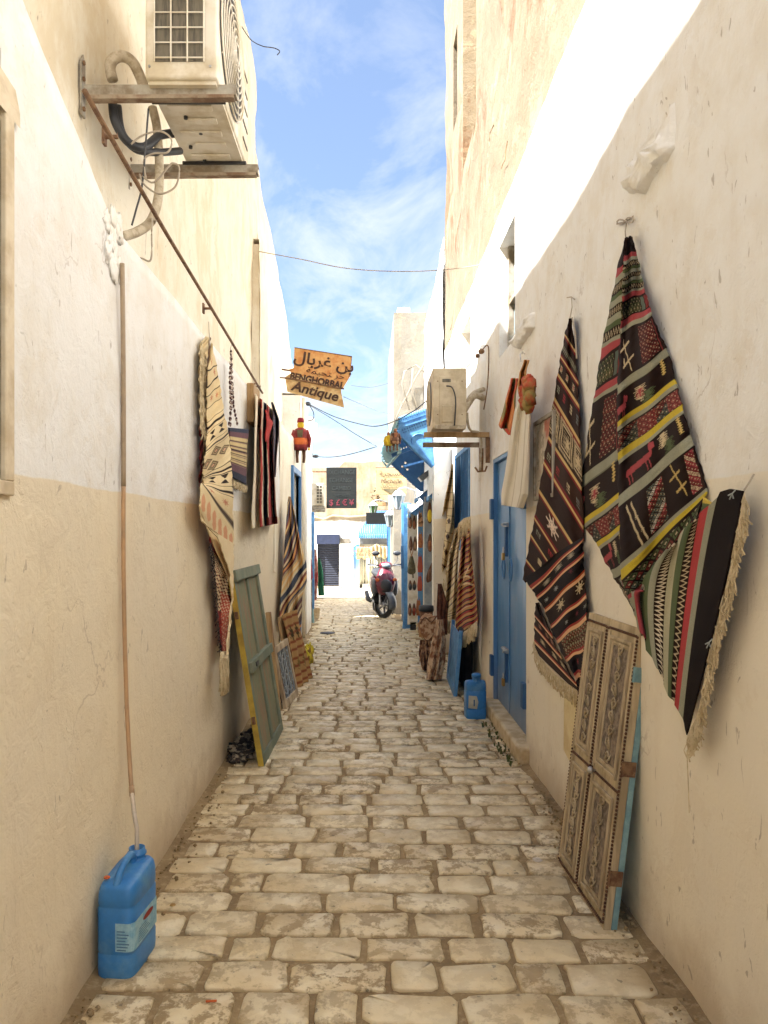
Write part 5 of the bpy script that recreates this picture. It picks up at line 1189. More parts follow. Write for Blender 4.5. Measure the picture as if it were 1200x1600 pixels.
# ---- BENGHORBAL sign ---------------------------------------------------------
def text(body, loc, size, mat, parent, rot=(math.pi/2,0,0), ext=.001, name='lettering', align='CENTER', sx=1, bold=0, shear=0):
    c = bpy.data.curves.new(name,'FONT'); c.body=body; c.size=size; c.extrude=ext; c.align_x=align; c.offset=bold; c.shear=shear; c.resolution_u=3
    c.materials.append(mat); o=bpy.data.objects.new(name,c); COL.objects.link(o); o.parent=parent
    return meshed(o,name,loc,rot,sx,parent,mat)
def meshed(o,name,loc,rot,sx,parent,mat):
    o.parent=None; bpy.context.view_layer.update(); me=bpy.data.meshes.new_from_object(o.evaluated_get(bpy.context.evaluated_depsgraph_get())); cu=o.data; bpy.data.objects.remove(o); bpy.data.curves.remove(cu)
    o=bpy.data.objects.new(name,me); COL.objects.link(o); o.parent=parent
    o.location=Vector(loc)-(wloc(parent) if parent else Vector()); o.rotation_euler=rot; o.scale=(sx,1,1); return o
YS=9.0; SG=thing('hanging_sign','rusty orange tin sign with Arabic lettering over an antique shop name','sign',tuple(dp(500,610,YS)))
def plate(pts,Y,mat,name,parent,d=.012): return obj(name, MB().prism([dp(x,y,Y) for x,y in pts],(0,d,0)), mat, parent)
plate([(460,543),(550,557),(547,588),(535,608),(458,590),(452,577),(459,575)],YS,m_sign_o,'upper_plate',SG)
lo_=MB(); pts=[dp(x,y,YS-.02) for x,y in ((445,589),(455,583),(534,604),(533,612),(538,637),(449,612))]; lo_.prism(pts,(0,.012,0)); obj('lower_plate',lo_,m_sign_b,SG)
obj('fold_ridge', MB().tube([dp(437,590,YS-.03),dp(450,591,YS-.03),dp(490,598,YS-.035),dp(532,607,YS-.03)],.010,6), m_rust, SG)
obj('sign_rim', MB().tube([dp(x,y,YS-.004) for x,y in ((460,543),(550,557),(547,588))],.005,6), m_rust, SG)
obj('wall_arm', MB().tube([dp(440,577,YS),dp(470,582,YS+.02)],.012,6), m_rust, SG)
tilt=math.radians(10.5)
# "بن غربال" in joined presentation forms, written in visual order
ar1 = '\uFEDD\uFE8E\uFE91\uFEAE\uFECF \uFEE6\uFE91'
q=dp(505,575,YS-.006); 
text(ar1,(q.x-.0,q.y,q.z+.015),.19,m_ink,SG,rot=(math.pi/2,tilt,0),sx=1.15,bold=.004)
q=dp(508,587.5,YS-.006); text('\uFE94\uFEE4\uFEF4\uFEA4\uFE98 \uFEAE\uFEA7',(q.x,q.y,q.z),.10,m_ink,SG,rot=(math.pi/2,tilt,0),sx=1.3)
q=dp(496,600.5,YS-.012); text('BENGHORBAL',(q.x-.01,q.y-.01,q.z+.004),.112,m_ink,SG,rot=(math.pi/2,math.radians(11),0),sx=.93,bold=.0055)
q=dp(492,617,YS-.03); text('Antique',(q.x-.01,q.y,q.z-.008),.165,m_ink,SG,rot=(math.pi/2,math.radians(14),0),sx=1.1,bold=.004,shear=.15)

# ---- exchange board ------------------------------------------------------------
YE=14.6; EX=thing('exchange_sign','black exchange board with faint lettering and pink currency signs above the left side','sign',tuple(dp(533,762,YE)))
a=dp(510,794,YE); b2=dp(557,730.5,YE); obj('board', MB().box(a.x,b2.x,YE,YE+.06,a.z,b2.z), m_board, EX, bevel=.004)
for t_,y_,sz,m in (('EXCHANGE',741,.125,m_faint),('ECHANGE',753.5,.125,m_faint),('CAMBIO',766,.12,m_faint),('WECHSEL',776.5,.075,m_faint)): q=dp(533.5,y_,YE-.003); text(t_,q,sz,m,EX,sx=.84)
for k,ch in enumerate('$£€¥'): q=dp(517.5+k*10.6,789.5,YE-.003); text(ch,q,.165,m_pink,EX,bold=.002)
obj('support_arm', MB().bar(dp(488,737,YE+.03),dp(511,737,YE+.03),.03), m_rust, EX)

# ---- left far objects -------------------------------------------------------------
BP=thing('blue_post','blue painted post standing in a grey-blue concrete foot at the left','post',(-.97,12.9,0))
a=dp(484,0,12.85).x; b2=dp(491,0,12.85).x; ztop_=dp(0,800,12.85).z
obj('post', MB().box(a,b2,12.82,12.9,.25,ztop_), m_blue2, BP, bevel=.006); obj('foot', MB().prism([dp(477,976,12.8),dp(490.5,976,12.8),dp(489,950,12.8),dp(481,950,12.8)],(0,.14,0)), m_duck, BP, bevel=.01)
obj('pipe', MB().tube([dp(486,960,12.78),dp(486,860,12.78)],.018,8), m_galv, BP)
def garment(name,lab,pts,Y,mat,cat='garment',dep=.10,folds=5):
    """hanging cloth: outline in px at distance Y, rounded and folded"""
    mb=MB(); n=22; m=26; xs0=[p[0] for p in pts]; ys0=sorted(set(p[1] for p in pts)); y0,y1=ys0[0],ys0[-1]
    L=[(p[1],p[0]) for p in pts if p[2]=='l']; R=[(p[1],p[0]) for p in pts if p[2]=='r']; L.sort(); R.sort()
    vs=[];fs=[]
    for j in range(m+1):
        y=y0+(y1-y0)*j/m; l=np.interp(y,[q[0] for q in L],[q[1] for q in L]); r=np.interp(y,[q[0] for q in R],[q[1] for q in R])
        for side in (0,1):
            for i in range(n+1):
                u=i/n; u2=u if side==0 else 1-u; px=l+(r-l)*u2; d=dep*math.sqrt(max(0,1-(2*u2-1)**2))*(1+.35*math.sin(u2*folds*6.28+j*.12)+(.55*fb((u2*2.2+folds,j*.16,Y),1.0,3) if 'hide' in name else 0))*(.4+.6*j/m)
                vs.append(dp(px,y,Y+(-d if side==0 else d*.6)))
    w_=2*(n+1)
    for j in range(m):
        for i in range(w_): fs.append((j*w_+i,(j+1)*w_+i,(j+1)*w_+(i+1)%w_,j*w_+(i+1)%w_))
    mb.add(vs,fs); o=obj(name,mb,mat,None,smooth=True); tag(o,lab,cat); return o
garment('red_garment','crimson patterned robe hanging beside the blue post on the left',[(472,855,'l'),(470,900,'l'),(472,944,'l'),(477,856,'r'),(487,875,'r'),(489,905,'r'),(481,910,'r'),(483,944,'r')],12.6,simple('crimson_print_cloth',(150,36,62),(96,30,48),rough=.85,scale=16))
garment('green_dress','emerald green dress hanging at the far left corner',[(497,872,'l'),(496,900,'l'),(497,931,'l'),(500,872,'r'),(505,895,'r'),(507,931,'r')],14.2,m_green_d)
garment('pink_scarf','pale pink and red scarf hanging behind the blue post',[(490,858,'l'),(490,938,'l'),(495,862,'r'),(497,900,'r'),(495,938,'r')],14.0,simple('pink_red_cloth',(206,168,150),(164,66,66),rough=.9,scale=8))
pl_=dp(493,953,13.6); tag(obj('planter', MB().lathe((pl_.x,13.6,0),[(.055,0),(.07,.02),(.085,.17),(.09,.19),(.075,.19),(.07,.05),(.01,.05)],16), m_conc,None,smooth=False),'small beige planter pot on paving behind the blue post','planter')
# small unit hung above the far left
A2=thing('air_conditioner','small pale air conditioner on the far left beside the exchange board','air conditioner',(-1.2,16,2.3))
YA=17.0; p0=dp(491,790,YA); p1=dp(506,755,YA); obj('casing', MB().box(p0.x-.1,p1.x,YA,YA+.7,p0.z,p1.z), m_ac, A2, bevel=.01)
g0=dp(494.5,787,YA); g1_=dp(503.5,758.5,YA); obj('coil', MB().box(g0.x,g1_.x,YA-.006,YA,g0.z,g1_.z), m_coil, A2)
for k in range(7): z=g0.z+(g1_.z-g0.z)*k/6; obj('guard_wire', MB().box(g0.x,g1_.x,YA-.02,YA-.012,z-.006,z+.006), m_ac, A2)
for k in range(3): x=g0.x+(g1_.x-g0.x)*k/2; obj('guard_wire', MB().box(x-.006,x+.006,YA-.022,YA-.021,g0.z,g1_.z), m_ac, A2)
obj('support', MB().box(p0.x-.3,p1.x+.02,YA,YA+.6,p0.z-.07,p0.z-.01), m_galv, A2); 
pb0=dp(493,800,YA); obj('grey_box', MB().box(pb0.x-.1,dp(508,0,YA).x,YA,YA+.3,pb0.z,p0.z-.08), m_galv, A2, bevel=.01)
# cables across the alley
def cable(lab,pts,r=.006,mat=None):
    o=obj('overhead_cable', MB().tube(curve(pts,8),r,6), mat or m_wire, None, smooth=True); tag(o,lab,'cable','cables strung across the alley')
cable('thin high cable crossing from left pilaster to the right wall above the sign',[dp(405,393,6.6),dp(470,405,6.5),dp(540,419,6.4),(dp(620,424,6.35)),dp(700,421,6.3),dp(790,408,6.2)],.004,m_wirel)
cable('dark cable sagging from behind the tin sign to the right air conditioner',[dp(480,630,12),dp(520,650,11.5),dp(560,662,11),dp(585,666,10),dp(612,660,9.5),dp(645,643,8.5),dp(668,625,7.4)],.007)
cable('straight dark cable running from left cable joint to the canopy end',[dp(480,631,12),dp(520,655,11.8),dp(555,678,11.6),dp(588,697,11.4)],.006)
cable('lower dark cable drooping from white left pillar to the canopy end',[dp(487,708,12.9),dp(493,713,12.8),dp(520,714,12.4),dp(550,709,12),dp(588,698,11.4)],.007)
cable('faint thin wire far above the canopy crossing to the tower',[dp(548,602,14),dp(580,605,14),dp(610,598,14.3)],.004)
cable('faint grey wire falling from the tin sign toward the canopy',[dp(537,620,9.2),dp(565,632,10.5),dp(590,642,12),dp(612,647,14.3)],.004)
cable('loose end of wire curling from the top left roof edge',[dp(378,42,6.5),dp(392,62,6.4),(dp(410,72,6.3)),dp(428,75,6.2),dp(437,80,6.2),dp(433,86,6.2)],.004)
cj=MB(); cj.ball(dp(481,631,12),(.05,.05,.035),10,7); cj.tube(curve([dp(484,634,12),dp(490,645,12),dp(489,655,12),dp(480,658,12)]),.008,6); tag(obj('cable_joint',cj,m_black,None,smooth=True),'black cable joint with a dangling loop behind the tin sign','cable joint')
cj=MB(); cj.ball(dp(493,713,12.8),(.06,.04,.03),10,7); tag(obj('cable_joint',cj,m_black,None,smooth=True),'black cable joint on the lower cable at the white left pillar','cable joint')

# ================================================================== OBJECTS, RIGHT SIDE
# ---- blue double door --------------------------------------------------------
BD=thing('blue_double_door','tall blue steel double door with two padlocks in the right wall','door',(1.13,5.8,.1))
xd=1.155; ysm=5.93; z0,z1=.13,2.22
obj('frame', MB().box(1.105,1.17,5.14,5.175,.10,2.24).box(1.105,1.17,6.495,6.53,.10,2.24).box(1.105,1.17,5.175,6.495,2.205,2.24), m_blue, BD, bevel=.003)
for nm,ya,yb_ in (('leaf',5.18,ysm-.004),('leaf',ysm+.004,6.49)):
    L_=obj(nm, MB().box(xd-.018,xd+.02,ya,yb_,z0,2.20), m_blue, BD, bevel=.003)
obj('meeting_strip', MB().box(xd-.028,xd-.0185,ysm-.022,ysm+.022,z0+.01,2.19), m_blue, BD, bevel=.003)
for y,z in ((6.51,1.80),(6.51,.42),(5.165,1.85),(5.165,.45)): obj('hinge', MB().box(1.075,1.104,y-.03,y+.05,z-.09,z+.09), m_dkblue, BD, bevel=.004)
for yc_ in (ysm-.17,ysm+.13):
    obj('pull_ring', MB().tube([(xd-.045-.0*k,yc_+.055*math.cos(t),1.30+.085*math.sin(t)) for k,t in enumerate(np.linspace(0,2*math.pi,17)[:-1])],.008,6,closed=True), m_blue, BD, smooth=True)
for zc_ in (1.62,.60):
    obj('hasp', MB().box(xd-.05,xd-.029,ysm-.02,ysm+.16,zc_+.02,zc_+.055), m_steel, BD, bevel=.003)
    obj('hasp_bolt', MB().tube([(xd-.05,ysm+.17,zc_+.04),(xd-.05,ysm-.04,zc_+.04),(xd-.085,ysm-.05,zc_+.04)],.010,8), m_steel, BD)
    obj('hasp_plate', MB().box(xd-.05,xd-.019,ysm+.02,ysm+.07,zc_-.22,zc_+.02), m_dkblue, BD, bevel=.003)
    pk_=obj('padlock', MB().box(xd-.075,xd-.052,ysm+.02,ysm+.07,zc_-.25,zc_-.19), m_brass, BD, bevel=.006)
    obj('shackle', MB().tube([(xd-.063,ysm+.03,zc_-.19),(xd-.063,ysm+.03,zc_-.16),(xd-.063,ysm+.045,zc_-.145),(xd-.063,ysm+.06,zc_-.16),(xd-.063,ysm+.06,zc_-.19)],.004,6), m_steel, pk_)
stp=MB(); stp.box(1.02,1.18,5.02,6.56,0,.125); tag(obj('doorstep',stp,m_conc,None,bevel=.02,seg=3),'worn concrete step below the blue double door','doorstep')
wd=MB(); rr=random.Random(4)
for k in range(70):
    x,y=rr.uniform(.93,1.04),rr.choice([rr.uniform(5.0,5.5),rr.uniform(5.6,6.1)]); h=rr.uniform(.01,.04); a=rr.uniform(0,6.3); dx,dy=math.cos(a)*.008,math.sin(a)*.008
    wd.add([(x-dx,y-dy,0),(x+dx,y+dy,0),(x+dx*2+dy,y+dy*2-dx,h),(x,y,h*1.2)],[(0,1,2,3)])
tag(obj('weeds',wd,m_weed,None,kind='stuff'),'small weeds at the foot of the step','weeds')
# ---- jerrycan right --------------------------------------------------------------
J2=thing('jerrycan','closed blue jerrycan with torn paper label standing by right doorstep','jerrycan',(.91,6.3,0))
T2=jerrycan(J2,(.915,6.33,.004),math.radians(4),.175,.15,.325,-1)
obj('cap', MB().lathe(T2(0,-.051,.355),[(.040,0),(.040,.028),(.034,.032),(.002,.032)],18), m_can, J2, smooth=True)
obj('label', MB().add([T2(-.075,-.0775,.10),T2(0.0,-.0775,.09),T2(.012,-.0775,.15),T2(-.002,-.0775,.20),T2(-.07,-.0775,.205)],[(0,1,2,3,4)]), m_curt, J2, solid=.001)
obj('label_print', MB().add([T2(-.03,-.079,.115),T2(-.018,-.079,.115),T2(-.018,-.079,.17),T2(-.03,-.079,.17)],[(0,1,2,3)]), m_print, J2)
# ---- carved shutters leaning on the right ------------------------------------------
CS=thing('carved_shutters','pair of carved ochre wooden shutters with beaded edges leaning on right wall','shutters',(.94,3.2,0))
fs_=frame((.940,2.945,.006),(-.025,.585,0),(.150,-.02,1.20)); Ws,Hs=.60,1.215
sg=1 if fs_(0,0,1).x-fs_(0,0,0).x<0 else -1        # toward the alley
def cbx(name,a0,a1,b0,b1,d0,d1,mat,bev=.002,parent=None):
    n0,n1=sorted((d0*sg,d1*sg)); return obj(name,MB().fbox(fs_,a0,a1,b0,b1,n0,n1),mat,parent or CS,bevel=bev)
rc=random.Random(9)
for li,(a0,a1) in enumerate(((0.0,.325),(.333,Ws))):
    leaf=cbx('leaf',a0,a1,0,Hs,-.03,0,m_carvf)
    for (b0,b1) in ((.035,.53),(.565,Hs-.045)):
        i0,i1=a0+.045,a1-.045
        # raised outer frame, inner moulding and sunken carved field
        for q in ((a0+.012,a0+.030,b0,b1),(a1-.030,a1-.012,b0,b1)): cbx('frame_strip',q[0],q[1],q[2],q[3],0.0,.008,m_carvf,parent=leaf)
        for (m0,dd) in ((.0,.012),(.020,.007)):
            for q in ((i0+m0,i0+m0+.014,b0+.02+m0,b1-.02-m0),(i1-m0-.014,i1-m0,b0+.02+m0,b1-.02-m0),(i0+m0+.014,i1-m0-.014,b0+.02+m0,b0+.034+m0),(i0+m0+.014,i1-m0-.014,b1-.034-m0,b1-.02-m0)):
                cbx('moulding',q[0],q[1],q[2],q[3],0.0005,dd,m_carvf,parent=leaf)
        cbx('carved_panel',i0+.036,i1-.036,b0+.058,b1-.058,.0006,.003,m_carv,0,parent=leaf)
        sc=MB(); cxm=(i0+i1)/2; n_=9
        for k in range(n_):
            bb=b0+.075+(b1-b0-.15)*k/(n_-1); s1_=1 if k%2 else -1
            for (rad,ph) in ((.026,0),(.014,.8)):
                pts=[fs_(cxm+s1_*(.006+rad*math.cos(t)*.8), bb+rad*math.sin(t)*1.1+rc.uniform(-.002,.002), sg*(.006+.002*math.sin(t))) for t in np.linspace(ph,ph+4.6,9)]
                sc.tube(pts,.0042,5,radii=[.002,.003,.004,.005,.005,.005,.004,.003,.002])
            sc.tube([fs_(cxm-s1_*.012,bb-.02,sg*.005),fs_(cxm+s1_*.028,bb+.004,sg*.008),fs_(cxm+s1_*.036,bb+.028,sg*.005)],.004,5,radii=[.002,.005,.0015])
        obj('carved_scroll',sc,simple('pale_carving_%d'%li,(176,156,128),(136,114,88),rough=.85,scale=40) if 0 else m_carvf,leaf,smooth=True)
    # beading: rows of small turned beads (past what can be told apart one by one)
    bd=MB()
    def beads(p,q):
        L=(Vector(p)-Vector(q)).length; n=int(L/.0155)
        for k in range(n):
            t=(k+.5)/n; c=fs_(p[0]*(1-t)+q[0]*t,p[1]*(1-t)+q[1]*t,sg*.004); bd.ball(c,.0062,6,4)
    beads((a0+.007,.02),(a0+.007,Hs-.03)); beads((a1-.007,.02),(a1-.007,Hs-.03))
    for b_ in (.022,.547,Hs-.035): beads((a0+.015,b_),(a1-.015,b_))
    obj('beading',bd,m_bead,CS,smooth=True,kind='stuff')
cbx('back_board',-.001,Ws+.0,0,Hs,-.055,-.031,m_duck)
obj('knob',MB().ball(fs_(.285,.55,sg*.022),.015,12,8).tube([fs_(.285,.55,0),fs_(.285,.55,sg*.015)],.006,8),m_steel,CS,smooth=True)
for (b_) in (.18,.62,1.0): 
    h_=MB().fbox(fs_,-.006,-.0015,b_,b_+.06,*sorted((-.05*sg,-.002*sg))); h_.tube([fs_(-.006,b_,sg*.004),fs_(-.006,b_+.06,sg*.004)],.007,8); obj('hinge',h_,m_rust if b_<.9 else m_duck,CS)
obj('hinge',MB().fbox(fs_,Ws+.001,Ws+.02,.20,.25,*sorted((-.04*sg,-.0*sg))),m_rust,CS)
# plate in wall
tag(obj('utility_cover',MB().prism([wp(881,1082,1.08),wp(906,1092,1.08),wp(906,1170,1.08),wp(897,1205,1.08),wp(880,1172,1.08)],(.03,0,0)),simple('cream_cover',(220,204,160),(206,186,140),rough=.8),None,bevel=.006),'cream metal meter cover low in right wall behind carved shutters','cover plate')
# picture frame
PF=thing('framed_picture','narrow grey framed picture behind the brown diagonal striped rug on the right wall','picture frame',(1.07,4.6,2))
p=[wp(834.5,663,1.065),wp(859,643,1.065),wp(859,762,1.065),wp(836,776,1.065)]; y0_,y1_=4.22,4.73; zb,zt=1.80,2.30
for a in ((y0_,y0_+.025,zb,zt),(y1_-.025,y1_,zb,zt),(y0_+.025,y1_-.025,zb,zb+.025),(y0_+.025,y1_-.025,zt-.025,zt)): obj('frame_rail',MB().box(1.055,1.08,*a),m_galv,PF,bevel=.003)
obj('picture',MB().box(1.07,1.078,y0_+.02,y1_-.02,zb+.02,zt-.02),simple('faded_picture',(206,196,180),(196,120,100),rough=.3,scale=4,lo=.5,hi=.6),PF)
# ---- right AC --------------------------------------------------------------------
A3=thing('air_conditioner','beige outdoor air conditioning unit on shelf brackets on the right wall','air conditioner',(.72,6.8,2.5))
x0,x1,y0,y1,zb,zt=.565,.865,6.5,7.12,2.515,3.05
obj('casing', MB().box(x0,x1,y0,y1,zb,zt), m_ac_dirty, A3, bevel=.014, seg=3)
obj('service_panel', MB().box(x0+.06,x1-.09,y0-.008,y0+.001,zb+.03,zt-.08), m_ac_dirty, A3, bevel=.006)
obj('handle_recess', MB().box(x0+.085,x0+.16,y0-.012,y0-.004,zt-.13,zt-.10), m_coil, A3, bevel=.004)
obj('terminal_cover', MB().box(x0+.08,x1-.12,y0-.02,y0-.008,zb+.05,zb+.20), m_ac_dirty, A3, bevel=.01)
obj('bottom_lip', MB().box(x0+.02,x1-.01,y0-.014,y0+.02,zb-.01,zb+.03), m_lag, A3, bevel=.004)
for k in range(4): obj('screw',MB().lathe((x0+.045 if k<2 else x1-.04,y0-.001,(zb+.12,zt-.12)[k%2]),[(.005,0),(.005,.004)],8,(0,-1,0)),m_rust,A3)
obj('cable', MB().tube(curve([(x0+.12,y0-.02,zb+.37),(x0+.17,y0-.035,zb+.35),(x0+.2,y0-.03,zb+.24),(x0+.19,y0-.02,zb+.02)]),.006,6), m_wire, A3, smooth=True)
cy,cz,R=6.8,2.78,.2
obj('fan_opening', MB().lathe((x0+.002,cy,cz),[(R,0),(R,.004)],28,(-1,0,0)), m_dark, A3)
for k in range(6):
    r=R*(.2+.8*k/5); obj('fan_guard_ring', MB().tube([(x0-.015,cy+r*math.cos(t),cz+r*math.sin(t)) for t in np.linspace(0,2*math.pi,29)[:-1]],.0045,5,closed=True), m_ac_dirty, A3)
for i,(yy,zz,lab) in enumerate(((6.66,2.475,'rusty channel arm under the near side of right air conditioner'),(7.05,2.43,'rusty channel arm under the far side of right air conditioner'))):
    t=thing('shelf_bracket',lab,'bracket',(1.09,yy,zz),'channel arms carrying the right air conditioner')
    obj('arm',MB().box(.50+.02*i,1.09,yy-.02,yy+.02,zz-.02,zz+.025),m_wood if i==0 else m_rust_bracket,t,bevel=.003); obj('upright',MB().box(1.06,1.095,yy-.02,yy+.02,zz-.25,zz-.021),m_rust,t)
PPp=thing('lagged_pipe','sagging beige lagged pipe joining right air conditioner to the wall','pipe',(1,6.7,2.7))
obj('pipe_bundle', MB().tube(curve([dp(717,668,6.55),dp(722,648,6.55),(dp(732,630,6.6)),dp(742,618,6.65),dp(756,622,6.7)]),.030,10), m_lag, PPp, smooth=True)
obj('pipe_bundle', MB().tube(curve([dp(716,655,6.6),dp(728,632,6.62),dp(740,615,6.68),dp(756,608,6.75)]),.022,10), m_lag, PPp, smooth=True)
obj('drain_tube', MB().tube(curve([dp(730,645,6.55),dp(731,662,6.55),dp(736,673,6.6),dp(748,676,6.65),dp(752,690,6.68),dp(750,735,6.7)]),.011,8), m_lag, PPp, smooth=True)
obj('pipe_clamp', MB().tube([dp(742,730,6.62),dp(747,737,6.62),dp(758,736,6.66),dp(761,728,6.66)],.009,6), m_rust, PPp)
iw=MB(); iw.ball(dp(752,549,6.7),(.03,.03,.025),10,7).ball(dp(746,556,6.7),(.022,.022,.022),8,6).tube(curve([dp(752,549,6.7),dp(763,542,6.6),dp(762,600,6.6),dp(756,640,6.65)]),.006,5).tube([dp(744,558,6.7),dp(735,568,6.9),dp(729,575,7.1)],.005,5); tag(obj('cable_anchor',iw,m_rust,None,smooth=True),'knotted cable anchor on the wall above right air conditioner','cable anchor')
# ---- blue grille window ----------------------------------------------------------
GW=thing('grille_window','blue barred window with shutters above the hanging rugs on the right','window',(1.1,8.65,1.4))
ya,yb_,za,zb=7.98,9.32,1.38,2.56
obj('frame',MB().box(1.085,1.15,ya,ya+.05,za,zb).box(1.085,1.15,yb_-.05,yb_,za,zb).box(1.085,1.15,ya+.05,yb_-.05,zb-.05,zb).box(1.085,1.15,ya+.05,yb_-.05,za,za+.05).box(1.08,1.15,8.62,8.68,za+.05,zb-.05),m_blue2,GW,bevel=.003)
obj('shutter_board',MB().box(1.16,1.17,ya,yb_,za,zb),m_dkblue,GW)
for k in range(10):
    y=ya+.11+k*.125; obj('bar',MB().tube([(1.10,y,za+.05),(1.10,y,zb-.05)],.009,6),m_blue,GW)
for z in (1.62,1.95,2.30):
    obj('cross_bar',MB().box(1.105,1.112,ya+.05,yb_-.05,z-.012,z+.012),m_blue,GW)
# ---- leaning blue board and dark gap -------------------------------------------
BB=thing('blue_door_leaf','light blue door leaf standing propped open beneath the hung rugs on right','door',(.82,7.2,0))
fb2=frame((.818,7.09,.006),(0.03,.95,0),(.09,0,1.0)); sb=1 if fb2(0,0,1).x<fb2(0,0,0).x else -1
def bbx(name,a0,a1,b0,b1,d0,d1,mat): n0,n1=sorted((d0*sb,d1*sb)); return obj(name,MB().fbox(fb2,a0,a1,b0,b1,n0,n1),mat,BB,bevel=.004)
bbx('panel',.05,.90,.05,.60,-.02,-.008,m_blue2); bbx('stile',0,.06,0,.64,-.035,0,m_blue2); bbx('stile',.89,.95,0,.64,-.035,0,m_blue2); bbx('rail',.06,.89,0,.08,-.035,0,m_blue2)
tag(obj('gap_shade_block',MB().box(.955,1.05,7.4,8.0,0.01,.60),simple('gap_shade_black',(34,34,36),rough=.95),None,bevel=.03,seg=3),'black block standing in for the shaded gap behind the propped blue door leaf','gap shade')  # black block: the shade of the gap is put into its colour
# ---- bags and baskets ---------------------------------------------------------------
def heap(name,lab,cat,balls,mat,Yfn=None):
    mb=MB()
    for k,(x,y,Y,r) in enumerate(balls): mb.ball(dp(x,y,Y),r,24,16,wob=.6,ws=7,seed=k*1.7+len(balls))
    return tag(obj(name,mb,mat,None,smooth=True),lab,cat)
m_hide=simple('brown_hide',(168,130,98),(84,54,38),rough=.9,scale=11,lo=.44,hi=.56); m_hide2=simple('pale_hide',(206,176,142),(142,100,72),rough=.95,scale=13,lo=.45,hi=.56,bump=.8,bscale=50,bd=.02)
bk=thing('basket','round woven basket with a dark rim among leather goods on the right','basket',(.75,9.6,.5)); q=dp(666,956,9.6)
obj('body',MB().lathe((q.x,9.6,q.z-.12),[(.06,0),(.085,.05),(.09,.14)],20),m_leather3,bk,smooth=True); obj('rim',MB().lathe((q.x,9.6,q.z+.01),[(.095,0),(.10,.02),(.095,.07),(.07,.075),(.01,.07)],20),m_black,bk,smooth=True)
lb=thing('leather_bag','folded tan camel leather bag with strap on top of the hides','bag',(.75,8.9,.5))
mbg=MB(); mbg.ball(dp(668,980,8.9),(.11,.10,.16),20,14,wob=.35,ws=6,seed=2); obj('body',mbg,simple('camel_leather',(168,132,96),(138,100,72),rough=.7,scale=6),lb,smooth=True)
obj('flap',MB().prism([dp(656,966,8.78),dp(681,962,8.78),dp(683,985,8.76),dp(668,1002,8.74),dp(657,990,8.76)],(0,.02,0)),m_hide2,lb,bevel=.006); obj('strap',MB().tube(curve([dp(656,975,8.77),dp(664,965,8.74),dp(674,972,8.74),dp(683,962,8.77)]),.007,6),m_leather3,lb,smooth=True)
garment('brown_hide','dark brown hide hanging folded between the basket and beige rug',[(684,912,'l'),(682,950,'l'),(684,992,'l'),(690,912,'r'),(700,945,'r'),(699,992,'r')],8.7,simple('dark_hide',(104,62,46),(70,40,32),rough=.85,scale=14),'hide',.09,3)
garment('hide_bundle','mottled brown hides bunched on the ground under the leather bag',[(656,1000,'l'),(654,1022,'l'),(658,1040,'l'),(662,1052,'l'),(672,1000,'r'),(678,1025,'r'),(676,1052,'r')],8.5,m_hide,'hides',.14,4)
garment('pale_hide','pale pinkish fleece draped down beside the propped blue door leaf',[(682,968,'l'),(675,1000,'l'),(668,1035,'l'),(666,1062,'l'),(692,968,'r'),(697,1000,'r'),(696,1035,'r'),(690,1062,'r')],7.9,m_hide2,'fleece',.12,3)
# ---- shop display leaves with slippers --------------------------------------------
def disp(name,lab,px0,px1,py0,py1,Y,mat,dx=0.0):
    a=dp(px0,py1,Y); b_=dp(px1,py0,Y); t=thing(name,lab,'display board',((a.x+b_.x)/2,Y,a.z)); obj('board',MB().box(a.x,b_.x,Y,Y+.04,a.z,b_.z),mat,t,bevel=.004); return t
d1=disp('display_board','narrow white board hung with slippers and a backpack on the right',637,652.5,788,976,11.9,m_ac); 
obj('foot_block',MB().box(dp(641,0,11.9).x,dp(650,0,11.9).x,11.9,11.94,0,.14),m_dark,d1)
d2=disp('display_board','blue edged board with brown purses beside the white slipper board',653,661,793,985,11.2,m_blue2)
d3=disp('display_board','pale grey board with tan slippers nearest the beige rug',663,678,776,955,10.4,m_lantern)
obj('edge_strip',MB().box(dp(679,0,10.3).x,dp(684,0,10.3).x,10.3,10.34,.1,2.0),m_blue,d3)
def slipper(px,py,Y,h,mat,lab,w=4.0,rot=0,grp='slippers hung on the display boards'):
    t=thing('slipper',lab,'slipper',tuple(dp(px,py,Y)),grp); c=dp(px,py,Y-.03); hw=w*Y/F; hh=h*Y/F/2
    out=[]; 
    for k in range(18):
        a=2*math.pi*k/18; r=1-.22*max(0,math.cos(a-math.pi/2))**6*-1; x=hw*math.cos(a)*(1-.25*math.sin(a)); z=hh*math.sin(a)*(1.12 if math.sin(a)>.8 else 1); out.append(c+Vector((x*math.cos(rot)-z*math.sin(rot),0,x*math.sin(rot)+z*math.cos(rot))))
    obj('sole',MB().prism(out,(0,.02,0)),m_leather3,t,bevel=.004)
    up=[c+(p_-c)*.92 for p_ in out]; m=MB(); m.ball(c+Vector((0,-.012,-hh*.25)),(hw*.9,.035,hh*.62),12,8); obj('upper',m,mat,t,smooth=True); return t
SL=[(641,816,11.85,20,m_leather,'left one of the russet pair of slippers at the top of white board'),(647.5,817,11.85,21,m_leather,'right one of the russet pair of slippers at the top of white board'),
(642,850,11.85,22,m_leather3,'left one of the narrow brown pair of slippers above the backpack'),(648.5,850,11.85,22,m_hide,'right one of the narrow mottled pair of slippers above the backpack'),
(641,915,11.85,15,m_black,'left one of the black pair of slippers below the backpack'),(647.5,915,11.85,15,m_black,'right one of the black pair of slippers below the backpack'),
(640.5,953,11.85,19,m_leather,'left one of the tan pair of slippers lowest on white board'),(647,953,11.85,19,m_leather2,'right one of the red pair of slippers lowest on white board')]
for (x,y,Y,h,m,l) in SL: slipper(x,y,Y,h,m,l,2.9)
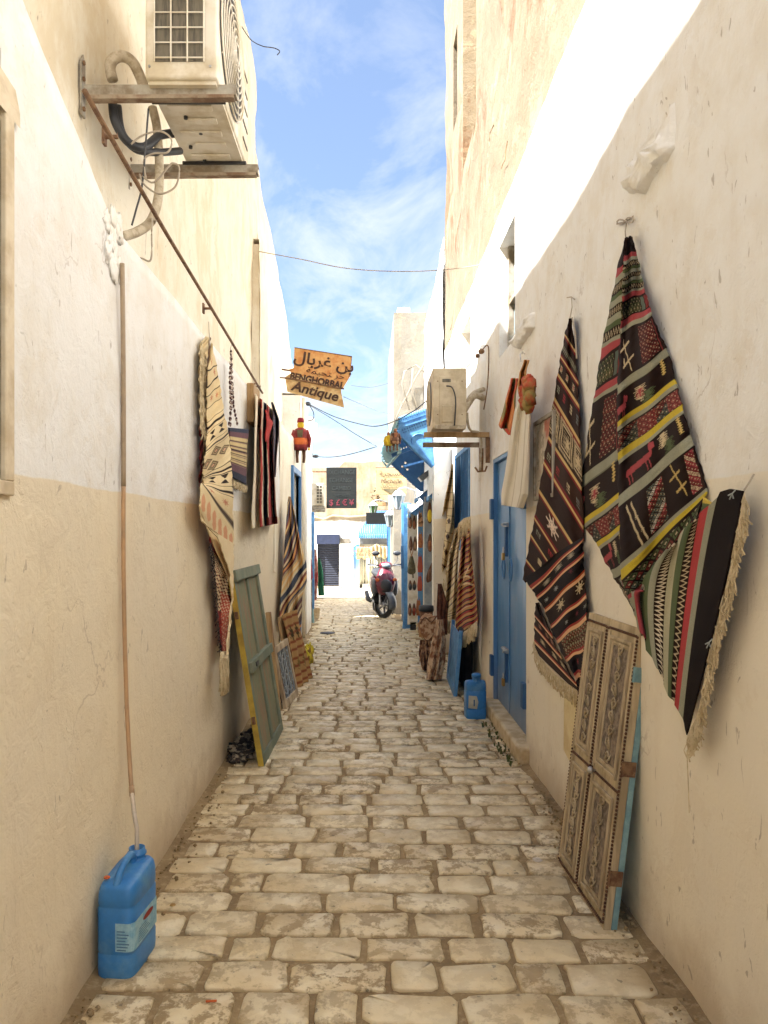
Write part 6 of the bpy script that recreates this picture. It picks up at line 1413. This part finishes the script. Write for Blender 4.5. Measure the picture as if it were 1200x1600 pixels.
for (x,y,h,m,l) in ((657,812,22,m_hide,'dark purse with pale dots at the top of blue edged board'),(657,845,22,m_leather,'tan leather purse second from the top of blue edged board'),(656.5,882,25,m_leather2,'pinkish red purse in the middle of blue edged board'),(656,912,23,m_leather2,'deep red purse second from the bottom of blue edged board'),(654,950,24,m_leather,'long tan purse lowest on blue edged board')):
    t=thing('purse',l,'purse',tuple(dp(x,y,11.15)),'purses hung on the blue edged board'); w=4.2*11.15/F; hh=h*11.15/F/2; c=dp(x,y,11.12)
    obj('body',MB().prism([c+Vector((-w*.6,0,hh)),c+Vector((w*.6,0,hh)),c+Vector((w,0,-hh*.3)),c+Vector((w*.8,0,-hh)),c+Vector((-w*.8,0,-hh)),c+Vector((-w,0,-hh*.3))],(0,.04,0)),m,t,bevel=.01,seg=3); obj('strap',MB().tube([c+Vector((-w*.5,0,hh)),c+Vector((0,0,hh*1.5)),c+Vector((w*.5,0,hh))],.006,5),m,t)
slipper(671.5,802,10.3,32,m_yel,'single yellow slipper at the top of pale grey board',4.2); slipper(672,849,10.3,27,m_leather,'single tan slipper in the middle of pale grey board',4.0); slipper(672,895,10.3,32,m_leather3,'single dark brown slipper lowest on pale grey board',4.0,rot=-.25)
bp=thing('backpack','olive canvas backpack hanging on white slipper board','backpack',tuple(dp(643,885,11.7)))
mb=MB(); vs=[];fs=[]; n=18
for j,(yy,hw) in enumerate(((868,1.5),(872,3),(880,4.8),(888,6.4),(893,6.6),(896,5.5),(897.5,2))):
    c=dp(643,yy,11.7)
    for k in range(n): a=2*math.pi*k/n; vs.append((c.x+hw*11.7/F*math.cos(a),11.7+hw*.012*math.sin(a),c.z))
for j in range(6):
    for k in range(n): l=(k+1)%n; fs.append((j*n+k,(j+1)*n+k,(j+1)*n+l,j*n+l))
mb.add(vs,fs); obj('body',mb,m_olive,bp,smooth=True); obj('pocket',MB().ball(dp(640.5,888,11.63),(.03,.03,.035),12,8),m_olive,bp,smooth=True)
obj('strap',MB().tube([dp(643,870,11.65),dp(641,858,11.7),dp(645,846,11.8),dp(646,858,11.7),dp(643,870,11.65)],.008,5),m_hide,bp); obj('strap',MB().tube([dp(645,896,11.66),dp(645.5,903,11.68)],.012,5),m_olive,bp)
# little blue hoods over the doorways
for i,(pts,Y,lab) in enumerate((([(641,802),(662,786),(661,797),(650,806)],11.6,'small blue sheet hood lowest over the slipper boards'),([(654,776),(679,756),(676,778),(664,786)],10.8,'small dark blue scalloped hood between its two neighbours'),([(671,775),(697,749),(696,766),(678,784)],9.9,'small bright blue hood nearest the grille window'))):
    p=[dp(x,y,Y) for x,y in pts]; t=thing('door_hood',lab,'awning',tuple(p[0]),'small blue hoods over the shop doorways')
    a,b_,c,d=p; obj('sheet',MB().prism([a,b_,b_+Vector((0,.9,-.02)),a+Vector((0,.9,-.02))],(0,0,-.02)),m_blue2,t); obj('side_board',MB().prism([a,b_,c,d],(0,.02,0)),m_blue if i!=1 else m_dkblue,t)
    for k in range(6):
        e=a.lerp(b_,0)+Vector((0,.08+.15*k,-.03)); obj('scallop',MB().ball(e,(.012,.07,.04),8,5),m_blue2,t,smooth=True)
tag(obj('lamp_box',MB().prism([dp(654,745,10.6),dp(675,730,10.6),dp(676,738,10.6),dp(660,752,10.6)],(0,.3,0)),m_grey,None,bevel=.01),'grey floodlight box on the wall under the big blue canopy','floodlight')
# ---- big canopy ------------------------------------------------------------------
CP=thing('shop_canopy','large blue wooden canopy with pierced side boards and louvred front over the shop','canopy',(.8,10.5,2.5))
n1,f1=9.5,11.5
def side(Y,pts,name,mat,d): return obj(name,MB().prism([dp(x,y,Y) for x,y in pts],(0,d,0)),mat,CP,bevel=.004)
sdn=[(622,657),(640,651),(669,641),(674,671),(679,727),(674,731),(650,708),(624,683)]
side(n1,sdn,'near_side_board',m_blue2,.04)
for q in (((624,661),(670,645)),((626,680),(674,728)),((628,667),(671,653))): obj('side_moulding',MB().bar(dp(*q[0],n1-.012),dp(*q[1],n1-.012),.02,.02,(0,1,0)),m_blue2,CP)
for k in range(12):
    q=dp(629+k*3.7,672-k*1.45,n1-.004); obj('fretwork_hole',MB().lathe(q,[(.011,0),(.011,.003)],8,(0,-1,0)),m_dkblue,CP); q=dp(630.8+k*3.7,676-k*1.45,n1-.004); obj('fretwork_hole',MB().lathe(q,[(.009,0),(.009,.003)],8,(0,-1,0)),m_dkblue,CP)
obj('side_scroll',MB().tube([dp(648+13*math.cos(t),690+11*math.sin(t),n1-.008) if 0 else dp(655+12*math.cos(t),688+10*math.sin(t),n1-.008) for t in np.linspace(2.6,5.2,12)],.008,5),m_blue,CP,smooth=True)
# far side board with real pierced openings (strips between holes)
sdf=[(606,719),(612,712),(648,697),(668,690),(672,700),(672,757),(657,766)]
Yf=f1
xa,xb=dp(600,0,Yf).x,dp(668,0,Yf).x
def fz(py): return EYE-(py-HY)*Yf/F
def fx(px): return (px-CX)*Yf/F
cells=MB()
nx,nz=68,56
for i in range(nx):
    for j in range(nz):
        px=602+i*1.0; py=684+j*1.5
        inside = py < 719+(px-604)*.93 and py > 672 and px<671
        if not inside: continue
        line1=706-(px-612)*.30
        hole=(612<px<648 and abs(py-line1)<2.0 and (i%4)<2) or (abs(px-628)<1.2 and abs(py-728)<1.6) or (abs(px-633)<1.2 and abs(py-722)<1.8) or (abs(px-636)<1.2 and abs(py-733)<1.4)
        if hole: continue
        cells.box(fx(px),fx(px+1.0),Yf,Yf+.03,fz(py+1.5),fz(py))
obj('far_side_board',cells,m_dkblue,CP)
# roof
nA,nB=dp(622,657,n1),dp(669,641,n1); fA,fB=dp(596,668,f1+.05),dp(668,652,f1+.05)
fA=Vector((nA.x-.12,f1+.04,nA.z-.02)); fB=Vector((nB.x+.06,f1+.04,nB.z))
nst=14
for k in range(nst):
    a=nA.lerp(fA,k/nst); b_=nB.lerp(fB,k/nst); c=nB.lerp(fB,(k+.94)/nst); d=nA.lerp(fA,(k+.94)/nst); u=Vector((0,0,.012*(k%2)))
    obj('roof_board',MB().prism([a+u,b_+u,c+u,d+u],(0,0,.022)),m_blue2,CP)
for k in range(13):
    q=nA.lerp(nB,(k+.5)/13)+Vector((0,-.02,.01)); obj('scallop',MB().ball(q,(.018,.012,.032),8,5),m_blue2,CP,smooth=True)
# louvred front hanging from the outer edge
h=.40
def FR(u,v): 
    top=nA.lerp(fA,u); bulge=-.05*math.sin(math.pi*v); return top+Vector((-.10*math.sin(v*math.pi*.9)+.0+.06*v,0,-h*v))+Vector((bulge*0,0,0))
for k in range(8):
    v0,v1=.12+k*.10,.12+k*.10+.055
    a,b_,c,d=FR(0.02,v0),FR(.98,v0),FR(.98,v1),FR(.02,v1); obj('louvre',MB().prism([a,b_,c+Vector((.05,0,-.0)),d+Vector((.05,0,0))],(.012,0,.006)),m_duck,CP)
for u in (0,1): obj('louvre_frame',MB().tube([FR(u,v) for v in np.linspace(0,1,9)],.014,6),m_duck,CP,smooth=True)
obj('louvre_frame',MB().bar(FR(0,1),FR(1,1),.03,.03),m_duck,CP); obj('louvre_frame',MB().bar(FR(0,.02),FR(1,.02),.035,.035),m_duck,CP)
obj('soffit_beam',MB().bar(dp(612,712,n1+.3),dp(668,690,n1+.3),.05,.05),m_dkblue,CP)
puppet('puppet','small puppet in a yellow tunic hanging from the canopy corner',tuple(dp(607,706,9.4)),.27,(m_leather,m_leather,m_yel,m_yel,m_yel,m_leather3),hat=False)
puppet('puppet','small brown puppet hanging beside the yellow one under the canopy',tuple(dp(618,704,9.35)),.30,(m_leather,m_leather2,m_hide,m_leather3,m_leather,m_leather3),hat=False)
# ---- far right: posts, leaf doors, lanterns, sign ----------------------------------
FD=thing('blue_door_leaf','tall peeling blue door leaf standing folded at the right beyond the slippers','door',(.68,13.2,0)); p=dp(628,962,13.1); p2=dp(640,786,13.1)
obj('leaf',MB().box(p.x,p2.x,13.1,13.15,.03,p2.z),m_blue2,FD,bevel=.006); obj('stile',MB().box(p.x-.01,p.x+.035,13.06,13.1,.03,p2.z-.02),m_blue,FD,bevel=.004); obj('latch',MB().box(p.x-.02,p.x+.03,13.03,13.06,.95,1.35),m_dkblue,FD,bevel=.004); obj('leaf_edge',MB().box(p2.x,p2.x+.03,13.11,13.6,.03,p2.z),m_dkblue,FD)
LB=obj('leaning_board',MB().prism([dp(640.5,875,12.2),dp(642,880,12.2),dp(642,992,12.1),dp(628,986,12.1)],(0,.03,0)),m_blue2,None,bevel=.004); tag(LB,'triangular light blue board leaning at the foot of slipper board','board')
NP=thing('blue_post','slim dark blue post with white capital behind the scooter','post',(.5,17,gz(17))); a=dp(607,915,17); b_=dp(614,812,17)
obj('shaft',MB().box(a.x,b_.x,17,17.1,gz(17)-.1,b_.z),m_blue,NP,bevel=.01); obj('edge',MB().box(a.x-.03,a.x,17.01,17.1,gz(17)-.1,b_.z),m_dkblue,NP)
def lantern(lab,px,py,h,Y,mat):
    t=thing('lantern',lab,'lantern',tuple(dp(px,py,Y))); s=h*Y/F; o=dp(px,py+h/2,Y)
    obj('cage',MB().lathe(o,[(s*.16,0),(s*.30,s*.62)],6),m_glass if mat is m_lantern else mat,t)
    for k in range(6): a=2*math.pi*k/6; obj('rib',MB().tube([o+Vector((s*.17*math.cos(a),s*.17*math.sin(a),0)),o+Vector((s*.31*math.cos(a),s*.31*math.sin(a),s*.62))],.012,5),m_lantern,t)
    obj('roof',MB().lathe(o+Vector((0,0,s*.62)),[(s*.38,0),(s*.36,s*.04),(s*.16,s*.26),(s*.05,s*.30),(s*.05,s*.38)],6),m_lantern,t); obj('base',MB().lathe(o+Vector((0,0,-s*.06)),[(s*.06,-s*.06),(s*.17,0),(s*.17,s*.06)],6),m_lantern,t)
    obj('wall_arm',MB().tube([o+Vector((0,0,s*.98)),o+Vector((.12,0,s*1.05)),o+Vector((.3,.1,s*.9)),o+Vector((.3,.1,s*.3))],.014,6),m_lantern,t)
lantern('white lantern on a wall arm below the painted shop sign',623,778,30,13.4,m_lantern); lantern('lower white lantern at the right of black sign board',609.5,808,26,15.2,m_lantern)
lantern('lantern with green glass above the black sign board',583,793,22,16,simple('green_glass',(92,140,70),rough=.3))
SS=thing('hanging_sign','cream and orange painted shop sign with Arabic and latin lettering by the tower','sign',tuple(dp(611,752,13.9))); a=dp(587,773,13.9); b_=dp(635,732,13.9)
obj('board',MB().box(a.x,b_.x,13.9,13.94,a.z,b_.z),simple('cream_orange_sign',(164,144,104),(160,92,40),rough=.7,scale=2.2,lo=.48,hi=.56),SS,bevel=.004)
q=dp(611,743,13.89); text('\uFE94\uFEAE\uFEA0\uFEB4\uFEDF\uFE8D',q,.12,m_ink,SS,sx=1.3); q=dp(611,755,13.89); text('Michelle',q,.12,m_ink,SS,sx=1.0,shear=.2); q=dp(611,762,13.89); text("L'EXPOSITION",q,.062,m_olive,SS)
obj('triangle_mark',MB().prism([dp(598,764,13.89),dp(625,764,13.89),dp(611,771,13.89)],(0,.005,0)),m_olive,SS); obj('bracket',MB().bar(dp(587,731,13.92),dp(655,731,13.92),.02),m_rust,SS)
tag(obj('black_board',MB().box(dp(572,0,15.5).x,dp(605,0,15.5).x,15.5,15.55,dp(0,819,15.5).z,dp(0,801,15.5).z),m_board,None,bevel=.005),'blank black sign board hung over the alley end','sign')
obj_=MB()
for k in range(46):
    rr2=random.Random(k); c=dp(rr2.uniform(580,594),rr2.uniform(766,786),16.2); d=Vector((rr2.uniform(-1,1),rr2.uniform(-1,1),rr2.uniform(-.2,1)))*.06; e=Vector((d.y,-d.x,d.z*.3))*.5; obj_.add([c,c+d+e,c+d*1.9,c+d-e],[(0,1,2,3)])
pt=thing('potted_plant','small reddish plant in a wooden tray above green lantern','plant',tuple(dp(588,788,16.2))); obj('leaves',obj_,simple('reddish_leaf',(110,84,56),(84,90,50),rough=.8),pt); a=dp(582,790,16.1); b_=dp(606,785,16.1); obj('tray',MB().box(a.x,b_.x,16.1,16.4,a.z,b_.z),m_wood,pt)
# canvas with phone number, hung at the shop across the street
CV=thing('shop_canvas','cream canvas banner with red Arabic lettering hung over the shop across the street','banner',(bx(583),YB-.6,bz(862)))
mb=MB(); nx=40; vs=[];fs=[]
for j in range(9):
    for i in range(nx+1):
        px=557+(608-557)*i/nx; py=(851+(2 if px>581 else 3)-(4*max(0,1-abs(px-588)/6)))+(871-853+1.5*math.sin(i*.8))*j/8; fold=.06*math.sin(px*1.1)*(1 if px>580 else .1); vs.append((bx(px),YB-.75+fold,bz(py)))
for j in range(8):
    for i in range(nx): a=j*(nx+1)+i; fs.append((a,a+nx+1,a+nx+2,a+1))
mb.add(vs,fs); obj('canvas',mb,m_canvas,CV,smooth=True,solid=.01)
for txt,y_,sz,m in (('\uFE93\uFEAD\uFE8E\uFEA0\uFE97',856.5,.17,m_redprint),('\uFE94\uFEEA\uFEDB\uFE8E\uFED4\uFEDF\uFE8D \uFEDD\uFE8E\uFE91\uFEAE\uFECF',862,.16,m_redprint),('22 661 009',868,.17,m_ink)): q=Vector((bx(569),YB-.79,bz(y_))); text(txt,q,sz,m,CV,sx=1.2)
mb=MB(); vs=[];fs=[]
for i in range(61):
    px=560+(606-560)*i/60; 
    for py in (870,893,913): vs.append((bx(px),YB+.1+.05*math.sin(i*1.1)-.04*math.sin(i*.37),bz(py)))
for i in range(60):
    for j in range(2): a=i*3+j; fs.append((a,a+1,a+4,a+3))
mb.add(vs,fs); tag(obj('curtain',mb,m_curt,None,smooth=True,solid=.008),'white folded curtain closing the shop under the canvas banner','curtain')

# ---- scooter ---------------------------------------------------------------------
SC=thing('scooter','burgundy and grey motor scooter parked at the right end of the alley','scooter',(.30,13.7,0))
hd_=Vector((.10,-.99,0)).normalized(); sd=Vector((-hd_.y,hd_.x,0)); O=Vector((.262,13.62,0)); lean=Vector((-.05,0,0))
def q_(f,s,z): return O+hd_*f+sd*s+Vector((0,0,z))+Vector((z*.07,0,0))   # f forward from front axle, s to rider's left
STEER=Vector((.62,-.78,0)).normalized()
def wheel(f,name):
    c=q_(f,0,.25); s_d=Vector((-STEER.y,STEER.x,0)) if f==0 else sd; ax=(s_d+Vector((0,0,-.07))).normalized()
    t=obj(name,MB().lathe(c-ax*.055,[(.19,0),(.235,.012),(.25,.04),(.25,.07),(.235,.098),(.19,.11)],32,ax,cap=False),m_dark,SC,smooth=True)
    obj('rim',MB().lathe(c-ax*.03,[(.192,0),(.20,.03),(.192,.06),(.165,.055),(.16,.03),(.165,.0)],32,ax,cap=False),m_grey,t,smooth=True); obj('hub',MB().lathe(c-ax*.05,[(.035,0),(.05,.02),(.05,.08),(.035,.1)],14,ax),m_steel,t)
    a=ax.orthogonal().normalized(); b_=ax.cross(a)
    for k in range(5): t_=2*math.pi*k/5; v=a*math.cos(t_)+b_*math.sin(t_); obj('spoke',MB().bar(c+v*.04,c+v*.17,.035,.022,ax),m_grey,t,bevel=.003)
    obj('brake_disc',MB().lathe(c+ax*.05,[(.05,0),(.09,0),(.09,.005),(.05,.005)],24,ax,cap=False),m_steel,t)
wheel(0,'wheel'); wheel(-1.25,'wheel')
def shell(name,secs,mat,nseg=14):
    """loft of rounded sections (f, z, half-width, half-height)"""
    mb=MB(); vs=[];fs=[]
    for (f,z,w_,h_) in secs:
        for k in range(nseg):
            a=2*math.pi*k/nseg; e=.7; cx_=math.copysign(abs(math.cos(a))**e,math.cos(a)); sx_=math.copysign(abs(math.sin(a))**e,math.sin(a)); vs.append(q_(f,cx_*w_,z+sx_*h_))
    m=len(secs)
    for i in range(m-1):
        for k in range(nseg): l=(k+1)%nseg; fs.append((i*nseg+k,i*nseg+l,(i+1)*nseg+l,(i+1)*nseg+k))
    fs.append(tuple(range(nseg))); fs.append(tuple((m-1)*nseg+k for k in range(nseg))[::-1]); mb.add(vs,fs); return obj(name,mb,mat,SC,smooth=True)
# front mudguard: arc over the wheel
mg=MB(); vs=[];fs=[]; n=14
for i in range(n+1):
    a=math.radians(-25+150*i/n)+.2; 
    for j in range(7): s=(j/6-.5)*.17; r=.29-.03*abs(j/3-1)**2; z=.25+r*math.sin(a); vs.append(O+STEER*(r*math.cos(a))+Vector((-STEER.y,STEER.x,0))*s+Vector((z*.07-.0,0,z)))
for i in range(n):
    for j in range(6): a=i*7+j; fs.append((a,a+1,a+8,a+7))
mg.add(vs,fs); obj('front_mudguard',mg,m_grey,SC,smooth=True,solid=.008)
# horn-shaped apron, narrow nose at the top
mb=MB(); vs=[];fs=[]
prof=[(.02,.44,.10,.06),(.06,.54,.16,.09),(.04,.66,.19,.10),(-.02,.78,.17,.09),(-.07,.88,.13,.08),(-.10,.96,.09,.06)]
for (f,z,w_,d) in prof:
    for k in range(16):
        a=2*math.pi*k/16; vs.append(q_(f+d*math.sin(a),w_*math.cos(a),z))
for i in range(5):
    for k in range(16): l=(k+1)%16; fs.append((i*16+k,i*16+l,(i+1)*16+l,(i+1)*16+k))
fs.append(tuple(range(16))[::-1]); fs.append(tuple(80+k for k in range(16))); mb.add(vs,fs); obj('front_apron',mb,m_scoot,SC,smooth=True)
obj('nose_panel',MB().ball(q_(.11,0,.60),(.12,.05,.13),14,10),m_dark,SC,smooth=True)
for s in (-1,1):
    obj('apron_wing',MB().ball(q_(-.02,s*.20,.58),(.05,.07,.17),12,9),m_grey,SC,smooth=True)
    obj('fork_leg',MB().tube([q_(0,0,.25)+Vector((-STEER.y,STEER.x,0))*s*.085,q_(-.06,s*.085,.50)],.02,8),m_steel,SC)
    obj('indicator',MB().ball(q_(.10,s*.16,.72),(.04,.025,.03),10,7),m_orange,SC,smooth=True)
    obj('handlebar_grip',MB().tube([q_(-.14,s*.12,.97),q_(-.20,s*.33,.99)],.018,8),m_black,SC,smooth=True); obj('brake_lever',MB().tube([q_(-.11,s*.16,.98),q_(-.13,s*.32,.96)],.007,6),m_steel,SC)
    obj('mirror_stalk',MB().tube(curve([q_(-.12,s*.16,.99),q_(-.14,s*.22,1.08),q_(-.14,s*.20,1.17)]),.006,6),m_black,SC,smooth=True)
    obj('mirror',MB().ball(q_(-.14,s*.20,1.20),(.075,.02,.045),14,8),m_black,SC,smooth=True)
obj('headset',MB().ball(q_(-.10,0,.97),(.13,.09,.075),16,10),m_scoot,SC,smooth=True); obj('headlight',MB().ball(q_(-.03,0,.97),(.085,.05,.055),14,9),m_glass,SC,smooth=True)
shell('floorboard',[(-.10,.30,.17,.05),(-.40,.28,.18,.05),(-.62,.30,.17,.06)],m_dark)
shell('rear_body',[(-.58,.40,.14,.12),(-.75,.52,.18,.18),(-1.05,.58,.18,.17),(-1.35,.64,.13,.12),(-1.52,.70,.06,.05)],m_scoot)
shell('seat',[(-.56,.74,.10,.04),(-.75,.78,.15,.05),(-1.1,.80,.16,.05),(-1.42,.84,.10,.04)],m_black)
shell('leg_guard',[(-.08,.38,.20,.10),(-.16,.55,.20,.12),(-.20,.72,.15,.10)],m_dark)
shell('engine',[(-.9,.28,.09,.07),(-1.28,.26,.10,.08)],m_galv)
obj('exhaust',MB().tube([q_(-.8,-.16,.24),q_(-1.1,-.18,.26),q_(-1.5,-.18,.36)],.045,10,radii=[.025,.05,.045]),m_dark,SC,smooth=True)
obj('side_stand',MB().tube([q_(-.6,.12,.26),q_(-.55,.26,.01)],.012,6),m_black,SC); obj('foot_peg',MB().tube([q_(-.62,.18,.3),q_(-.62,.28,.3)],.018,6),m_black,SC)

# ---- little things on the ground -------------------------------------------------
peb=[((840,1348),.022,'white chip of plaster lying near the carved shutters'),((668,1502),.006,None)]
q=dp(840,1348,F*EYE/(1348-HY)); o=obj('plaster_chip',MB().ball(q+Vector((0,0,.012)),(.022,.016,.012),9,6,wob=.6,seed=3),m_white,None); tag(o,'white chip of plaster lying near the carved shutters','stone chip')
q=dp(330,1572,F*EYE/(1572-HY)); tag(obj('cigarette_end',MB().tube([q+Vector((-.018,0,.016)),q+Vector((.018,.003,.016))],.004,7),m_orange,None),'orange cigarette end between the setts at the bottom of the picture','cigarette end')
q=dp(270,1418,F*EYE/(1418-HY)); tag(obj('bottle_cap',MB().lathe(q,[(.012,.006),(.014,.010),(.010,.014)],12),m_brass,None),'small brass bottle cap on paving right of the blue jerrycan','bottle cap')
dm=MB(); rr=random.Random(8)
for k in range(420):
    side_=rr.random()<.5; y=rr.uniform(2.2,9) if rr.random()<.6 else rr.uniform(2.2,4.5); x=(-.97+abs(rr.gauss(0,.05))) if side_ else (1.07-abs(rr.gauss(0,.05))); r=rr.uniform(.003,.011)
    dm.ball((x,y,.016+r*.4),(r,r*rr.uniform(.6,1.2),r*.7),5,4,wob=.5,seed=k)
tag(obj('wall_foot_debris',dm,m_ground,None,kind='stuff'),'crumbs of plaster and grit along the wall feet','debris')
q=dp(512,990,F*EYE/(990-HY)); tag(obj('drain_cover',MB().lathe((q.x,q.y,.004),[(.12,0),(.12,.012),(.10,.016)],18),m_dark,None),'small dark drain cover in the paving near the blanket','drain cover')
